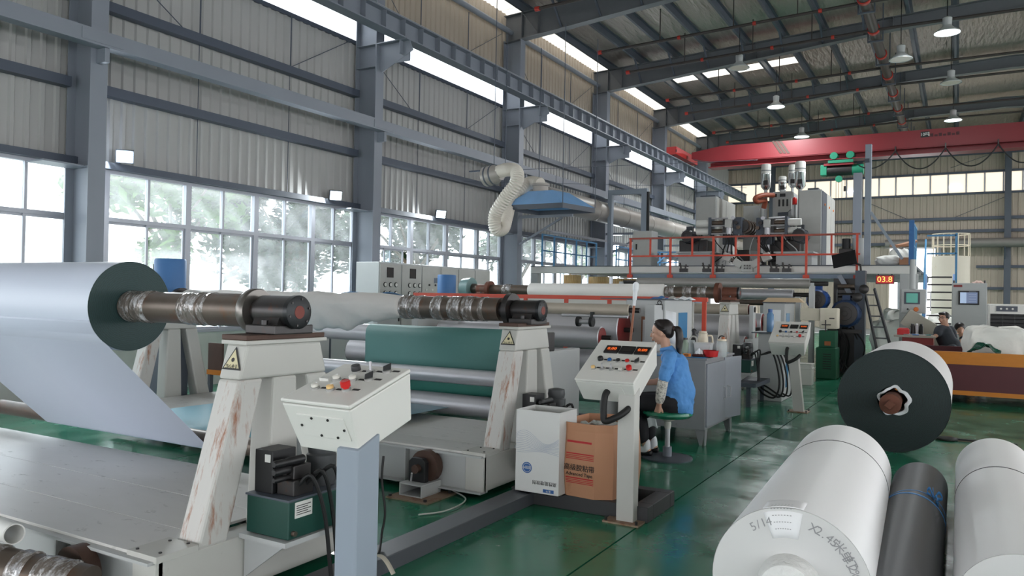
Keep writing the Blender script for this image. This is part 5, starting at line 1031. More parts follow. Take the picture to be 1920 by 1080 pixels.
# blue sheets on the frame behind shaft two
o = MB().grid(lambda u, v: at(640+85*u, 549, Y=8.6)+Vector((0, .4*v, .0+.02*math.sin(7*u+3*v)-.03*v)), 14, 5).build('blue_tarpaulin', mat('blue_tarp', s(70,110,150), .5)); o.modifiers.new('solid', 'SOLIDIFY').thickness = .012; tag(o, 'folded blue tarpaulin lying above the slack cloth roll', 'tarpaulin')
c = at(680, 556, Y=8.8); tag(MB().box((c.x-.55, 8.5, 1.4), (c.x+.55, 9.1, 1.52)).box((c.x-.5, 8.55, 0), (c.x-.42, 9.0, 1.4)).box((c.x+.42, 8.55, 0), (c.x+.5, 9.0, 1.4)).build('machine_table', mgrey), 'grey machine table under the blue tarpaulin', 'table')
# first calender frame with clipboard
fx0, fx1, fy0, fy1, fz = -3.72, -3.2, 9.43, 10.58, 1.585
t = thing('calender_machine', 'light grey machine housing with clipboard and blue window behind the woman', 'machine housing', ((fx0+fx1)/2, 10, 0))
MB().box((fx0, fy0, .05), (fx1, fy1, fz)).build('housing', mgrey, t, .01); MB().box((fx0-.3, fy0-.03, 0), (fx1+.02, fy1+.05, .05)).build('base', steeld, t); MB().box((fx0-.35, fy0-.02, fz), (fx1+.02, fy1+.02, fz+.015)).build('top_sheet', steeld, t)
MB().box((fx1, fy0+.55, 1.08), (fx1+.006, fy0+.92, 1.42)).build('blue_window', mat('blue_acrylic', s(56,124,172), .2), t)
MB().box((fx0-.06, fy0-.08, 1.3), (fx0+.05, fy0, 1.42)).build('red_junction_box', brownp, t)
cb = thing('clipboard', 'brown clipboard with white form hanging on the grey machine housing', 'clipboard', (at(1222,620,Y=fy0).x, fy0-.01, 1.0)); x = at(1221, 620, Y=fy0).x
MB().box((x-.13, fy0-.012, 1.0), (x+.13, fy0-.004, 1.37)).build('board', mat('brown_board', s(150,104,80), .6), cb); MB().box((x-.11, fy0-.016, .98), (x+.1, fy0-.0125, 1.33)).build('form', paper, cb); MB().box((x-.05, fy0-.03, 1.325), (x+.05, fy0-.012, 1.36)).cyl((x, fy0-.02, 1.36), (x, fy0-.02, 1.4), .02, n=10).build('clip', chrome, cb); MB().cyl((x, fy0-.03, 1.42), (x, fy0, 1.42), .012, n=8).build('hook', darkiron, cb)
x = at(1263, 605, Y=fy0-.03)
hp_ = thing('hanging_paper', 'white paper held by a black bulldog clip on the grey machine corner', 'paper', (fx1-.05, fy0-.03, 1.1))
MB().grid(lambda u, v: Vector((fx1-.09+.2*u, fy0-.03+.14*u*(1), 1.48-.4*v-.05*u+.0)), 4, 4).build('sheet', paper, hp_).modifiers.new('solid', 'SOLIDIFY').thickness = .002; MB().box((fx1-.1, fy0-.05, 1.46), (fx1-.02, fy0-.02, 1.53)).tube(arc((fx1-.06, fy0-.035, 1.55), .025, 0, 6.28, 12, 'xz'), .006, 6).build('clip', black, hp_)
bc = [mat('blue_glove', s(60,110,170), .7), mat('grey_glove', s(170,170,166), .7), paper]
for k, px in enumerate((1240, 1262, 1284)):
    c = at(px, 556, Y=9.8); c.z = fz+.018
    o = MB().grid(lambda u, v: c+Vector(((u-.5)*.24, (v-.5)*.16, .03*math.sin(3.1*u)*math.sin(3.1*v)+.008*math.sin(15*u+k))), 10, 8).build('work_glove', bc[k]); o.modifiers.new('solid', 'SOLIDIFY').thickness = .008; tag(o, ['blue work glove', 'grey work glove', 'white crumpled rag'][k]+' on top of the housing with the clipboard', 'glove' if k < 2 else 'rag')
p1 = at(1193, 532, Y=8.25); p0 = at(1181, 650, Y=8.2); p0 = p1+(p0-p1)*(p1.z/(p1.z-p0.z))
t = thing('mop_pole', 'slanting wooden pole with white cloth tip beside the grey machine housing', 'pole', p0); MB().cyl(p0, p0.lerp(p1, .88), .014, n=10).build('pole', mat('copper_wood', s(150,92,66), .5), t); MB().tube(spline([p0.lerp(p1, .86), p0.lerp(p1, .9), p0.lerp(p1, .96), p1+Vector((.0,0,.02))]), [.016]*6+[.024]*6+[.034]*5+[.03,.012], 12).build('cloth_tip', paper, t)
# rollers between stand two and the housing
roller(8.5, 1.46, .068, -6.2, -3.3, 'worn beige pipe roller high behind the second bearing', mat('worn_beige_roller', s(176,166,152), .45, .2, .1, 6.), nm='roller')
rd = mat('dull_red_plug', (1,1,1)); redend = mat('red_oxide_end', s(124,44,42), .5)
roller(8.55, 1.125, .13, -6.0, -3.67, 'silver roller with red end just right of the second stand', chrome, cm=redend)
roller(9.2, 1.2, .24, -6.0, -3.65, 'larger silver roller with red end behind the clip wheels', chrome, cm=redend)
roller(8.7, .82, .15, -6.0, -3.6, 'silver roller below the red-ended roller, right of the second stand')
roller(8.5, .5, .14, -6.0, -3.6, 'lowest silver roller beside the hydraulic unit, near the floor')
t = thing('guide_wheel', 'pair of black guide wheels on a bright rod above the red-ended roller', 'guide wheel', (-3.9, 8.35, 1.375))
MB().cyl((-4.12, 8.38, 1.385), (-3.28, 8.38, 1.385), .018, n=12).build('rod', chrome, t)
for x in (-3.9, -3.73): MB().cyl((x-.018, 8.38, 1.315), (x+.018, 8.38, 1.315), .06, n=22).build('wheel', rubber, t)
MB().cyl((-3.9, 8.38, 1.315), (-3.73, 8.38, 1.315), .03, n=12).build('sleeve', chrome, t); MB().box((-3.74, 8.35, 1.33), (-3.71, 8.41, 1.43)).build('clamp', black, t)
t = thing('roller_stand', 'grey side plates carrying the red-ended rollers beside the second stand', 'machine stand', (-4.9, 8.9, 0)); MB().box((-3.58, 8.3, 0), (-3.5, 9.42, .7)).build('near_plate', mgrey, t); MB().box((-6.3, 8.3, 0), (-6.2, 9.42, 1.52)).build('far_plate', mgrey, t); MB().box((-3.34, 9.1, 0), (-3.22, 9.42, 1.52)).build('near_pillar', mgrey, t); MB().box((-6.2, 8.8, .05), (-3.58, 8.9, .15)).build('cross_beam', steeld, t)
# red guard rail
t = thing('red_guard_rail', 'low red guard rail crossing before the white roll, at eye height', 'railing', (-6, 11.5, 0)); q0, q1 = at(777, 551, Y=11.5), at(1327, 560, Y=11.5); zr = 1.6
MB().box((q0.x, 11.47, zr-.035), (q1.x, 11.53, zr+.03)).build('top_bar', redp, t)
for k in range(8): xx = q0.x+.05+(q1.x-q0.x-.1)*k/7; MB().box((xx-.03, 11.48, 0), (xx+.03, 11.52, zr-.035)).build('post', redp, t)
# white roll on stand three
Y3, Z3 = 12.9, 1.715
stand_pair(Y3, 'white unwinding stand with rusty warning sticker behind the cabinet jars', dz=.22)
bearing(Y3, Z3, 'rusty brown bearing block on the third stand', m=rustc, r=.1)
bearing(Y3, Z3, 'rusty bearing on the far end of the third shaft', XA=-8.0, m=rustc, r=.1)
t = thing('roll_shaft', 'film-wrapped steel shaft through the narrow white roll on the third stand', 'shaft', (-5.5, Y3, Z3))
MB().cyl((-8.1, Y3, Z3), (-3.5, Y3, Z3), .1, n=28).build('shaft_tube', rawsteel, t); bands(t, Y3, Z3, .1, [(-4.36,-4.2,.01),(-4.05,-3.9,.008),(-3.8,-3.65,.008),(-7.6,-7.4,.01)])
for x in (-3.5, -7.95): MB().lathe((x, Y3, Z3), (1,0,0), [(0,.08),(0,.17),(.07,.17),(.07,.08)], 36).build('guide_flange', rustc, t)
t = thing('white_roll', 'long narrow white fabric roll on the third stand, behind the red rail', 'roll', (-5.7, Y3, Z3)); MB().lathe((-7.03, Y3, Z3), (1,0,0), [(0,.11),(.02,.135),(2.62,.14),(2.66,.11)], 40).build('wound_fabric', mat('white_fabric', s(228,226,222), .8, 0, .02, 20.), t); MB().lathe((-4.372, Y3, Z3), (1,0,0), [(0,.1),(.004,.125)], 32, False).build('roll_edge', paper, t)
c = at(882, 541, Y=13.2); t = thing('shaft_motor', 'green and brown motor drum at the far end of the third shaft', 'motor', (c.x, 13.2, 0)); MB().lathe((c.x-.16, 13.2, c.z), (1,0,0), [(0,.2),(.16,.22),(.2,.22),(.22,.16)], 28).build('drum', mat('grey_green_cast', s(110,140,140), .45), t); MB().cyl((c.x+.05, 13.2, c.z), (c.x+.35, 13.2, c.z), .1, n=20).build('hub', rawsteel, t); MB().box((c.x-.16, 13.05, 0), (c.x+.1, 13.35, c.z-.16)).build('pedestal', mgrey, t)
tag(MB().box((-7.6, 13.3, 1.25), (-4.0, 13.34, 1.62)).box((-7.6, 13.3, 0), (-7.5, 13.34, 1.25)).box((-4.1, 13.3, 0), (-4.0, 13.34, 1.25)).build('guard_panel', white), 'plain white guard panel behind the red rail', 'panel')
# hydraulic unit three with hoses
c = at(1424, 690, X=-2.7); hyd(-2.72, c.y-.5, .5, 'dark green hydraulic unit with hanging black hoses under the third stand')
for k in range(4):
    p_ = Vector((-2.68, c.y+.1*k, .75)); o = MB().tube(spline([p_, p_+Vector((.16+.03*k,.1,.02)), p_+Vector((.26+.04*k,.12,-.4)), p_+Vector((.2+.05*k,.1,-.66)), p_+Vector((.02,.1,-.62+.05*k)), p_+Vector((-.1,.2,-.5))]), .014, 8).build('hydraulic_hose', rubber); tag(o, ['inner', 'second', 'third', 'outer'][k]+' black hydraulic hose looping to the floor beside the third stand', 'hose', 'looping hoses')
tag(MB().box((-3.3, c.y-.7, .3), (-2.6, c.y+.4, .36)).box((-3.25, c.y-.6, 0), (-3.15, c.y+.3, .3)).box((-2.75, c.y-.65, 0), (-2.69, c.y-.58, .3)).box((-2.75, c.y+.3, 0), (-2.69, c.y+.37, .3)).build('steel_bench', steeld), 'low dark steel bench under the third hydraulic unit', 'bench')
# second housing beyond
q0, q1, q2 = at(1431, 568, Y=16.4), at(1472, 568, Y=16.4), at(1490, 566, X=at(1472, 568, Y=16.4).x)
t = thing('calender_machine', 'light grey machine housing with paper sheet, behind the far control box', 'machine housing', (q0.x, 16.8, 0)); MB().box((q0.x, 16.4, .02), (q1.x, q2.y, q0.z)).build('housing', mgrey, t, .01); MB().box((q0.x-.02, 16.38, q0.z), (q1.x+.02, q2.y+.02, q0.z+.02)).build('top_plate', steeld, t)
MB().box((at(1441,600,Y=16.4).x, 16.39, at(1450,630,Y=16.4).z), (at(1464,600,Y=16.4).x, 16.398, at(1450,581,Y=16.4).z)).build('paper_sheet', paper, t); MB().box((q1.x, 16.55, 1.0), (q1.x+.006, 16.9, 1.35)).build('blue_window', mat('blue_acrylic', (0,0,0)), t)
c = at(1470, 561, Y=16.6); c.z = q0.z+.022; tag(MB().hexa([c+Vector((x*.4, y*.12, 0)) for x, y in ((-1,-1),(1,-1),(1,1),(-1,1))], [c+Vector((x*.3, y*.1, .09)) for x, y in ((-1,-1),(1,-1),(1,1),(-1,1))]).build('wood_offcut', mat('pale_wood', s(190,166,136), .7)), 'pale wooden block on top of the far machine housing', 'wood')
q0 = at(1420, 750, Z=0); t = thing('machine_cabinet', 'pale grey lower machine body with blue strip, behind the far control box', 'machine housing', (q0.x, q0.y+.4, 0)); zz = at(1430, 625, Y=q0.y).z; x1 = at(1466, 700, Y=q0.y).x
MB().box((q0.x, q0.y, 0), (x1, q0.y+1.6, zz)).build('body', mgrey, t, .01); MB().box((x1, q0.y+.3, .2), (x1+.006, q0.y+.5, .9)).build('blue_strip', mat('blue_acrylic', (0,0,0)), t); MB().box((q0.x-.1, q0.y-.05, zz), (x1+.05, q0.y+.5, zz+.02)).build('top_shelf', steeld, t)
c = at(1440, 622, Y=q0.y+.15); c.z = zz+.022; c = Vector((at(1444, 610, Y=q0.y+.2).x, q0.y+.2, zz+.022)); t = thing('water_bottle', 'blue water bottle on the pale machine shelf', 'bottle', c); MB().lathe(c, (0,0,1), [(0,.05),(.02,.055),(.28,.055),(.32,.03)], 18).build('bottle', mat('blue_bottle', s(90,130,170), .2), t); MB().cyl(c+Vector((0,0,.32)), c+Vector((0,0,.37)), .035, n=14).build('cap', mat('dark_blue_cap', s(50,90,150), .4), t)
for (yy, zz_, r_, lb, m_) in ((14.6, 1.43, .1, 'beige pipe roller behind the third stand', mat('worn_beige_roller', (0,0,0))), (15.0, 1.05, .28, 'silver roller with red end behind the third stand', chrome), (15.8, 1.15, .2, 'second silver roller with red hub behind the third stand', chrome), (14.4, .75, .2, 'low silver roller behind the third hydraulic unit', chrome)):
    roller(yy, zz_, r_, -7.2, -3.35, lb, m_, cm=redend, rj=.05)
t = thing('roller_stand', 'grey side plates carrying the rollers behind the third stand', 'machine stand', (-5.2, 15.1, 0))
for x in (-3.32, -7.3): MB().box((x, 14.2, 0), (x+.07, 16.1, .9)).build('side_plate', mgrey, t); MB().box((x, 14.5, .9), (x+.07, 14.7, 1.5)).box((x, 15.7, .9), (x+.07, 15.9, 1.3)).build('bearing_upright', mgrey, t)
MB().box((-7.23, 15, .05), (-3.32, 15.1, .15)).build('cross_beam', steeld, t)
for (py, px0, px1, Y, r_, lb, m_) in ((530.5, 1195, 1520, 17.6, .105, 'long grey pipe roller right under the mezzanine walkway', mat('streaked_grey_roller', s(150,146,142), .4, .3, .2, 4., stretch=(.6,1,1))), (552, 1385, 1488, 17.9, .12, 'shorter silver roller with bare shaft end under the walkway', chrome), (567, 1380, 1440, 17.0, .06, 'thin brown roller beside the rusty bearing block', rawsteel)):
    a0, a1 = at(px0, py, Y=Y), at(px1, py, Y=Y); roller(Y, (a0.z+a1.z)/2, r_, a0.x, a1.x, lb, m_, rj=.05, jl=.35)
t = thing('roller_stand', 'grey uprights carrying the long rollers under the walkway', 'machine stand', (-5, 17.6, 0))
for (x, Y) in ((-7.05, 17.6), (-2.72, 17.6), (-3.05, 17.9), (-5.05, 17.9), (-4.75, 17.0), (-3.6, 17.0)): MB().box((x-.05, Y-.08, 0), (x+.05, Y+.08, 2.0 if Y == 17.6 else (1.7 if Y == 17.9 else 1.5))).build('upright', mgrey, t)
# green and white band saw
q0 = at(1549, 711, Z=0); Ys = q0.y; xa, xb = at(1529, 690, Y=Ys).x, at(1568, 690, Y=Ys).x; gm = mat('machine_green', s(30,92,66), .45, 0, .08)
t = thing('band_saw', 'green and cream upright band saw beside the big dark roll', 'machine', ((xa+xb)/2, Ys+.3, 0)); z = lambda py: at(1549, py, Y=Ys).z
MB().box((xa, Ys, .0), (xb, Ys+.5, z(652))).build('green_cabinet', gm, t, .02); MB().box((xa+.05, Ys+.05, z(652)), (xb-.03, Ys+.45, z(620))).build('green_column', gm, t, .01)
for k in range(7): MB().box((xa+.14, Ys-.006, z(692)+.05*k), (xa+.3, Ys, z(692)+.05*k+.015)).build('vent_slot', black, t)
MB().box((xa+.16, Ys+.04, z(648)), (xb-.12, Ys+.05, z(640))).build('orange_plate', mat('copper_cap', (0,0,0)), t)
MB().box((xa+.05, Ys+.1, z(617)), (xb+.0, Ys+.45, z(578))).build('cream_head', mat('cream_machine', s(214,206,188), .45), t, .02); MB().box((at(1498,590,Y=Ys).x, Ys+.15, z(602)), (xa+.05, Ys+.4, z(579))).build('cream_arm', mat('cream_machine', (0,0,0)), t, .01)
MB().cyl((xa+.18, Ys+.05, z(622)), (xa+.18, Ys+.05, z(600)), .012, n=8).build('screw', darkiron, t); MB().tube([(xa+.1, Ys+.05, z(609)), (xa+.28, Ys+.05, z(609))], .01, 8).build('handle', black, t); MB().box((xb-.16, Ys+.09, z(598)), (xb-.06, Ys+.1, z(596))).build('slot', black, t)
q0 = at(1508, 722, Z=0); o = MB().box((q0.x-.13, q0.y, 0), (q0.x+.13, q0.y+.25, .4)).box((q0.x-.145, q0.y-.012, .3), (q0.x+.145, q0.y+.262, .33)).box((q0.x-.14, q0.y-.01, .39), (q0.x+.14, q0.y+.26, .41)).build('white_crate', white, None, .006); tag(o, 'white plastic crate standing left of the green saw', 'crate')
# motors and drive column below the mezzanine
mb_ = mat('motor_blue', s(34,70,130), .45, 0, .2, 6.)
def motor(c, r, L, m, lb, ax=(0,-1,0), foot=None):
    c = Vector(c); ax = Vector(ax); t = thing('electric_motor', lb, 'motor', c-Vector((0,0,r)))
    MB().lathe(c-ax*L, ax, [(0,r*.8),(.04,r),(L*.9,r),(L,r*.86)], 26).build('casing', m, t); MB().lathe(c, ax, [(0,r*.84),(.02,r*.82),(.024,r*.5),(.018,r*.48),(.02,r*.2),(.03,r*.18)], 26).build('fan_cowl', darkiron, t)
    for k in range(12): aa = k*math.pi/6; rt_ = ax.orthogonal().normalized(); u_ = rt_*math.cos(aa)+ax.cross(rt_)*math.sin(aa); MB().bar(c-ax*L*.85+u_*r, c-ax*.05+u_*r, .012, .03, u_).build('cooling_fin', m, t)
    MB().box(c-ax*L*.5+Vector((-.08,-.08,r*.8)), c-ax*L*.5+Vector((.08,.08,r+.1))).build('terminal_box', m, t)
    return t
motor(at(1531, 562, Y=18.2), .23, .5, mb_, 'blue gear motor under the walkway left of the drive column')
motor(at(1584, 588, Y=18.2), .3, .6, mat('dark_blue_motor', s(36,58,92), .45), 'large dark motor with blue rim low on the drive column')
x0 = at(1562, 600, Y=18.6).x; x1 = at(1621, 600, Y=18.6).x
t = thing('drive_unit', 'dark cluttered steel drive column carrying the mezzanine corner', 'machine frame', (x0, 18.8, 0))
MB().box((x1-.2, 18.6, 0), (x1, 18.9, 2.3)).build('column', steeld, t); MB().box((x0, 18.7, 0), (x0+.12, 18.9, 1.0)).build('column', darkiron, t); MB().box((x0-.1, 18.5, .92), (x1-.05, 19.0, 1.0)).build('shelf', darkiron, t)
MB().box((x0-.05, 19.0, .0), (x1-.2, 19.04, 2.2)).build('dark_back_plate', darkiron, t); MB().box((x0+.05, 18.75, 1.0), (x0+.5, 18.98, 1.9)).build('gear_case', darkiron, t, .03); MB().bar((x0+.1, 18.75, 2.2), (x1-.05, 18.75, 1.3), .1, .1).build('diagonal', steel, t)
for k in range(8): p_ = Vector((x0+rnd.uniform(.05,.5), 18.45+.03*k, 1.0)); MB().tube(spline([p_+Vector((0,0,rnd.uniform(-.1,.9))), p_+Vector((rnd.uniform(-.1,.2),-.05,.1)), p_+Vector((rnd.uniform(-.25,.25),0,-.35)), p_+Vector((rnd.uniform(-.2,.3),.0,-.97))]), rnd.uniform(.014,.024), 8).build('hose', rubber, t)
for k in range(5): MB().cyl((x0+.1, 18.5, 1.15+.2*k), (x1-.2, 18.5, 1.15+.2*k), .07-.006*k, n=14).build('drive_shaft', [rawsteel, darkiron][k % 2], t)
for k in range(4): MB().lathe((x0+.25+.13*k, 18.45, 1.35+.18*k), (0,-1,0), [(0,.1),(.06,.1),(.08,.05)], 16).build('gear', darkiron, t)
# ================================================================== mezzanine with extruders
MY = 19.3; kx = MY/22
zB0, zB1 = at(1400, 513, Y=MY).z, at(1400, 499, Y=MY).z; xM0, xM1 = at(995, 500, Y=MY).x, at(1718, 500, Y=MY).x
t = thing('mezzanine', 'white steel mezzanine deck carrying the extruders across the hall', 'platform', ((xM0+xM1)/2, 22, 0)); zD = zB1
MB().box((xM0, MY, zB0), (xM1, MY+.2, zB1)).build('front_beam', white, t, .006); MB().box((-10.3, MY+.2, zD-.06), (xM1, 27.5, zD)).build('deck', steeld, t); MB().box((-10.3, 27.3, zB0), (xM1, 27.5, zB1-.06)).build('rear_beam', mgrey, t)
MB().box((xM0, MY-.02, zB1), (xM1, MY+.2, zB1+.02)).build('beam_cap', steeld, t)
for (px, wd, yy) in ((1001, .22, MY), (1066, .2, 22.5), (1120, .2, 26.8), (1704, .36, MY)):
    x = at(px, 520, Y=yy).x; MB().box((x-wd/2, yy+.02, 0), (x+wd/2, yy+.24, zB0)).build('column', mgrey, t, .006)
for y_ in (21.5, 23.5, 25.5): MB().box((-10.3, y_, zB0+.04), (xM1, y_+.12, zD-.06)).build('cross_joist', mgrey, t)
# walkway before it with red rail
WY = 18.9; wa, wb_ = at(1179, 516, Y=WY).x, at(1612, 522, Y=WY).x; wz0, wz1 = at(1400, 521.5, Y=WY).z, at(1400, 508, Y=WY).z
t = thing('walkway', 'blue-grey walkway ledge hung before the extruder deck', 'platform', ((wa+wb_)/2, WY+.2, wz0)); MB().box((wa, WY, wz0), (wb_, WY+.03, (wz0+wz1)/2+.01)).build('edge_channel', mat('blue_grey_steel', s(112,124,140), .5), t); MB().box((wa, WY+.03, wz1-.06), (wb_, MY-.01, wz1-.03)).build('walk_plate', mgrey, t)
t = thing('red_railing', 'red-orange pipe railing along the front of the extruder walkway', 'railing', ((wa+wb_)/2, WY, wz0))
zr1, zr2 = at(1400, 443, Y=WY).z, at(1400, 478.5, Y=WY).z
MB().box((wa, WY-.025, zr1-.022), (wb_, WY+.025, zr1+.022)).build('top_rail', mat('rusty_red_rail', s(150,74,60), .5, 0, .2, 6.), t); MB().box((wa, WY-.022, zr2-.02), (wb_, WY+.022, zr2+.02)).build('mid_rail', redp, t)
for px in (1182, 1257, 1337.5, 1422.5, 1512, 1607): x = at(px, 480, Y=WY).x; MB().box((x-.024, WY-.03, wz0), (x+.024, WY+.018, zr1)).build('post', redp, t); MB().box((x-.07, WY-.04, wz0), (x+.07, WY-.0, wz0+.08)).build('post_foot', redp, t)
for px in (1219.5, 1298, 1379.5, 1466.5, 1559): x = at(px, 460, Y=WY).x; MB().box((x-.02, WY-.02, zr2), (x+.02, WY+.02, zr1)).build('short_post', redp, t)
# blue rail along the left edge
def rail_y(X, y0, y1, z0, h, n, lb, m=bluep, mid=True, brace=0):
    t = thing('blue_railing', lb, 'railing', (X, (y0+y1)/2, z0), 'blue mezzanine railings')
    MB().box((X-.02, y0, z0+h-.04), (X+.02, y1, z0+h)).build('top_rail', m, t); MB().box((X-.018, y0, z0+h*.5-.018), (X+.018, y1, z0+h*.5+.018)).build('mid_rail', m, t)
    for k in range(n): yy = y0+(y1-y0)*k/(n-1); MB().box((X-.02, yy-.02, z0), (X+.02, yy+.02, z0+h)).build('post', m, t)
    return t
xr = max(-10.3, at(994, 490, Y=19.6).x+.03); h_ = at(993, 434, X=xr).z-zD
rail_y(xr, 19.6, 23.4, zD, h_, 6, 'blue railing at the left end of the mezzanine, nearest the column'); rail_y(xr+.5, 23.9, 27.2, zD, h_*.93, 4, 'blue railing further back on the mezzanine, left of the white cabinet')
o = thing('blue_railing', 'blue railing with diagonal braces on the rear left of the mezzanine', 'railing', (xr+1.3, 27.2, zD), 'blue mezzanine railings')
MB().bar((xr, 27.2, zD+h_-.1), (xr+3.4, 27.2, zD+h_-.1), .04, .04).build('top_rail', bluep, o); MB().bar((xr, 27.2, zD+h_*.5), (xr+3.4, 27.2, zD+h_*.5), .035, .035).build('mid_rail', bluep, o)
for k in range(5): MB().box((xr+.85*k-.02, 27.18, zD), (xr+.85*k+.02, 27.22, zD+h_-.1)).build('post', bluep, o)
for k in range(2): MB().bar((xr+.2+1.4*k, 27.15, zD), (xr+1.2+1.4*k, 27.15, zD+h_-.15), .04, .04).build('brace', bluep, o)
# bamboo mats hanging behind
bam = bpy.data.materials.new('bamboo_slats'); bam.use_nodes = True; nt = bam.node_tree; N = nt.nodes; L = nt.links; p = N['Principled BSDF']; p.inputs['Roughness'].default_value = .5
tx = N.new('ShaderNodeTexCoord'); mp = N.new('ShaderNodeMapping'); mp.inputs['Scale'].default_value = (14, 14, .6); L.new(tx.outputs['Object'], mp.inputs[0]); n1 = N.new('ShaderNodeTexNoise'); n1.inputs['Scale'].default_value = 3; n1.inputs['Detail'].default_value = 3; L.new(mp.outputs[0], n1.inputs[0])
rp = N.new('ShaderNodeValToRGB'); rp.color_ramp.elements[0].position = .38; rp.color_ramp.elements[0].color = (*s(196,130,44), 1); rp.color_ramp.elements[1].position = .62; rp.color_ramp.elements[1].color = (*s(246,224,170), 1); L.new(n1.outputs['Fac'], rp.inputs[0]); L.new(rp.outputs[0], p.inputs['Base Color'])
for k, (p0, p1, Y) in enumerate(((1012, 1064, 21.0), (1069, 1122, 22.8), (1128, 1180, 24.8))):
    a0, a1 = at(p0, 515, Y=Y).x, at(p1, 515, Y=Y).x; sh_ = max(0, -10.25-a0); a0 += sh_; a1 += sh_*.5; rr_ = (a1-a0)/2; t = thing('bamboo_roll', ['leftmost', 'middle', 'rightmost'][k]+' standing bamboo mat roll under the mezzanine', 'mat roll', ((a0+a1)/2, Y, 0), 'bamboo rolls')
    nsl = 30; me, og = MB().box((-.04, -.012, 0), (.04, .012, 2.26)).mesh('slat', bam)
    for q in range(nsl): aa = 2*math.pi*q/nsl; inst('slat', me, og+Vector(((a0+a1)/2+rr_*math.cos(aa), Y+rr_*.6*math.sin(aa), 0)), t, (0, 0, aa+math.pi/2))
    MB().lathe(((a0+a1)/2, Y, 1.2), (0,0,1), [(0,rr_*.55),(.04,rr_*.55)], 24).build('binding_ring', cream, t)
# pipes and cable tray above the left railing
t = thing('pipe_run', 'bundle of thin grey pipes hung above the blue railing', 'pipes', (-9.6, 24, 3.4)); a0 = at(1022, 431, X=-9.7)
for k in range(3): MB().cyl((-9.7+.1*k, a0.y, a0.z-.03*k), (-9.7+.1*k, 30, a0.z-.03*k), .025, n=8).build('pipe', alu, t)
for yy in (19, 21.5, 24, 26.5): MB().cyl((-9.6, yy, a0.z), (-9.6, yy, 4.92), .008, n=6).build('hanger', girtm, t); MB().box((-9.75, yy-.02, a0.z-.1), (-9.45, yy+.02, a0.z-.07)).build('saddle', alu, t)
# small white cabinet and grey gantry on the deck
def deckbox(px0, px1, py0, Y, dep, nm, lb, cat, m=mgrey, parts=None, zb=zD):
    a0, a1 = at(px0, py0, Y=Y), at(px1, py0, Y=Y); t = thing(nm, lb, cat, ((a0.x+a1.x)/2, Y+dep/2, zb)); MB().box((a0.x, Y, zb), (a1.x, Y+dep, (a0.z+a1.z)/2)).build('body', m, t, .008)
    return t, a0.x, a1.x, (a0.z+a1.z)/2
t, a, b, z1 = deckbox(1187, 1222, 433, 20.2, .5, 'small_cabinet', 'small pale cabinet at the left end of the red railing', 'cabinet'); MB().box((a+.02, 20.185, zD+.08), (b-.02, 20.2, z1-.03)).build('door', mat('pale_grey_door', (0,0,0)), t); MB().box((a+.1, 20.15, zD+.5), (a+.13, 20.185, zD+.65)).build('handle', black, t)
t = thing('steel_gantry', 'blue-grey inverted L steel gantry left of the extruders', 'gantry', (at(1207, 400, Y=20.9).x, 20.9, zD)); x = at(1207, 400, Y=20.9).x; zz = at(1207, 353, Y=20.9).z; x0 = at(1140, 356, Y=20.9).x
MB().box((x-.08, 20.9, zD), (x+.08, 21.06, zz)).build('post', pgrey, t); MB().box((x0, 20.9, zz-.14), (x-.08, 21.06, zz)).build('arm', pgrey, t); MB().tube([(x+.1, 20.95, zz-.1), (x+.1, 20.95, zD+.1)], .05, 10).build('cable_bundle', rubber, t)
MB().box((x0-.0, 20.9, zD), (x0+.12, 21.06, zz-.14)).build('post', pgrey, t)
# electrical cabinets on deck
pdoor = mat('pale_grey_door', (0,0,0))
t, a, b, z1 = deckbox(1305, 1343, 369, 22.2, 2.2, 'control_cabinet', 'tall pale grey cabinet on the mezzanine, left of the extruders', 'cabinet'); MB().box((a+.02, 22.185, zD+.06), (b-.02, 22.2, z1-.04)).build('door', pdoor, t)
for q in range(9): MB().cyl((a+.22+.12*(q % 3), 22.185, zD+1.2+.1*(q//3)), (a+.22+.12*(q % 3), 22.18, zD+1.2+.1*(q//3)), .014, n=6).build('hole', black, t)
for q in range(2): MB().box((b, 22.25+1.05*q, zD+.06), (b+.012, 23.25+1.05*q, z1-.04)).build('door', pdoor, t)
MB().box((a+.1, 22.3, z1), (b-.06, 22.9, z1+.05)).build('roof_vent', steeld, t)
t, a, b, z1 = deckbox(1498, 1541, 356, 21.2, 2.4, 'control_cabinet', 'tall grey cabinet on the mezzanine, right of the extruders', 'cabinet'); MB().box((a+.02, 21.185, zD+.06), (b-.02, 21.2, z1-.04)).build('door', pdoor, t)
for q in range(3): MB().box((b, 21.24+.78*q, zD+.06), (b+.015, 21.98+.78*q, z1-.03)).build('door', [steeld, pdoor, pdoor][q], t); MB().lathe((b+.015, 21.6+.78*q, z1-.35), (1,0,0), [(0,.03),(.02,.03)], 10).build('lamp', mat('amber_lamp', s(230,130,60), .4), t)
MB().box((a+.2, 21.3, z1), (b-.1, 22.6, z1+.06)).build('roof_vent', steeld, t)
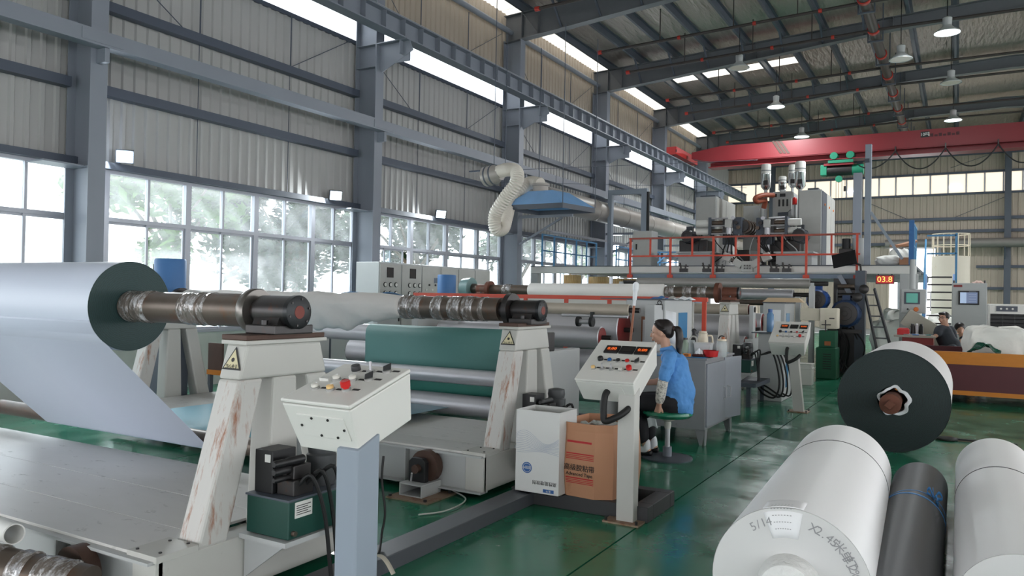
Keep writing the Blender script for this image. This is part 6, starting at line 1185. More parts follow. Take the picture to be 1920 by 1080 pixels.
# extruders
def hopper(px, pyt, pyb, wpx, Y, lb):
    c = at(px, pyb, Y=Y); zt_ = at(px, pyt, Y=Y).z; r_ = (at(px+wpx/2, pyb, Y=Y)-at(px-wpx/2, pyb, Y=Y)).length/2; H = zt_-c.z
    t = thing('hopper_dryer', lb, 'hopper', (c.x, Y, c.z), 'extruder hoppers'); MB().lathe((c.x, Y, c.z), (0,0,1), [(0,r_*.5),(H*.12,r_),(H*.58,r_),(H*.6,r_*1.06),(H*.62,r_*1.06)], 28).build('steel_bin', mat('mirror_steel', s(200,200,200), .15, .95), t)
    MB().lathe((c.x, Y, c.z+H*.62), (0,0,1), [(0,r_*.96),(H*.34,r_*.96),(H*.38,r_*.8)], 28).build('white_loader', white, t); MB().lathe((c.x, Y, c.z+H*.72), (0,0,1), [(0,r_*.99),(.02,r_*.99)], 28, False).build('seam_band', steeld, t)
    MB().cyl((c.x, Y, zD), (c.x, Y, c.z), r_*.35, n=14).build('throat', mgrey, t); MB().obox((c.x+.02, Y-r_, c.z+H*.25), (.12,.04,.12)).build('sight_glass', darkiron, t)
    return t
hopper(1436, 308, 356, 19, 22.6, 'left silver hopper with white loader on the extruders'); hopper(1500, 303, 355, 21, 22.6, 'right silver hopper with white loader on the extruders, tallest'); hopper(1467, 331, 360, 15, 23.2, 'small silver hopper with white cap between the two tall hoppers'); hopper(1486, 309, 352, 16, 24.2, 'rear hopper half hidden behind the right tall hopper')
tf = t = thing('pellet_feeder', 'grey feeder housing with three slot windows between the hoppers', 'machine housing', (at(1467, 400, Y=22.4).x, 22.6, zD)); z = lambda py: at(1467, py, Y=22.4).z; X_ = lambda px: at(px, 400, Y=22.4).x
MB().box((X_(1447), 22.5, z(430)), (X_(1483), 23.4, z(358))).build('housing', mgrey, t, .01); fixn(MB().prism([(X_(1452),22.4,z(372)),(X_(1483),22.4,z(372)),(X_(1483),22.4,z(392)),(X_(1476),22.4,z(398)),(X_(1458),22.4,z(398)),(X_(1452),22.4,z(388))], (0,.1,0)).build('front_plate', pdoor, t))
for px in (1461, 1468.5, 1476): MB().box((X_(px)-.025, 22.385, z(387)), (X_(px)+.025, 22.4, z(374))).build('slot_window', black, t)
for px in (1452, 1468): MB().box((X_(px)-.09, 22.39, z(369)), (X_(px)+.06, 22.4, z(363))).build('square_window', black, t)
MB().box((X_(1458), 22.42, z(404)), (X_(1477), 22.5, z(398))).build('dark_tray', steeld, t); MB().box((X_(1447), 22.5, zD), (X_(1452), 22.6, z(430))).box((X_(1478), 22.5, zD), (X_(1483), 22.6, z(430))).build('legs', mgrey, t)
# beacon and coiled pipe
c = at(1490, 377, Y=22.0); t = thing('warning_beacon', 'red warning beacon on a grey post between hopper and cabinet', 'beacon', (c.x, 22, zD)); MB().cyl((c.x, 22, zD), (c.x, 22, c.z-.1), .03, n=8).build('post', mgrey, t); MB().lathe((c.x, 22, c.z-.1), (0,0,1), [(0,.06),(.16,.06),(.2,.03)], 16).build('red_lens', mat('red_lens', s(200,40,36), .3), t)
o = MB().tube(spline([at(1450, 366, Y=22.3), at(1432, 366, Y=22.0), at(1417, 371, Y=21.8), at(1419, 378, Y=21.9), at(1434, 376, Y=22.2), at(1432, 390, Y=22.3)]), .07, 12).build('bent_pipe', mat('copper_red_pipe', s(158,84,62), .45), tf)
# screen-changer blocks, cylinders, dies
def changer(px, sg, lb):
    Y = 20.4; t = thing('screen_changer', lb, 'extruder', (at(px, 480, Y=Y).x, Y, zD), 'extruder heads'); z = lambda py: at(px, py, Y=Y).z; X_ = lambda q: at(px+q*sg, 420, Y=Y).x
    bx = lambda q0, q1, p0, p1, dy0=0, dy1=.25: MB().box((X_(q0), Y+dy0, z(p1)), (X_(q1), Y+dy1, z(p0)))
    bx(-6, 6, 412, 427, -.12, .1).build('square_block', pdoor, t, .01); bx(6, 22, 407, 447, .05, .4).build('grey_block', steeld, t, .01); MB().cyl((X_(0), Y, z(427)), (X_(0), Y, z(440)), .08, n=14).build('neck', chrome, t); bx(-10, 10, 440, 459, -.1, .25).build('dark_cube', mat('dark_slate', s(56,60,68), .5), t, .01)
    MB().cyl((X_(0), Y, z(459)), (X_(0), Y, z(472)), .07, n=14).build('neck', chrome, t); bx(-6, 6, 471, 480, -.1, .1).build('foot_block', pdoor, t)
    for p in (415, 431): MB().cyl((X_(-8 if sg > 0 else -8), Y+.1, z(p+(2 if p < 425 else 2))), (X_(-34), Y+.1, z(p+2)), .07, n=16).build('piston_barrel', rawsteel, t); MB().cyl((X_(-36), Y+.1, z(p+2)), (X_(-62), Y+.1, z(p+2)), .092, n=18).build('white_cylinder', white, t)
    for p in (409, 423, 438): MB().cyl((X_(-2), Y+.0, z(p)), (X_(-36), Y+.0, z(p)), .022, n=8).build('tie_rod', chrome, t)
    bx(-38, -33, 407, 440, -.05, .3).build('end_plate', steeld, t); bx(-12, -6, 409, 440, .0, .3).build('end_plate', darkiron, t)
    for k in range(4): p_ = Vector((X_(-8+5*k), Y-.1, z(440))); MB().tube(spline([p_, p_+Vector((.1*sg,-.12,-.2)), p_+Vector((.05*k,-.05,-.55)), p_+Vector((.3*sg,-.02,-.75))]), .018, 7).build('hose', rubber, t)
    for k in range(6):
        p_ = Vector((X_(-50+14*k), Y+.15, z(452))); e_ = Vector((rnd.uniform(-.2,.2), rnd.uniform(-.1,.1), 0)); MB().tube(spline([p_+Vector((0,0,.3)), p_+e_+Vector((0,-.1,0)), p_+e_*2+Vector((.05,0,-.3)), p_+Vector((.1*sg,0,-.55))]), .014, 6).build('cable', [rubber, darkiron, mgrey][k % 3], t)
    for k in range(3): MB().cyl((X_(8+5*k), Y+.02, z(409+9*k)), (X_(8+5*k), Y-.06, z(409+9*k)), .05, n=12).build('flange', [chrome, darkiron, rawsteel][k], t)
    return t
changer(1367, 1, 'left extruder head with white twin cylinders on the mezzanine'); changer(1439, -1, 'right extruder head with white twin cylinders on the mezzanine')
def diebox(px, py, w_, h_p, rot, lb):
    c = at(px, py, Y=20.0); o = fixn(MB().obox(c, (w_, .25, h_p), (0, rot, 0)).build('die_block', pdoor, None, .01)); tag(o, lb, 'die block', 'die blocks'); return o
t = thing('die_assembly', 'pale Y-shaped die blocks joining both extruder heads above the walkway', 'extruder die', (at(1402, 500, Y=20).x, 20, zD-.1))
for (px, py, w_, h_p, rot) in ((1364, 482, .2, .18, .4), (1384, 494, .22, .16, .55), (1402, 500, .26, .26, 0), (1417, 494, .2, .16, -.6), (1437, 482, .2, .18, -.4)): MB().obox(at(px, py, Y=19.12), (w_, .18, h_p), (0, rot, 0)).build('die_block', pdoor, t, .01)
MB().bar(at(1370, 485, Y=19.12), at(1398, 500, Y=19.12), .06, .06).build('link', rawsteel, t); MB().bar(at(1432, 485, Y=19.12), at(1406, 500, Y=19.12), .06, .06).build('link', rawsteel, t)
for k in range(6): MB().cyl(at(1396+5*(k % 3), 498+5*(k//3), Y=19.03), at(1396+5*(k % 3), 498+5*(k//3), Y=18.99), .02, n=8).build('bolt', darkiron, t)
motor(at(1288, 443, Y=20.3), .18, .55, mat('black_motor', s(44,48,56), .45), 'dark motor behind the left part of the red railing'); motor(at(1498, 441, Y=20.3), .18, .55, mat('black_motor', (0,0,0)), 'dark motor behind the red railing in front of the right cabinet')
t = thing('extruder_barrel', 'dark ribbed extruder barrel slanting back between the heads', 'extruder', (at(1400, 425, Y=21.5).x, 21.5, zD)); p0, p1 = at(1388, 424, Y=20.7), at(1432, 440, Y=20.7)
pb0, pb1 = at(1392, 424, Y=20.6), at(1425, 432, Y=23.0); MB().cyl(pb0, pb1, .15, n=18).build('barrel', darkiron, t)
for k in range(7): q_ = pb0.lerp(pb1, (k+.5)/7); d = (pb1-pb0).normalized(); MB().cyl(q_-d*.06, q_+d*.06, .19, n=18).build('heater_band', rawsteel, t)
MB().box((pb0.x-.2, 20.9, zD), (pb1.x+.2, 22.8, zD+.5)).build('bed', darkiron, t)
for (px0, px1, Y, lb) in ((1272, 1332, 20.1, 'pale gearbox plinth under the left motor'), (1455, 1522, 20.1, 'pale gearbox plinth under the right motor')):
    a0, a1 = at(px0, 475, Y=Y), at(px1, 475, Y=Y); o = MB().box((a0.x, Y, zD), (a1.x, Y+.9, a0.z)).box((a0.x-.05, Y-.05, a0.z), (a1.x+.05, Y+.95, a0.z+.04)).build('motor_plinth', mgrey, None, .006); tag(o, lb, 'plinth')
for k, (px, Y) in enumerate(((1300, 20.7), (1470, 20.7))):
    a0 = at(px, 450, Y=Y); o = MB().box((a0.x-.4, Y, zD), (a0.x+.4, Y+.6, a0.z)).box((a0.x-.2, Y+.1, a0.z), (a0.x+.15, Y+.5, a0.z+.2)).build('gearbox', darkiron, None, .03); tag(o, ['dark gearbox beside the left extruder motor', 'dark gearbox beside the right extruder motor'][k], 'gearbox')
for k, px in enumerate((1282, 1325, 1350, 1452, 1475)):
    a0 = at(px, 505, Y=19.12); a0.z = wz1-.03; o = MB().obox(a0+Vector((0,0,.05)), (.2,.1,.1)).cyl(a0+Vector((-.06,-.03,.1)), a0+Vector((-.09,-.03,.24)), .022, n=8).cyl(a0+Vector((.05,-.03,.1)), a0+Vector((.07,-.03,.2)), .022, n=8).cyl(a0+Vector((-.12,0,.17)), a0+Vector((.12,0,.15)), .014, n=8).build('valve_cluster', darkiron, None, .01); tag(o, ['first', 'second', 'third', 'fourth', 'fifth'][k]+' dark valve cluster from the left below the red railing', 'valve', 'valve clusters')
c = at(1583, 486, Y=18.7); t = thing('tilted_monitor', 'black monitor tilted back on an arm at the right end of the red railing', 'monitor', (c.x, 18.8, wz1)); fixn(MB().obox(c, (.5, .04, .36), (R(-35), R(-14), 0)).build('screen_panel', black, t, .006)); MB().tube([c+Vector((.1,.03,-.05)), c+Vector((.32,.1,-.12)), c+Vector((.36,.1,-.5))], .025, 8).build('arm', darkiron, t)
c = at(1594, 470, Y=20.5); t = thing('vacuum_pump', 'dark pump with grey filter behind the right end of the railing', 'pump', (c.x, 20.5, zD)); MB().box((c.x-.25, 20.4, zD), (c.x+.05, 20.8, c.z+.05)).build('pump_body', darkiron, t, .02); MB().cyl((c.x+.18, 20.6, zD), (c.x+.18, 20.6, c.z+.3), .14, n=18).build('filter', mgrey, t); MB().cyl((c.x-.1, 20.6, c.z), (c.x-.1, 20.6, c.z+.3), .1, n=14).build('motor', black, t)
# tall blue-grey post and brace on the deck right
x = at(1627.5, 400, Y=19.5).x; t = thing('steel_post', 'tall blue-grey steel post with slanting brace at the right of the mezzanine', 'post', (x, 19.5, zD)); MB().box((x-.065, 19.4, zD), (x+.065, 19.53, at(1627,272,Y=19.5).z)).build('post', pgrey, t); MB().bar(at(1633, 398, Y=19.45), (at(1692, 486, Y=19.45)), .1, .06).build('brace', pgrey, t); MB().obox(at(1626, 301, Y=19.35), (.1,.08,.08)).build('lamp_head', steeld, t)
x = at(1607, 400, Y=28.2).x; tag(MB().box((x-.13, 28.2, 0), (x+.13, 28.45, at(1607, 324, Y=28.2).z)).build('hoist_post', steel), 'plain grey steel post behind the tall blue-grey one', 'post')
# sacks and boxes on deck right
bag(Vector((at(1668, 480, Y=20.3).x, 20.4, zD+.02)), .32, .25, .13, 'white sack heap on the mezzanine deck beside the post', 21, grp='sacks on deck', pw=.8); bag(Vector((at(1690, 470, Y=20.8).x, 20.9, zD+.02)), .28, .25, .24, 'white sack behind the slanting brace on the deck', 23, grp='sacks on deck', pw=.8)
c = at(1699, 482, Y=20.0); o = MB().box((c.x-.14, 20, zD), (c.x+.14, 20.3, zD+.22)).build('cardboard_box', card, None, .004); tag(o, 'brown cardboard box on the mezzanine deck edge', 'box')
for k in range(3): c = at(1690+4*k, 461-2*k, Y=20.9); o = MB().obox(c, (.5,.2,.04), (.1*k,R(-8*k),.2)).build('cardboard_sheet', card); tag(o, ['lowest', 'middle', 'top'][k]+' loose cardboard sheet on the white sack on the deck', 'cardboard', 'cardboard sheets')
# LED display
c0, c1 = at(1641.5, 532.5, Y=19.34), at(1676.5, 516, Y=19.34); t = thing('led_display', 'red LED display reading 03.8 hung under the mezzanine', 'display', ((c0.x+c1.x)/2, 19.4, c0.z)); MB().box((c0.x, 19.34, c0.z), (c1.x, 19.46, c1.z)).build('case', mat('dark_red_case', s(110,22,24), .4), t); MB().box((c0.x+.02, 19.33, c0.z+.02), (c1.x-.02, 19.34, c1.z-.02)).build('face', mat('red_face', s(150,16,20), .3, emit=s(200,16,24), es=.1), t)
text('digits', '03.8', mat('yellow_led', s(255,225,110), .3, emit=s(255,222,110), es=.16), ((c0.x+c1.x)/2, 19.325, (c0.z+c1.z)/2), (c1.z-c0.z)*.92, (1,0,0), (0,0,1), t)
for xx in (c0.x+.05, c1.x-.05): MB().cyl((xx, 19.4, c1.z), (xx, 19.4, zB0+.02), .012, n=6).build('hanger', darkiron, t)
# ladder
t = thing('step_ladder', 'grey aluminium ladder leaning below the LED display', 'ladder', (at(1640, 680, Y=17.5).x, 18.0, 0)); a0, a1 = at(1620, 541, Y=18.7), at(1656, 700, Y=17.8); a0.y = 18.72
lm = mat('dull_ladder', s(96,96,100), .4, .4); o2 = Vector((.32, -.05, 0)); a1.z = 0.0
MB().bar(a0, a1, .03, .07).build('rail', lm, t); MB().bar(a0+o2*.65, a1+o2, .03, .07).build('rail', lm, t)
for k in range(8): f_ = (k+.6)/8.3; MB().bar((a0).lerp(a1, f_), (a0+o2*.65).lerp(a1+o2, f_), .03, .03).build('rung', lm, t)
# blue stairs at the right
t = thing('blue_stairs', 'blue-railed steel stairs with dark open treads up to the mezzanine', 'stairs', (at(1760, 600, Y=20.5).x, 21.5, 0))
sx0, sx1 = at(1736, 560, Y=21.6).x, at(1784, 560, Y=21.6).x
for k in range(10):
    zz = at(1760, 652-15*k, Y=21.6).z if 1 else 0; yy = 21.2+.16*k; MB().box((sx0, yy, zz-.02), (sx1, yy+.24, zz+.015)).build('tread', darkiron, t)
zt_ = at(1760, 517, Y=22.6).z
for x in (sx0-.04, sx1+.04): MB().bar((x, 21.1, .0), (x, 22.9, zt_), .05, .16, (0,0,1)).build('stringer', mat('stair_blue', s(46,100,156), .5), t)
MB().cyl((sx0-.06, 21.2, .9), (sx0-.06, 22.9, zt_+.95), .022, n=8).build('hand_rail', bluep, t)
for k in range(6): f_ = k/5; MB().cyl((sx0-.06, 21.2+1.7*f_, zt_*f_), (sx0-.06, 21.2+1.7*f_, .9+f_*(zt_+.05)), .018, n=8).build('baluster', bluep, t)
x = at(1793, 480, Y=21.6).x; MB().box((x-.025, 21.6, .0), (x+.025, 21.65, at(1793,437,Y=21.6).z)).build('post', bluep, t); zz = at(1793, 441, Y=21.6).z; x2 = at(1738, 441, Y=21.6).x; MB().box((x2, 21.6, zz-.02), (x, 21.64, zz+.02)).build('hand_rail', bluep, t); zz = at(1793, 475, Y=21.6).z; MB().box((x2, 21.6, zz-.02), (x, 21.64, zz+.02)).build('hand_rail', bluep, t)
t = thing('blue_railing', 'slatted blue railing panel beside the top of the stairs', 'railing', (at(1715, 450, Y=19.5).x, 20, zD), 'blue mezzanine railings'); X_ = at(1709, 450, Y=19.4).x
for k in range(9): yy = 19.4+.28*k; MB().box((X_-.015, yy-.015, zD), (X_+.015, yy+.015, at(1709, 415, X=X_).z if k == 0 else zD+1.0)).build('slat', bluep, t)
MB().bar((X_, 19.4, zD+1.0), (X_, 21.64, zD+1.0), .04, .04).build('top_rail', bluep, t); MB().bar((X_, 19.4, zD+.5), (X_, 21.64, zD+.5), .04, .04).build('mid_rail', bluep, t); MB().box((X_-.05, 19.38, zD-.3), (X_+.05, 19.5, at(1709,413,Y=19.4).z)).build('end_post', mat('stair_blue', (0,0,0)), t)
# cream tank, bags further back, pipe on the back wall
c = at(1781, 600, Y=31); rr_ = (at(1818, 600, Y=31).x-at(1744, 600, Y=31).x)/2; zt_ = at(1781, 481, Y=31).z
t = thing('storage_tank', 'large cream stained tank behind the blue stairs', 'tank', (c.x, 31+rr_, 0)); MB().lathe((c.x, 31+rr_, 0), (0,0,1), [(0,rr_),(zt_,rr_),(zt_+.03,rr_*.98)], 40).build('shell', mat('stained_cream_metal', s(204,196,182), .6, 0, .05, 2., dirt=s(176,140,100), amt=.2, dscale=1.5), t)
for zz in (zt_+.4, zt_+.8): MB().lathe((c.x, 31+rr_, zz), (0,0,1), [(0,rr_),(.03,rr_),(.03,rr_-.03),(0,rr_-.03)], 32, False).build('guard_ring', cream, t)
for k in range(16): aa = k*math.pi/8; MB().cyl((c.x+rr_*.98*math.cos(aa), 31+rr_+rr_*.98*math.sin(aa), zt_), (c.x+rr_*.98*math.cos(aa), 31+rr_+rr_*.98*math.sin(aa), zt_+.82), .015, n=6).build('guard_post', cream, t)
for k, (px, Y, sx, sz) in enumerate(((1672, 25, .55, .55), (1690, 26.5, .6, .68), (1760, 27, .6, .5), (1778, 28.5, .6, .62))):
    c = at(px, 640, Y=Y); bag((c.x, Y, 0), sx, .5, sz, ['white bulk bag behind the ladder', 'white bulk bag behind the touch panel column', 'white bulk bag seen under the stairs, left', 'white bulk bag seen under the stairs, right'][k], 40+k, grp='bulk bags at the back')
zz = at(1800, 456, Y=41.9).z; t = thing('wall_pipe', 'thick grey pipe running along the far end wall', 'pipe', (3, 41.9, zz)); MB().cyl((at(1660,456,Y=41.9).x, 41.9, zz), (13, 41.9, zz), .22, n=18).build('pipe', mat('dull_grey_pipe', s(120,116,112), .5, .2), t)
for x in (1.8, 5, 8): MB().bar((x, 42.3, zz-.25), (x, 41.7, zz-.22), .05, .05).build('bracket', steeld, t); MB().bar((x, 42.4, zz-1.0), (x, 41.75, zz-.25), .05, .05).build('bracket', steeld, t)
x0, x1 = at(1690, 560, Y=38).x, at(1716, 560, Y=38).x
wn += 1; o = struct(MB().box((DX0-.15, YB-.15, 0), (DX0, YB+.1, 4.4)).box((DX1, YB-.15, 0), (DX1+.15, YB+.1, 4.4)).box((DX0, YB-.15, 4.25), (DX1, YB+.1, 4.4)).build('door_1', alu))
# ================================================================== overhead: crane, duct, pipes, lamps
redc = mat('crane_red', s(122,36,42), .45, 0, .05, 2.)
CY = 30.6; t = thing('overhead_crane', 'dark red overhead crane girder spanning the hall', 'crane', (0, CY, 6.85))
g0 = at(1300, 290, Y=CY-.25); zb0 = at(1333, 315, Y=CY-.25).z; ztp = at(1920, 228, Y=CY-.25).z
fixn(MB().prism([(-9.3, CY-.25, 7.45), (-8.1, CY-.25, ztp), (13, CY-.25, ztp), (13, CY-.25, zb0+.22), (-8.4, CY-.25, zb0+.22), (-9.3, CY-.25, 7.2)], (0,.5,0)).build('box_girder', redc, t))
MB().box((-8.6, CY-.32, zb0), (13, CY+.32, zb0+.03)).box((-8.6, CY-.02, zb0+.03), (13, CY+.02, zb0+.22)).build('bottom_rail', redc, t); MB().box((-8.6, CY-.27, zb0+.25), (13, CY-.25, zb0+.3)).build('rib', redc, t)
MB().box((-9.95, CY-1.4, 7.22), (-9.55, CY+1.4, 7.52)).build('end_truck', mat('crane_red_bright', s(170,46,46), .45), t)
for yy in (-1.1, 1.1): MB().cyl((-9.86, CY+yy, 7.32), (-9.74, CY+yy, 7.32), .12, n=18).build('wheel', darkiron, t)
for k in range(3): c = at(1457+7*k, 276, Y=CY-.26); MB().bar(c+Vector((-.15,0,.26)), c+Vector((.15,0,-.26)), .006, .07, (0,1,0)).build('hazard_stripe', mat('olive_stripe', s(74,50,40), .5), t) if 0 else fixn(MB().prism([c+Vector((-.2,-.002,.24)), c+Vector((-.1,-.002,.24)), c+Vector((.2,-.002,-.24)), c+Vector((.1,-.002,-.24))], (0,-.004,0)).build('hazard_stripe', mat('olive_stripe', s(74,50,40), .5), t))
c = at(1734.5, 252, Y=CY-.26); pl_ = MB().box((c.x-.13, CY-.262, c.z-.1), (c.x+.13, CY-.25, c.z+.1)).build('capacity_plate', black, t); text('plate_text', '10吨', mat('plate_white', s(220,220,216), .5), (c.x, CY-.265, c.z), .15, (1,0,0), (0,0,1), pl_)
c = at(1765, 252, Y=CY-.26)
for k in range(7): MB().box((c.x-.34+.13*k, CY-.252, c.z-.05), (c.x-.24+.13*k, CY-.25, c.z+.06-.04*(k % 2))).build('worn_lettering', mat('faded_black_print', s(70,30,34), .6), t)
c = at(1295, 297, Y=CY-1.41); MB().box((-9.7+.12, CY-1.41, 7.3), (-9.7+.16, CY-1.4, 7.4)).build('number_plate', black, t)
# hoist
hg = mat('hoist_green', s(30,120,92), .45); hx = at(1577, 315, Y=CY-.3).x; hz = at(1577, 317, Y=CY-.3).z
t = thing('electric_hoist', 'green electric hoist trolley hanging under the red crane', 'hoist', (hx, CY, hz-.3)); hz = min(hz, zb0-.32)
MB().cyl((hx-.55, CY, hz), (hx+.35, CY, hz), .2, n=20).build('drum', darkiron, t); MB().box((hx-.72, CY-.22, hz-.18), (hx-.5, CY+.22, hz+.2)).build('green_end', hg, t, .02); MB().cyl((hx+.35, CY, hz), (hx+.72, CY, hz), .2, n=18).build('green_motor', hg, t); MB().box((hx-.6, CY-.26, hz+.16), (hx+.4, CY+.26, hz+.24)).build('frame', redc, t)
MB().box((hx-.45, CY-.3, hz+.24), (hx+.4, CY-.2, hz+.34)).build('trolley_plate', hg, t)
for q in (-.25, .3): MB().lathe((hx+q, CY-.34, hz+.5), (0,1,0), [(0,.13),(.1,.15),(.6,.15),(.68,.13)], 18).build('trolley_motor', hg, t)
for q in (-.2, -.12, .0): MB().cyl((hx+q, CY, hz-.15), (hx+q, CY, 3.4), .008, n=6).build('hoist_rope', darkiron, t)
MB().lathe((hx-.1, CY-.1, hz-.32), (0,1,0), [(0,.12),(.12,.12)], 18).build('sheave', hg, t); MB().cyl((hx+.1, CY, hz-.2), (hx+.1, CY, hz-.6), .008, n=6).obox((hx+.1, CY, hz-.68), (.08,.08,.18)).build('pendant', black, t)
fe = MB(); pts = [(1610, 310), (1679, 283), (1773, 277), (1872, 270), (1970, 262)]
t = thing('festoon_cable', 'black festoon cable looping below the red crane', 'cable', at(1700, 290, Y=CY-.4))
for i in range(len(pts)-1):
    a0, a1 = at(*pts[i], Y=CY-.4), at(*pts[i+1], Y=CY-.4); sg = .75 if i else .35; MB().tube([a0.lerp(a1, k/14)+Vector((0,0,-sg*4*(k/14)*(1-k/14)*.9)) for k in range(15)], .022, 6).build('cable_loop', rubber, t)
    if i: MB().box((a0.x-.02, CY-.42, a0.z), (a0.x+.02, CY-.24, zb0+.3)).build('cable_hanger', darkiron, t)
# silver duct along the wall with flexible hose and blue hood
dm = mat('galvanised_duct', s(156,150,144), .45, .25, .12, 3.); XD = -9.1
a0 = at(1110, 388, X=XD); t = thing('exhaust_duct', 'long silver exhaust duct running along the wall columns', 'duct', (XD, 26, a0.z)); zd_ = a0.z-.08; rd_ = .3; a1_ = at(926, 328, X=XD)
MB().cyl((XD, 17.3, zd_), (XD, 38, zd_), rd_, n=28).build('duct_tube', dm, t); yy = a0.y
while yy < 37.5: MB().lathe((XD, yy, zd_), (0,1,0), [(0,rd_),(.02,rd_+.015),(.06,rd_+.015),(.08,rd_)], 28, False).build('joint_ring', dm, t); yy += 2.2
for yy in COLY[4:7]: MB().bar((-10.4, yy+.1, zd_-rd_-.05), (XD+.3, yy+.1, zd_-rd_-.05), .06, .08).build('bracket', steel, t); MB().bar((-10.4, yy+.1, zd_-rd_-.8), (XD, yy+.1, zd_-rd_-.1), .05, .05).build('bracket', steel, t)
hY = 13.6; h = [at(946, 385, Y=hY), at(1055, 383, Y=hY)]; tp_ = [at(985, 357, Y=hY+.2), at(1030, 356, Y=hY+.2)]
bl = mat('blue_hood_paint', s(112,160,208), .45, 0, .15, 3.); dpt = 1.1
t = thing('exhaust_hood', 'blue trapezoid exhaust hood under the white ribbed hose', 'hood', ((h[0].x+h[1].x)/2, hY+.5, h[0].z))
z0, z1 = h[0].z, tp_[0].z; lo_ = [Vector((h[0].x, hY, z0)), Vector((h[1].x, hY, z0)), Vector((h[1].x+.2, hY+dpt, z0)), Vector((h[0].x+.2, hY+dpt, z0))]; hi_ = [Vector((tp_[0].x, hY+.35, z1)), Vector((tp_[1].x, hY+.35, z1)), Vector((tp_[1].x+.1, hY+.9, z1)), Vector((tp_[0].x+.1, hY+.9, z1))]
o = MB().add(lo_+hi_, [(0,1,5,4),(1,2,6,5),(2,3,7,6),(3,0,4,7),(4,5,6,7)]).build('hood_shell', bl, t); o.modifiers.new('solid', 'SOLIDIFY').thickness = .02
MB().add([v for v in lo_]+[v+Vector((0,0,-.1)) for v in lo_], [(0,4,5,1),(1,5,6,2),(2,6,7,3),(3,7,4,0)]).build('hood_lip', steeld, t).modifiers.new('solid', 'SOLIDIFY').thickness = .02
for v in (lo_[0], lo_[1], lo_[2], lo_[3]): MB().cyl(v, (v.x, v.y, 4.9 if 0 else v.z+3.5), .008, n=6).build('hanging_wire', girtm, t)
MB().lathe(Vector((hi_[0].lerp(hi_[1], .25).x, hY+.6, z1)), (0,0,1), [(0,.16),(.12,.16),(.14,.18),(.18,.18)], 20).build('outlet_collar', dm, t)
hz_ = mat('white_ribbed_hose', s(206,200,190), .5, 0, .04)
pth = spline([at(936, 322, Y=13.4), at(952, 318, Y=13.20), at(968, 322, Y=13.10), at(968, 343, Y=13.00), at(948, 370, Y=13.00), at(929, 402, Y=13.00), at(930, 428, Y=13.05), at(943, 428, Y=13.25), at(950, 405, Y=13.50), at(957, 382, Y=13.75), at(978, 356, Y=14.10), at(992, 343, Y=14.40), Vector((hi_[0].lerp(hi_[1], .25).x, hY+.6, z1+.18))], 14)
rr_ = [.128*(1+.07*(1 if (i % 2) else -1)) for i in range(len(pth))]
o = MB().tube(pth, rr_, 18).build('ribbed_hose', hz_); tag(o, 'white ribbed flexible hose hanging in a loop beside the blue hood', 'hose')
c = at(926, 328, Y=13.4); t = thing('drum_blower', 'silver drum blower at the upper end of the white ribbed hose', 'blower', c); d = Vector((1,-.1,.12)).normalized(); MB().lathe(c-d*.24, d, [(0,.15),(.03,.2),(.27,.2),(.36,.15),(.42,.14)], 26).build('casing', dm, t)
for q in (.09, .22): MB().lathe(c-d*(.24-q), d, [(0,.2),(.01,.21),(.03,.21),(.04,.2)], 26, False).build('band', steeld, t)
MB().bar(at(880, 322, Y=13.5), at(925, 318, Y=13.4), .03, .03).build('support_arm', girtm, t); MB().bar((c.x, 13.4, c.z+.2), (c.x, 13.4, 9.3), .012, .012).build('hanger', girtm, t)
for k, (p0, p1) in enumerate((((870, 340), (1400, 352)), ((880, 322), (1420, 300)))):
    o = MB().cyl(at(*p0, Y=16.2), at(*p1, Y=27), .007, n=6).build('stay_wire', girtm); tag(o, ['lower thin stay wire strung past the hose', 'upper thin stay wire strung past the hose'][k], 'wire')
# sprinkler pipes
pm = mat('dark_pipe', s(66,60,58), .5, .2); cpl = mat('red_coupling', s(170,52,42), .45)
t = thing('sprinkler_main', 'thick dark sprinkler main with red couplings under the roof', 'pipe', (-2.05, 24, 8.9)); MB().cyl((-2.05, YF, 8.9), (-2.05, 42, 8.9), .13, n=18).build('main_pipe', pm, t); y = 13.
while y < 41: MB().lathe((-2.05, y, 8.9), (0,1,0), [(0,.16),(.12,.16)], 18).build('coupling', cpl, t); MB().box((-2.25, y+.6, 8.72), (-1.85, y+.66, 8.76)).box((-2.25, y+.6, 8.76), (-2.22, y+.66, 9.75)).box((-1.88, y+.6, 8.76), (-1.85, y+.66, 9.75)).build('hanger', steeld, t); y += 2.4
kk = 0; nth = ['nearest', 'second', 'third', 'fourth', 'fifth', 'sixth', 'seventh', 'eighth']
for yc in COLY[4:8]:
    for dy in (-3.9, -1.7):
        y = yc+dy; sl = .035; t = thing('sprinkler_branch', nth[kk]+' thin dark sprinkler branch pipe across the roof, counted from the camera', 'pipe', (-5, y, 8.9), 'sprinkler branches'); kk += 1
        zz = lambda x: 8.62+sl*(x+9)
        MB().cyl((-9, y, zz(-9)), (-2.05, y, zz(-2.05)), .04, n=10).build('pipe', pm, t); MB().cyl((-2.05, y, zz(-2.05)), (11, y, zz(-2.05)), .04, n=10).build('pipe', pm, t); MB().lathe((-9.05, y, zz(-9)), (1,0,0), [(0,.06),(.12,.06)], 12).build('end_cap', cpl, t)
        for x in (-7.2, -5.2, -3.6): MB().box((x-.012, y-.012, zz(x)), (x+.012, y+.012, ztop(x)+.1)).build('hanger', pm, t); MB().lathe((x+.5, y, zz(x+.5)), (1,0,0), [(0,.055),(.08,.055)], 10).build('coupling', cpl, t)
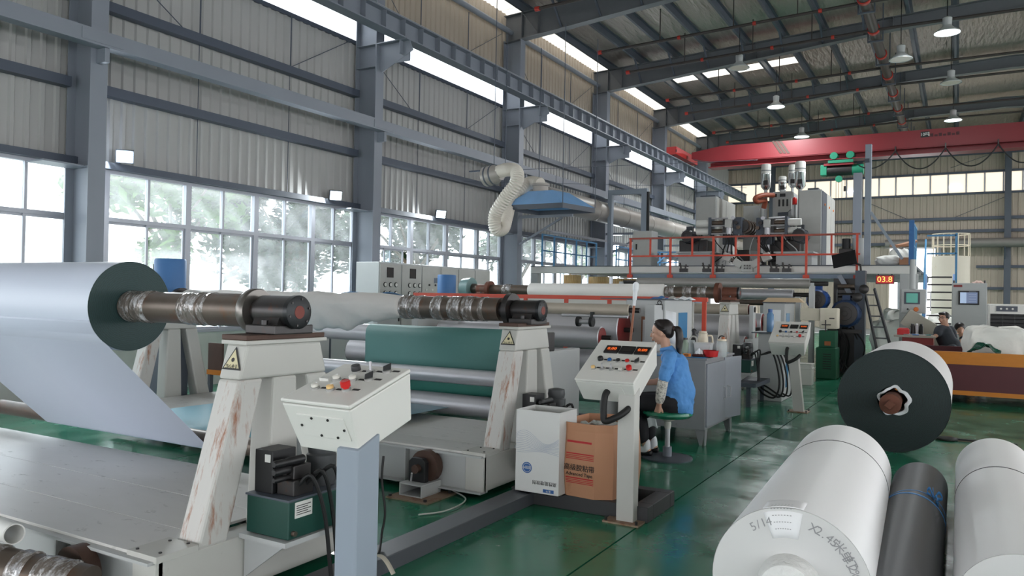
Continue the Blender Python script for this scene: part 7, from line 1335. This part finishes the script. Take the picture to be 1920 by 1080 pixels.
# high-bay lamps
def lamp(px, py, Z, lb, on=True):
    c = at(px, py, Z=Z); t = thing('high_bay_lamp', lb, 'lamp', c, 'high-bay lamps')
    MB().lathe(c, (0,0,1), [(0,.3),(.02,.3),(.16,.12),(.2,.1)], 24, False).build('reflector', mat('lamp_reflector', s(200,204,204), .35, .3), t); MB().lathe(c+Vector((0,0,.18)), (0,0,1), [(0,.1),(.2,.11),(.24,.05)], 16).build('ballast', mgrey, t); MB().cyl(c+Vector((0,0,.42)), (c.x, c.y, ztop(c.x)+.23), .012, n=6).build('stem', darkiron, t)
    MB().lathe(c+Vector((0,0,.012)), (0,0,1), [(0,.0),(0,.27)], 24, False).build('bulb_face', mat('lamp_glow', s(240,248,250), .3, emit=(.9,.97,1), es=1.2) if on else mat('lamp_off', s(190,180,168), .4), t)
    if on:
        l = bpy.data.lights.new('lamp_light', 'AREA'); l.shape = 'DISK'; l.size = .5; l.energy = LAMP_W; l.color = (.93,.98,1); lo2 = bpy.data.objects.new('lamp_light', l); place(lo2, c+Vector((0,0,-.03)), t)
LAMP_W = 70
lamp(1776, 62, 8.45, 'lit high-bay lamp nearest the camera, top right'); lamp(1689, 112, 8.3, 'unlit lamp with orange tag hanging lower near the sprinkler main', False); lamp(1783, 156, 8.45, 'unlit lamp second in the right-hand row', False); lamp(1787, 226, 8.45, 'lit lamp just above the right part of the crane'); lamp(1386, 128, 8.5, 'unlit lamp beside the bright roof light', False); lamp(1455, 201, 8.45, 'lit lamp in the middle of the roof'); lamp(1503, 257, 8.4, 'lit lamp just above the crane stripes')
c = at(1689, 90, Z=8.75); tag(MB().obox(c, (.12,.1,.22)).build('orange_tag', mat('orange_card', (0,0,0)), None, .01), 'small orange box on the stem of the low unlit lamp', 'box') if 0 else None
# wall floodlights
for k, (px, py) in enumerate(((234, 294), (630, 367), (827, 402), (1155, 464))):
    c = at(px, py, X=-10.72); t = thing('floodlight', ['lit floodlight beside the leftmost column', 'lit floodlight left of the second column', 'lit floodlight above the electrical cabinets', 'lit floodlight far back above the blue railing'][k], 'floodlight', c, 'wall floodlights')
    d = Vector((.8, -.55, -.3)).normalized(); rot = d.to_track_quat('Z', 'Y'); m4 = rot.to_matrix()
    def ob(sz, off, nm, m):
        vs = MB().obox((0,0,0), sz).v; b = MB(); b.add([c+m4@(v+Vector(off)) for v in vs], [(0,3,2,1),(4,5,6,7),(0,1,5,4),(1,2,6,5),(2,3,7,6),(3,0,4,7)]); return b.build(nm, m, t)
    ob((.24,.19,.08), (0,0,-.05), 'housing', steeld); ob((.21,.16,.01), (0,0,0), 'lens', mat('flood_glow', (1,1,1), .3, emit=(.9,.98,1), es=6.)); MB().bar(c-d*.08, Vector((-10.95, c.y, c.z-.12)), .03, .06).build('bracket', steel, t)
    l = bpy.data.lights.new('flood_light', 'AREA'); l.shape = 'RECTANGLE'; l.size = .26; l.size_y = .2; l.energy = 16; l.color = (.9,.97,1); lo2 = bpy.data.objects.new('flood_light', l); place(lo2, c+d*.03, t); lo2.rotation_euler = (-d).to_track_quat('Z', 'Y').to_euler()
# ================================================================== outside
gr = mat('pale_concrete_yard', s(176,178,170), .8)
tag(MB().box((-70, -30, -.2), (XW-.35, 80, -.05)).build('yard', gr), 'pale concrete yard outside the windows', 'ground'); bpy.data.objects['yard']['kind'] = 'structure'
pic = mat('white_fence_paint', s(226,226,226), .6)
t = thing('picket_fence', 'white picket fence seen through the left windows', 'fence', (-20, 18, 0)); me, og = MB().box((-.02, -.05, .0), (.02, .05, 1.5)).mesh('picket', pic)
for k in range(90): inst('picket', me, og+Vector((-20, 8+.22*k, .0)), t)
for zz in (.4, 1.2): MB().box((-20.05, 8, zz), (-20.02, 28, zz+.08)).build('rail', pic, t)
lf = [mat('leaf_green', s(84,124,44), .6, 0, .35, 3.), mat('leaf_dark', s(44,70,36), .6, 0, .4, 3.)]; bark = mat('bark', s(120,108,92), .8)
def tree(x, y, h, r, zc, lb, m, n=2600, seed=0, sz=.16):
    rg = random.Random(seed); t = thing('tree', lb, 'tree', (x, y, 0), 'trees in the yard')
    MB().tube(spline([(x, y, 0), (x+.15, y+.1, zc*.5), (x-.05, y+.2, zc)]), [.13-.005*i for i in range(13)], 10).build('trunk', bark, t)
    for k in range(5): aa = k*1.26; MB().tube([(x, y+.15, zc*.75), (x+r*.5*math.cos(aa), y+r*.5*math.sin(aa), zc+.4), (x+r*.8*math.cos(aa), y+r*.8*math.sin(aa), zc+.9)], [.06,.04,.02], 6).build('branch', bark, t)
    b = MB(); cl_ = [(Vector((rg.gauss(0, .5)*r, rg.gauss(0, .5)*r, rg.gauss(0, .45)*h/2)), rg.uniform(.25, .5)*r) for _ in range(16)]
    for i in range(n):
        c0, cr = rg.choice(cl_); v = Vector((rg.gauss(0,1), rg.gauss(0,1), rg.gauss(0,1))).normalized()*cr*rg.random()**.4; c = Vector((x, y, zc+h*.35))+c0+v
        a_ = Vector((rg.gauss(0,1), rg.gauss(0,1), rg.gauss(0,.5))).normalized(); b_2 = a_.orthogonal().normalized(); s_ = sz*rg.uniform(.6, 1.3)
        b.add([c-a_*s_, c+b_2*s_*.38, c+a_*s_, c-b_2*s_*.38], [(0,1,2,3)])
    o = b.build('foliage', m, t); o['kind'] = 'stuff'
tree(-15.4, 11.3, 3.4, 1.6, 3.0, 'light green leafy tree outside the first window bay', lf[0], 4000, seed=1); tree(-15.8, 15.3, 4.2, 2.0, 2.9, 'dark leafy tree outside, just left of the second column', lf[1], 9000, 2)
tree(-15, 19.8, 4.4, 2.0, 3.0, 'dark leafy tree behind the electrical cabinets windows', lf[1], 8000, 3); tree(-15, 26.5, 4.0, 1.6, 2.9, 'leafy tree seen in the window left of the third column', lf[1], 2600, 4); tree(-15.5, 33, 4, 1.6, 2.9, 'leafy tree seen behind the mezzanine railing', lf[0], 2200, 5)

# pale panel and slim pipes behind the heads on the deck
t, a, b, z1 = deckbox(1394, 1428, 386, 23.2, .6, 'control_cabinet', 'low pale cabinet behind the left hopper on the mezzanine', 'cabinet'); MB().box((a+.02, 23.185, zD+.06), (b-.02, 23.2, z1-.04)).build('door', pdoor, t); MB().box((b-.2, 23.1, z1-.5), (b-.05, 23.185, z1-.1)).build('meter_box', mgrey, t)
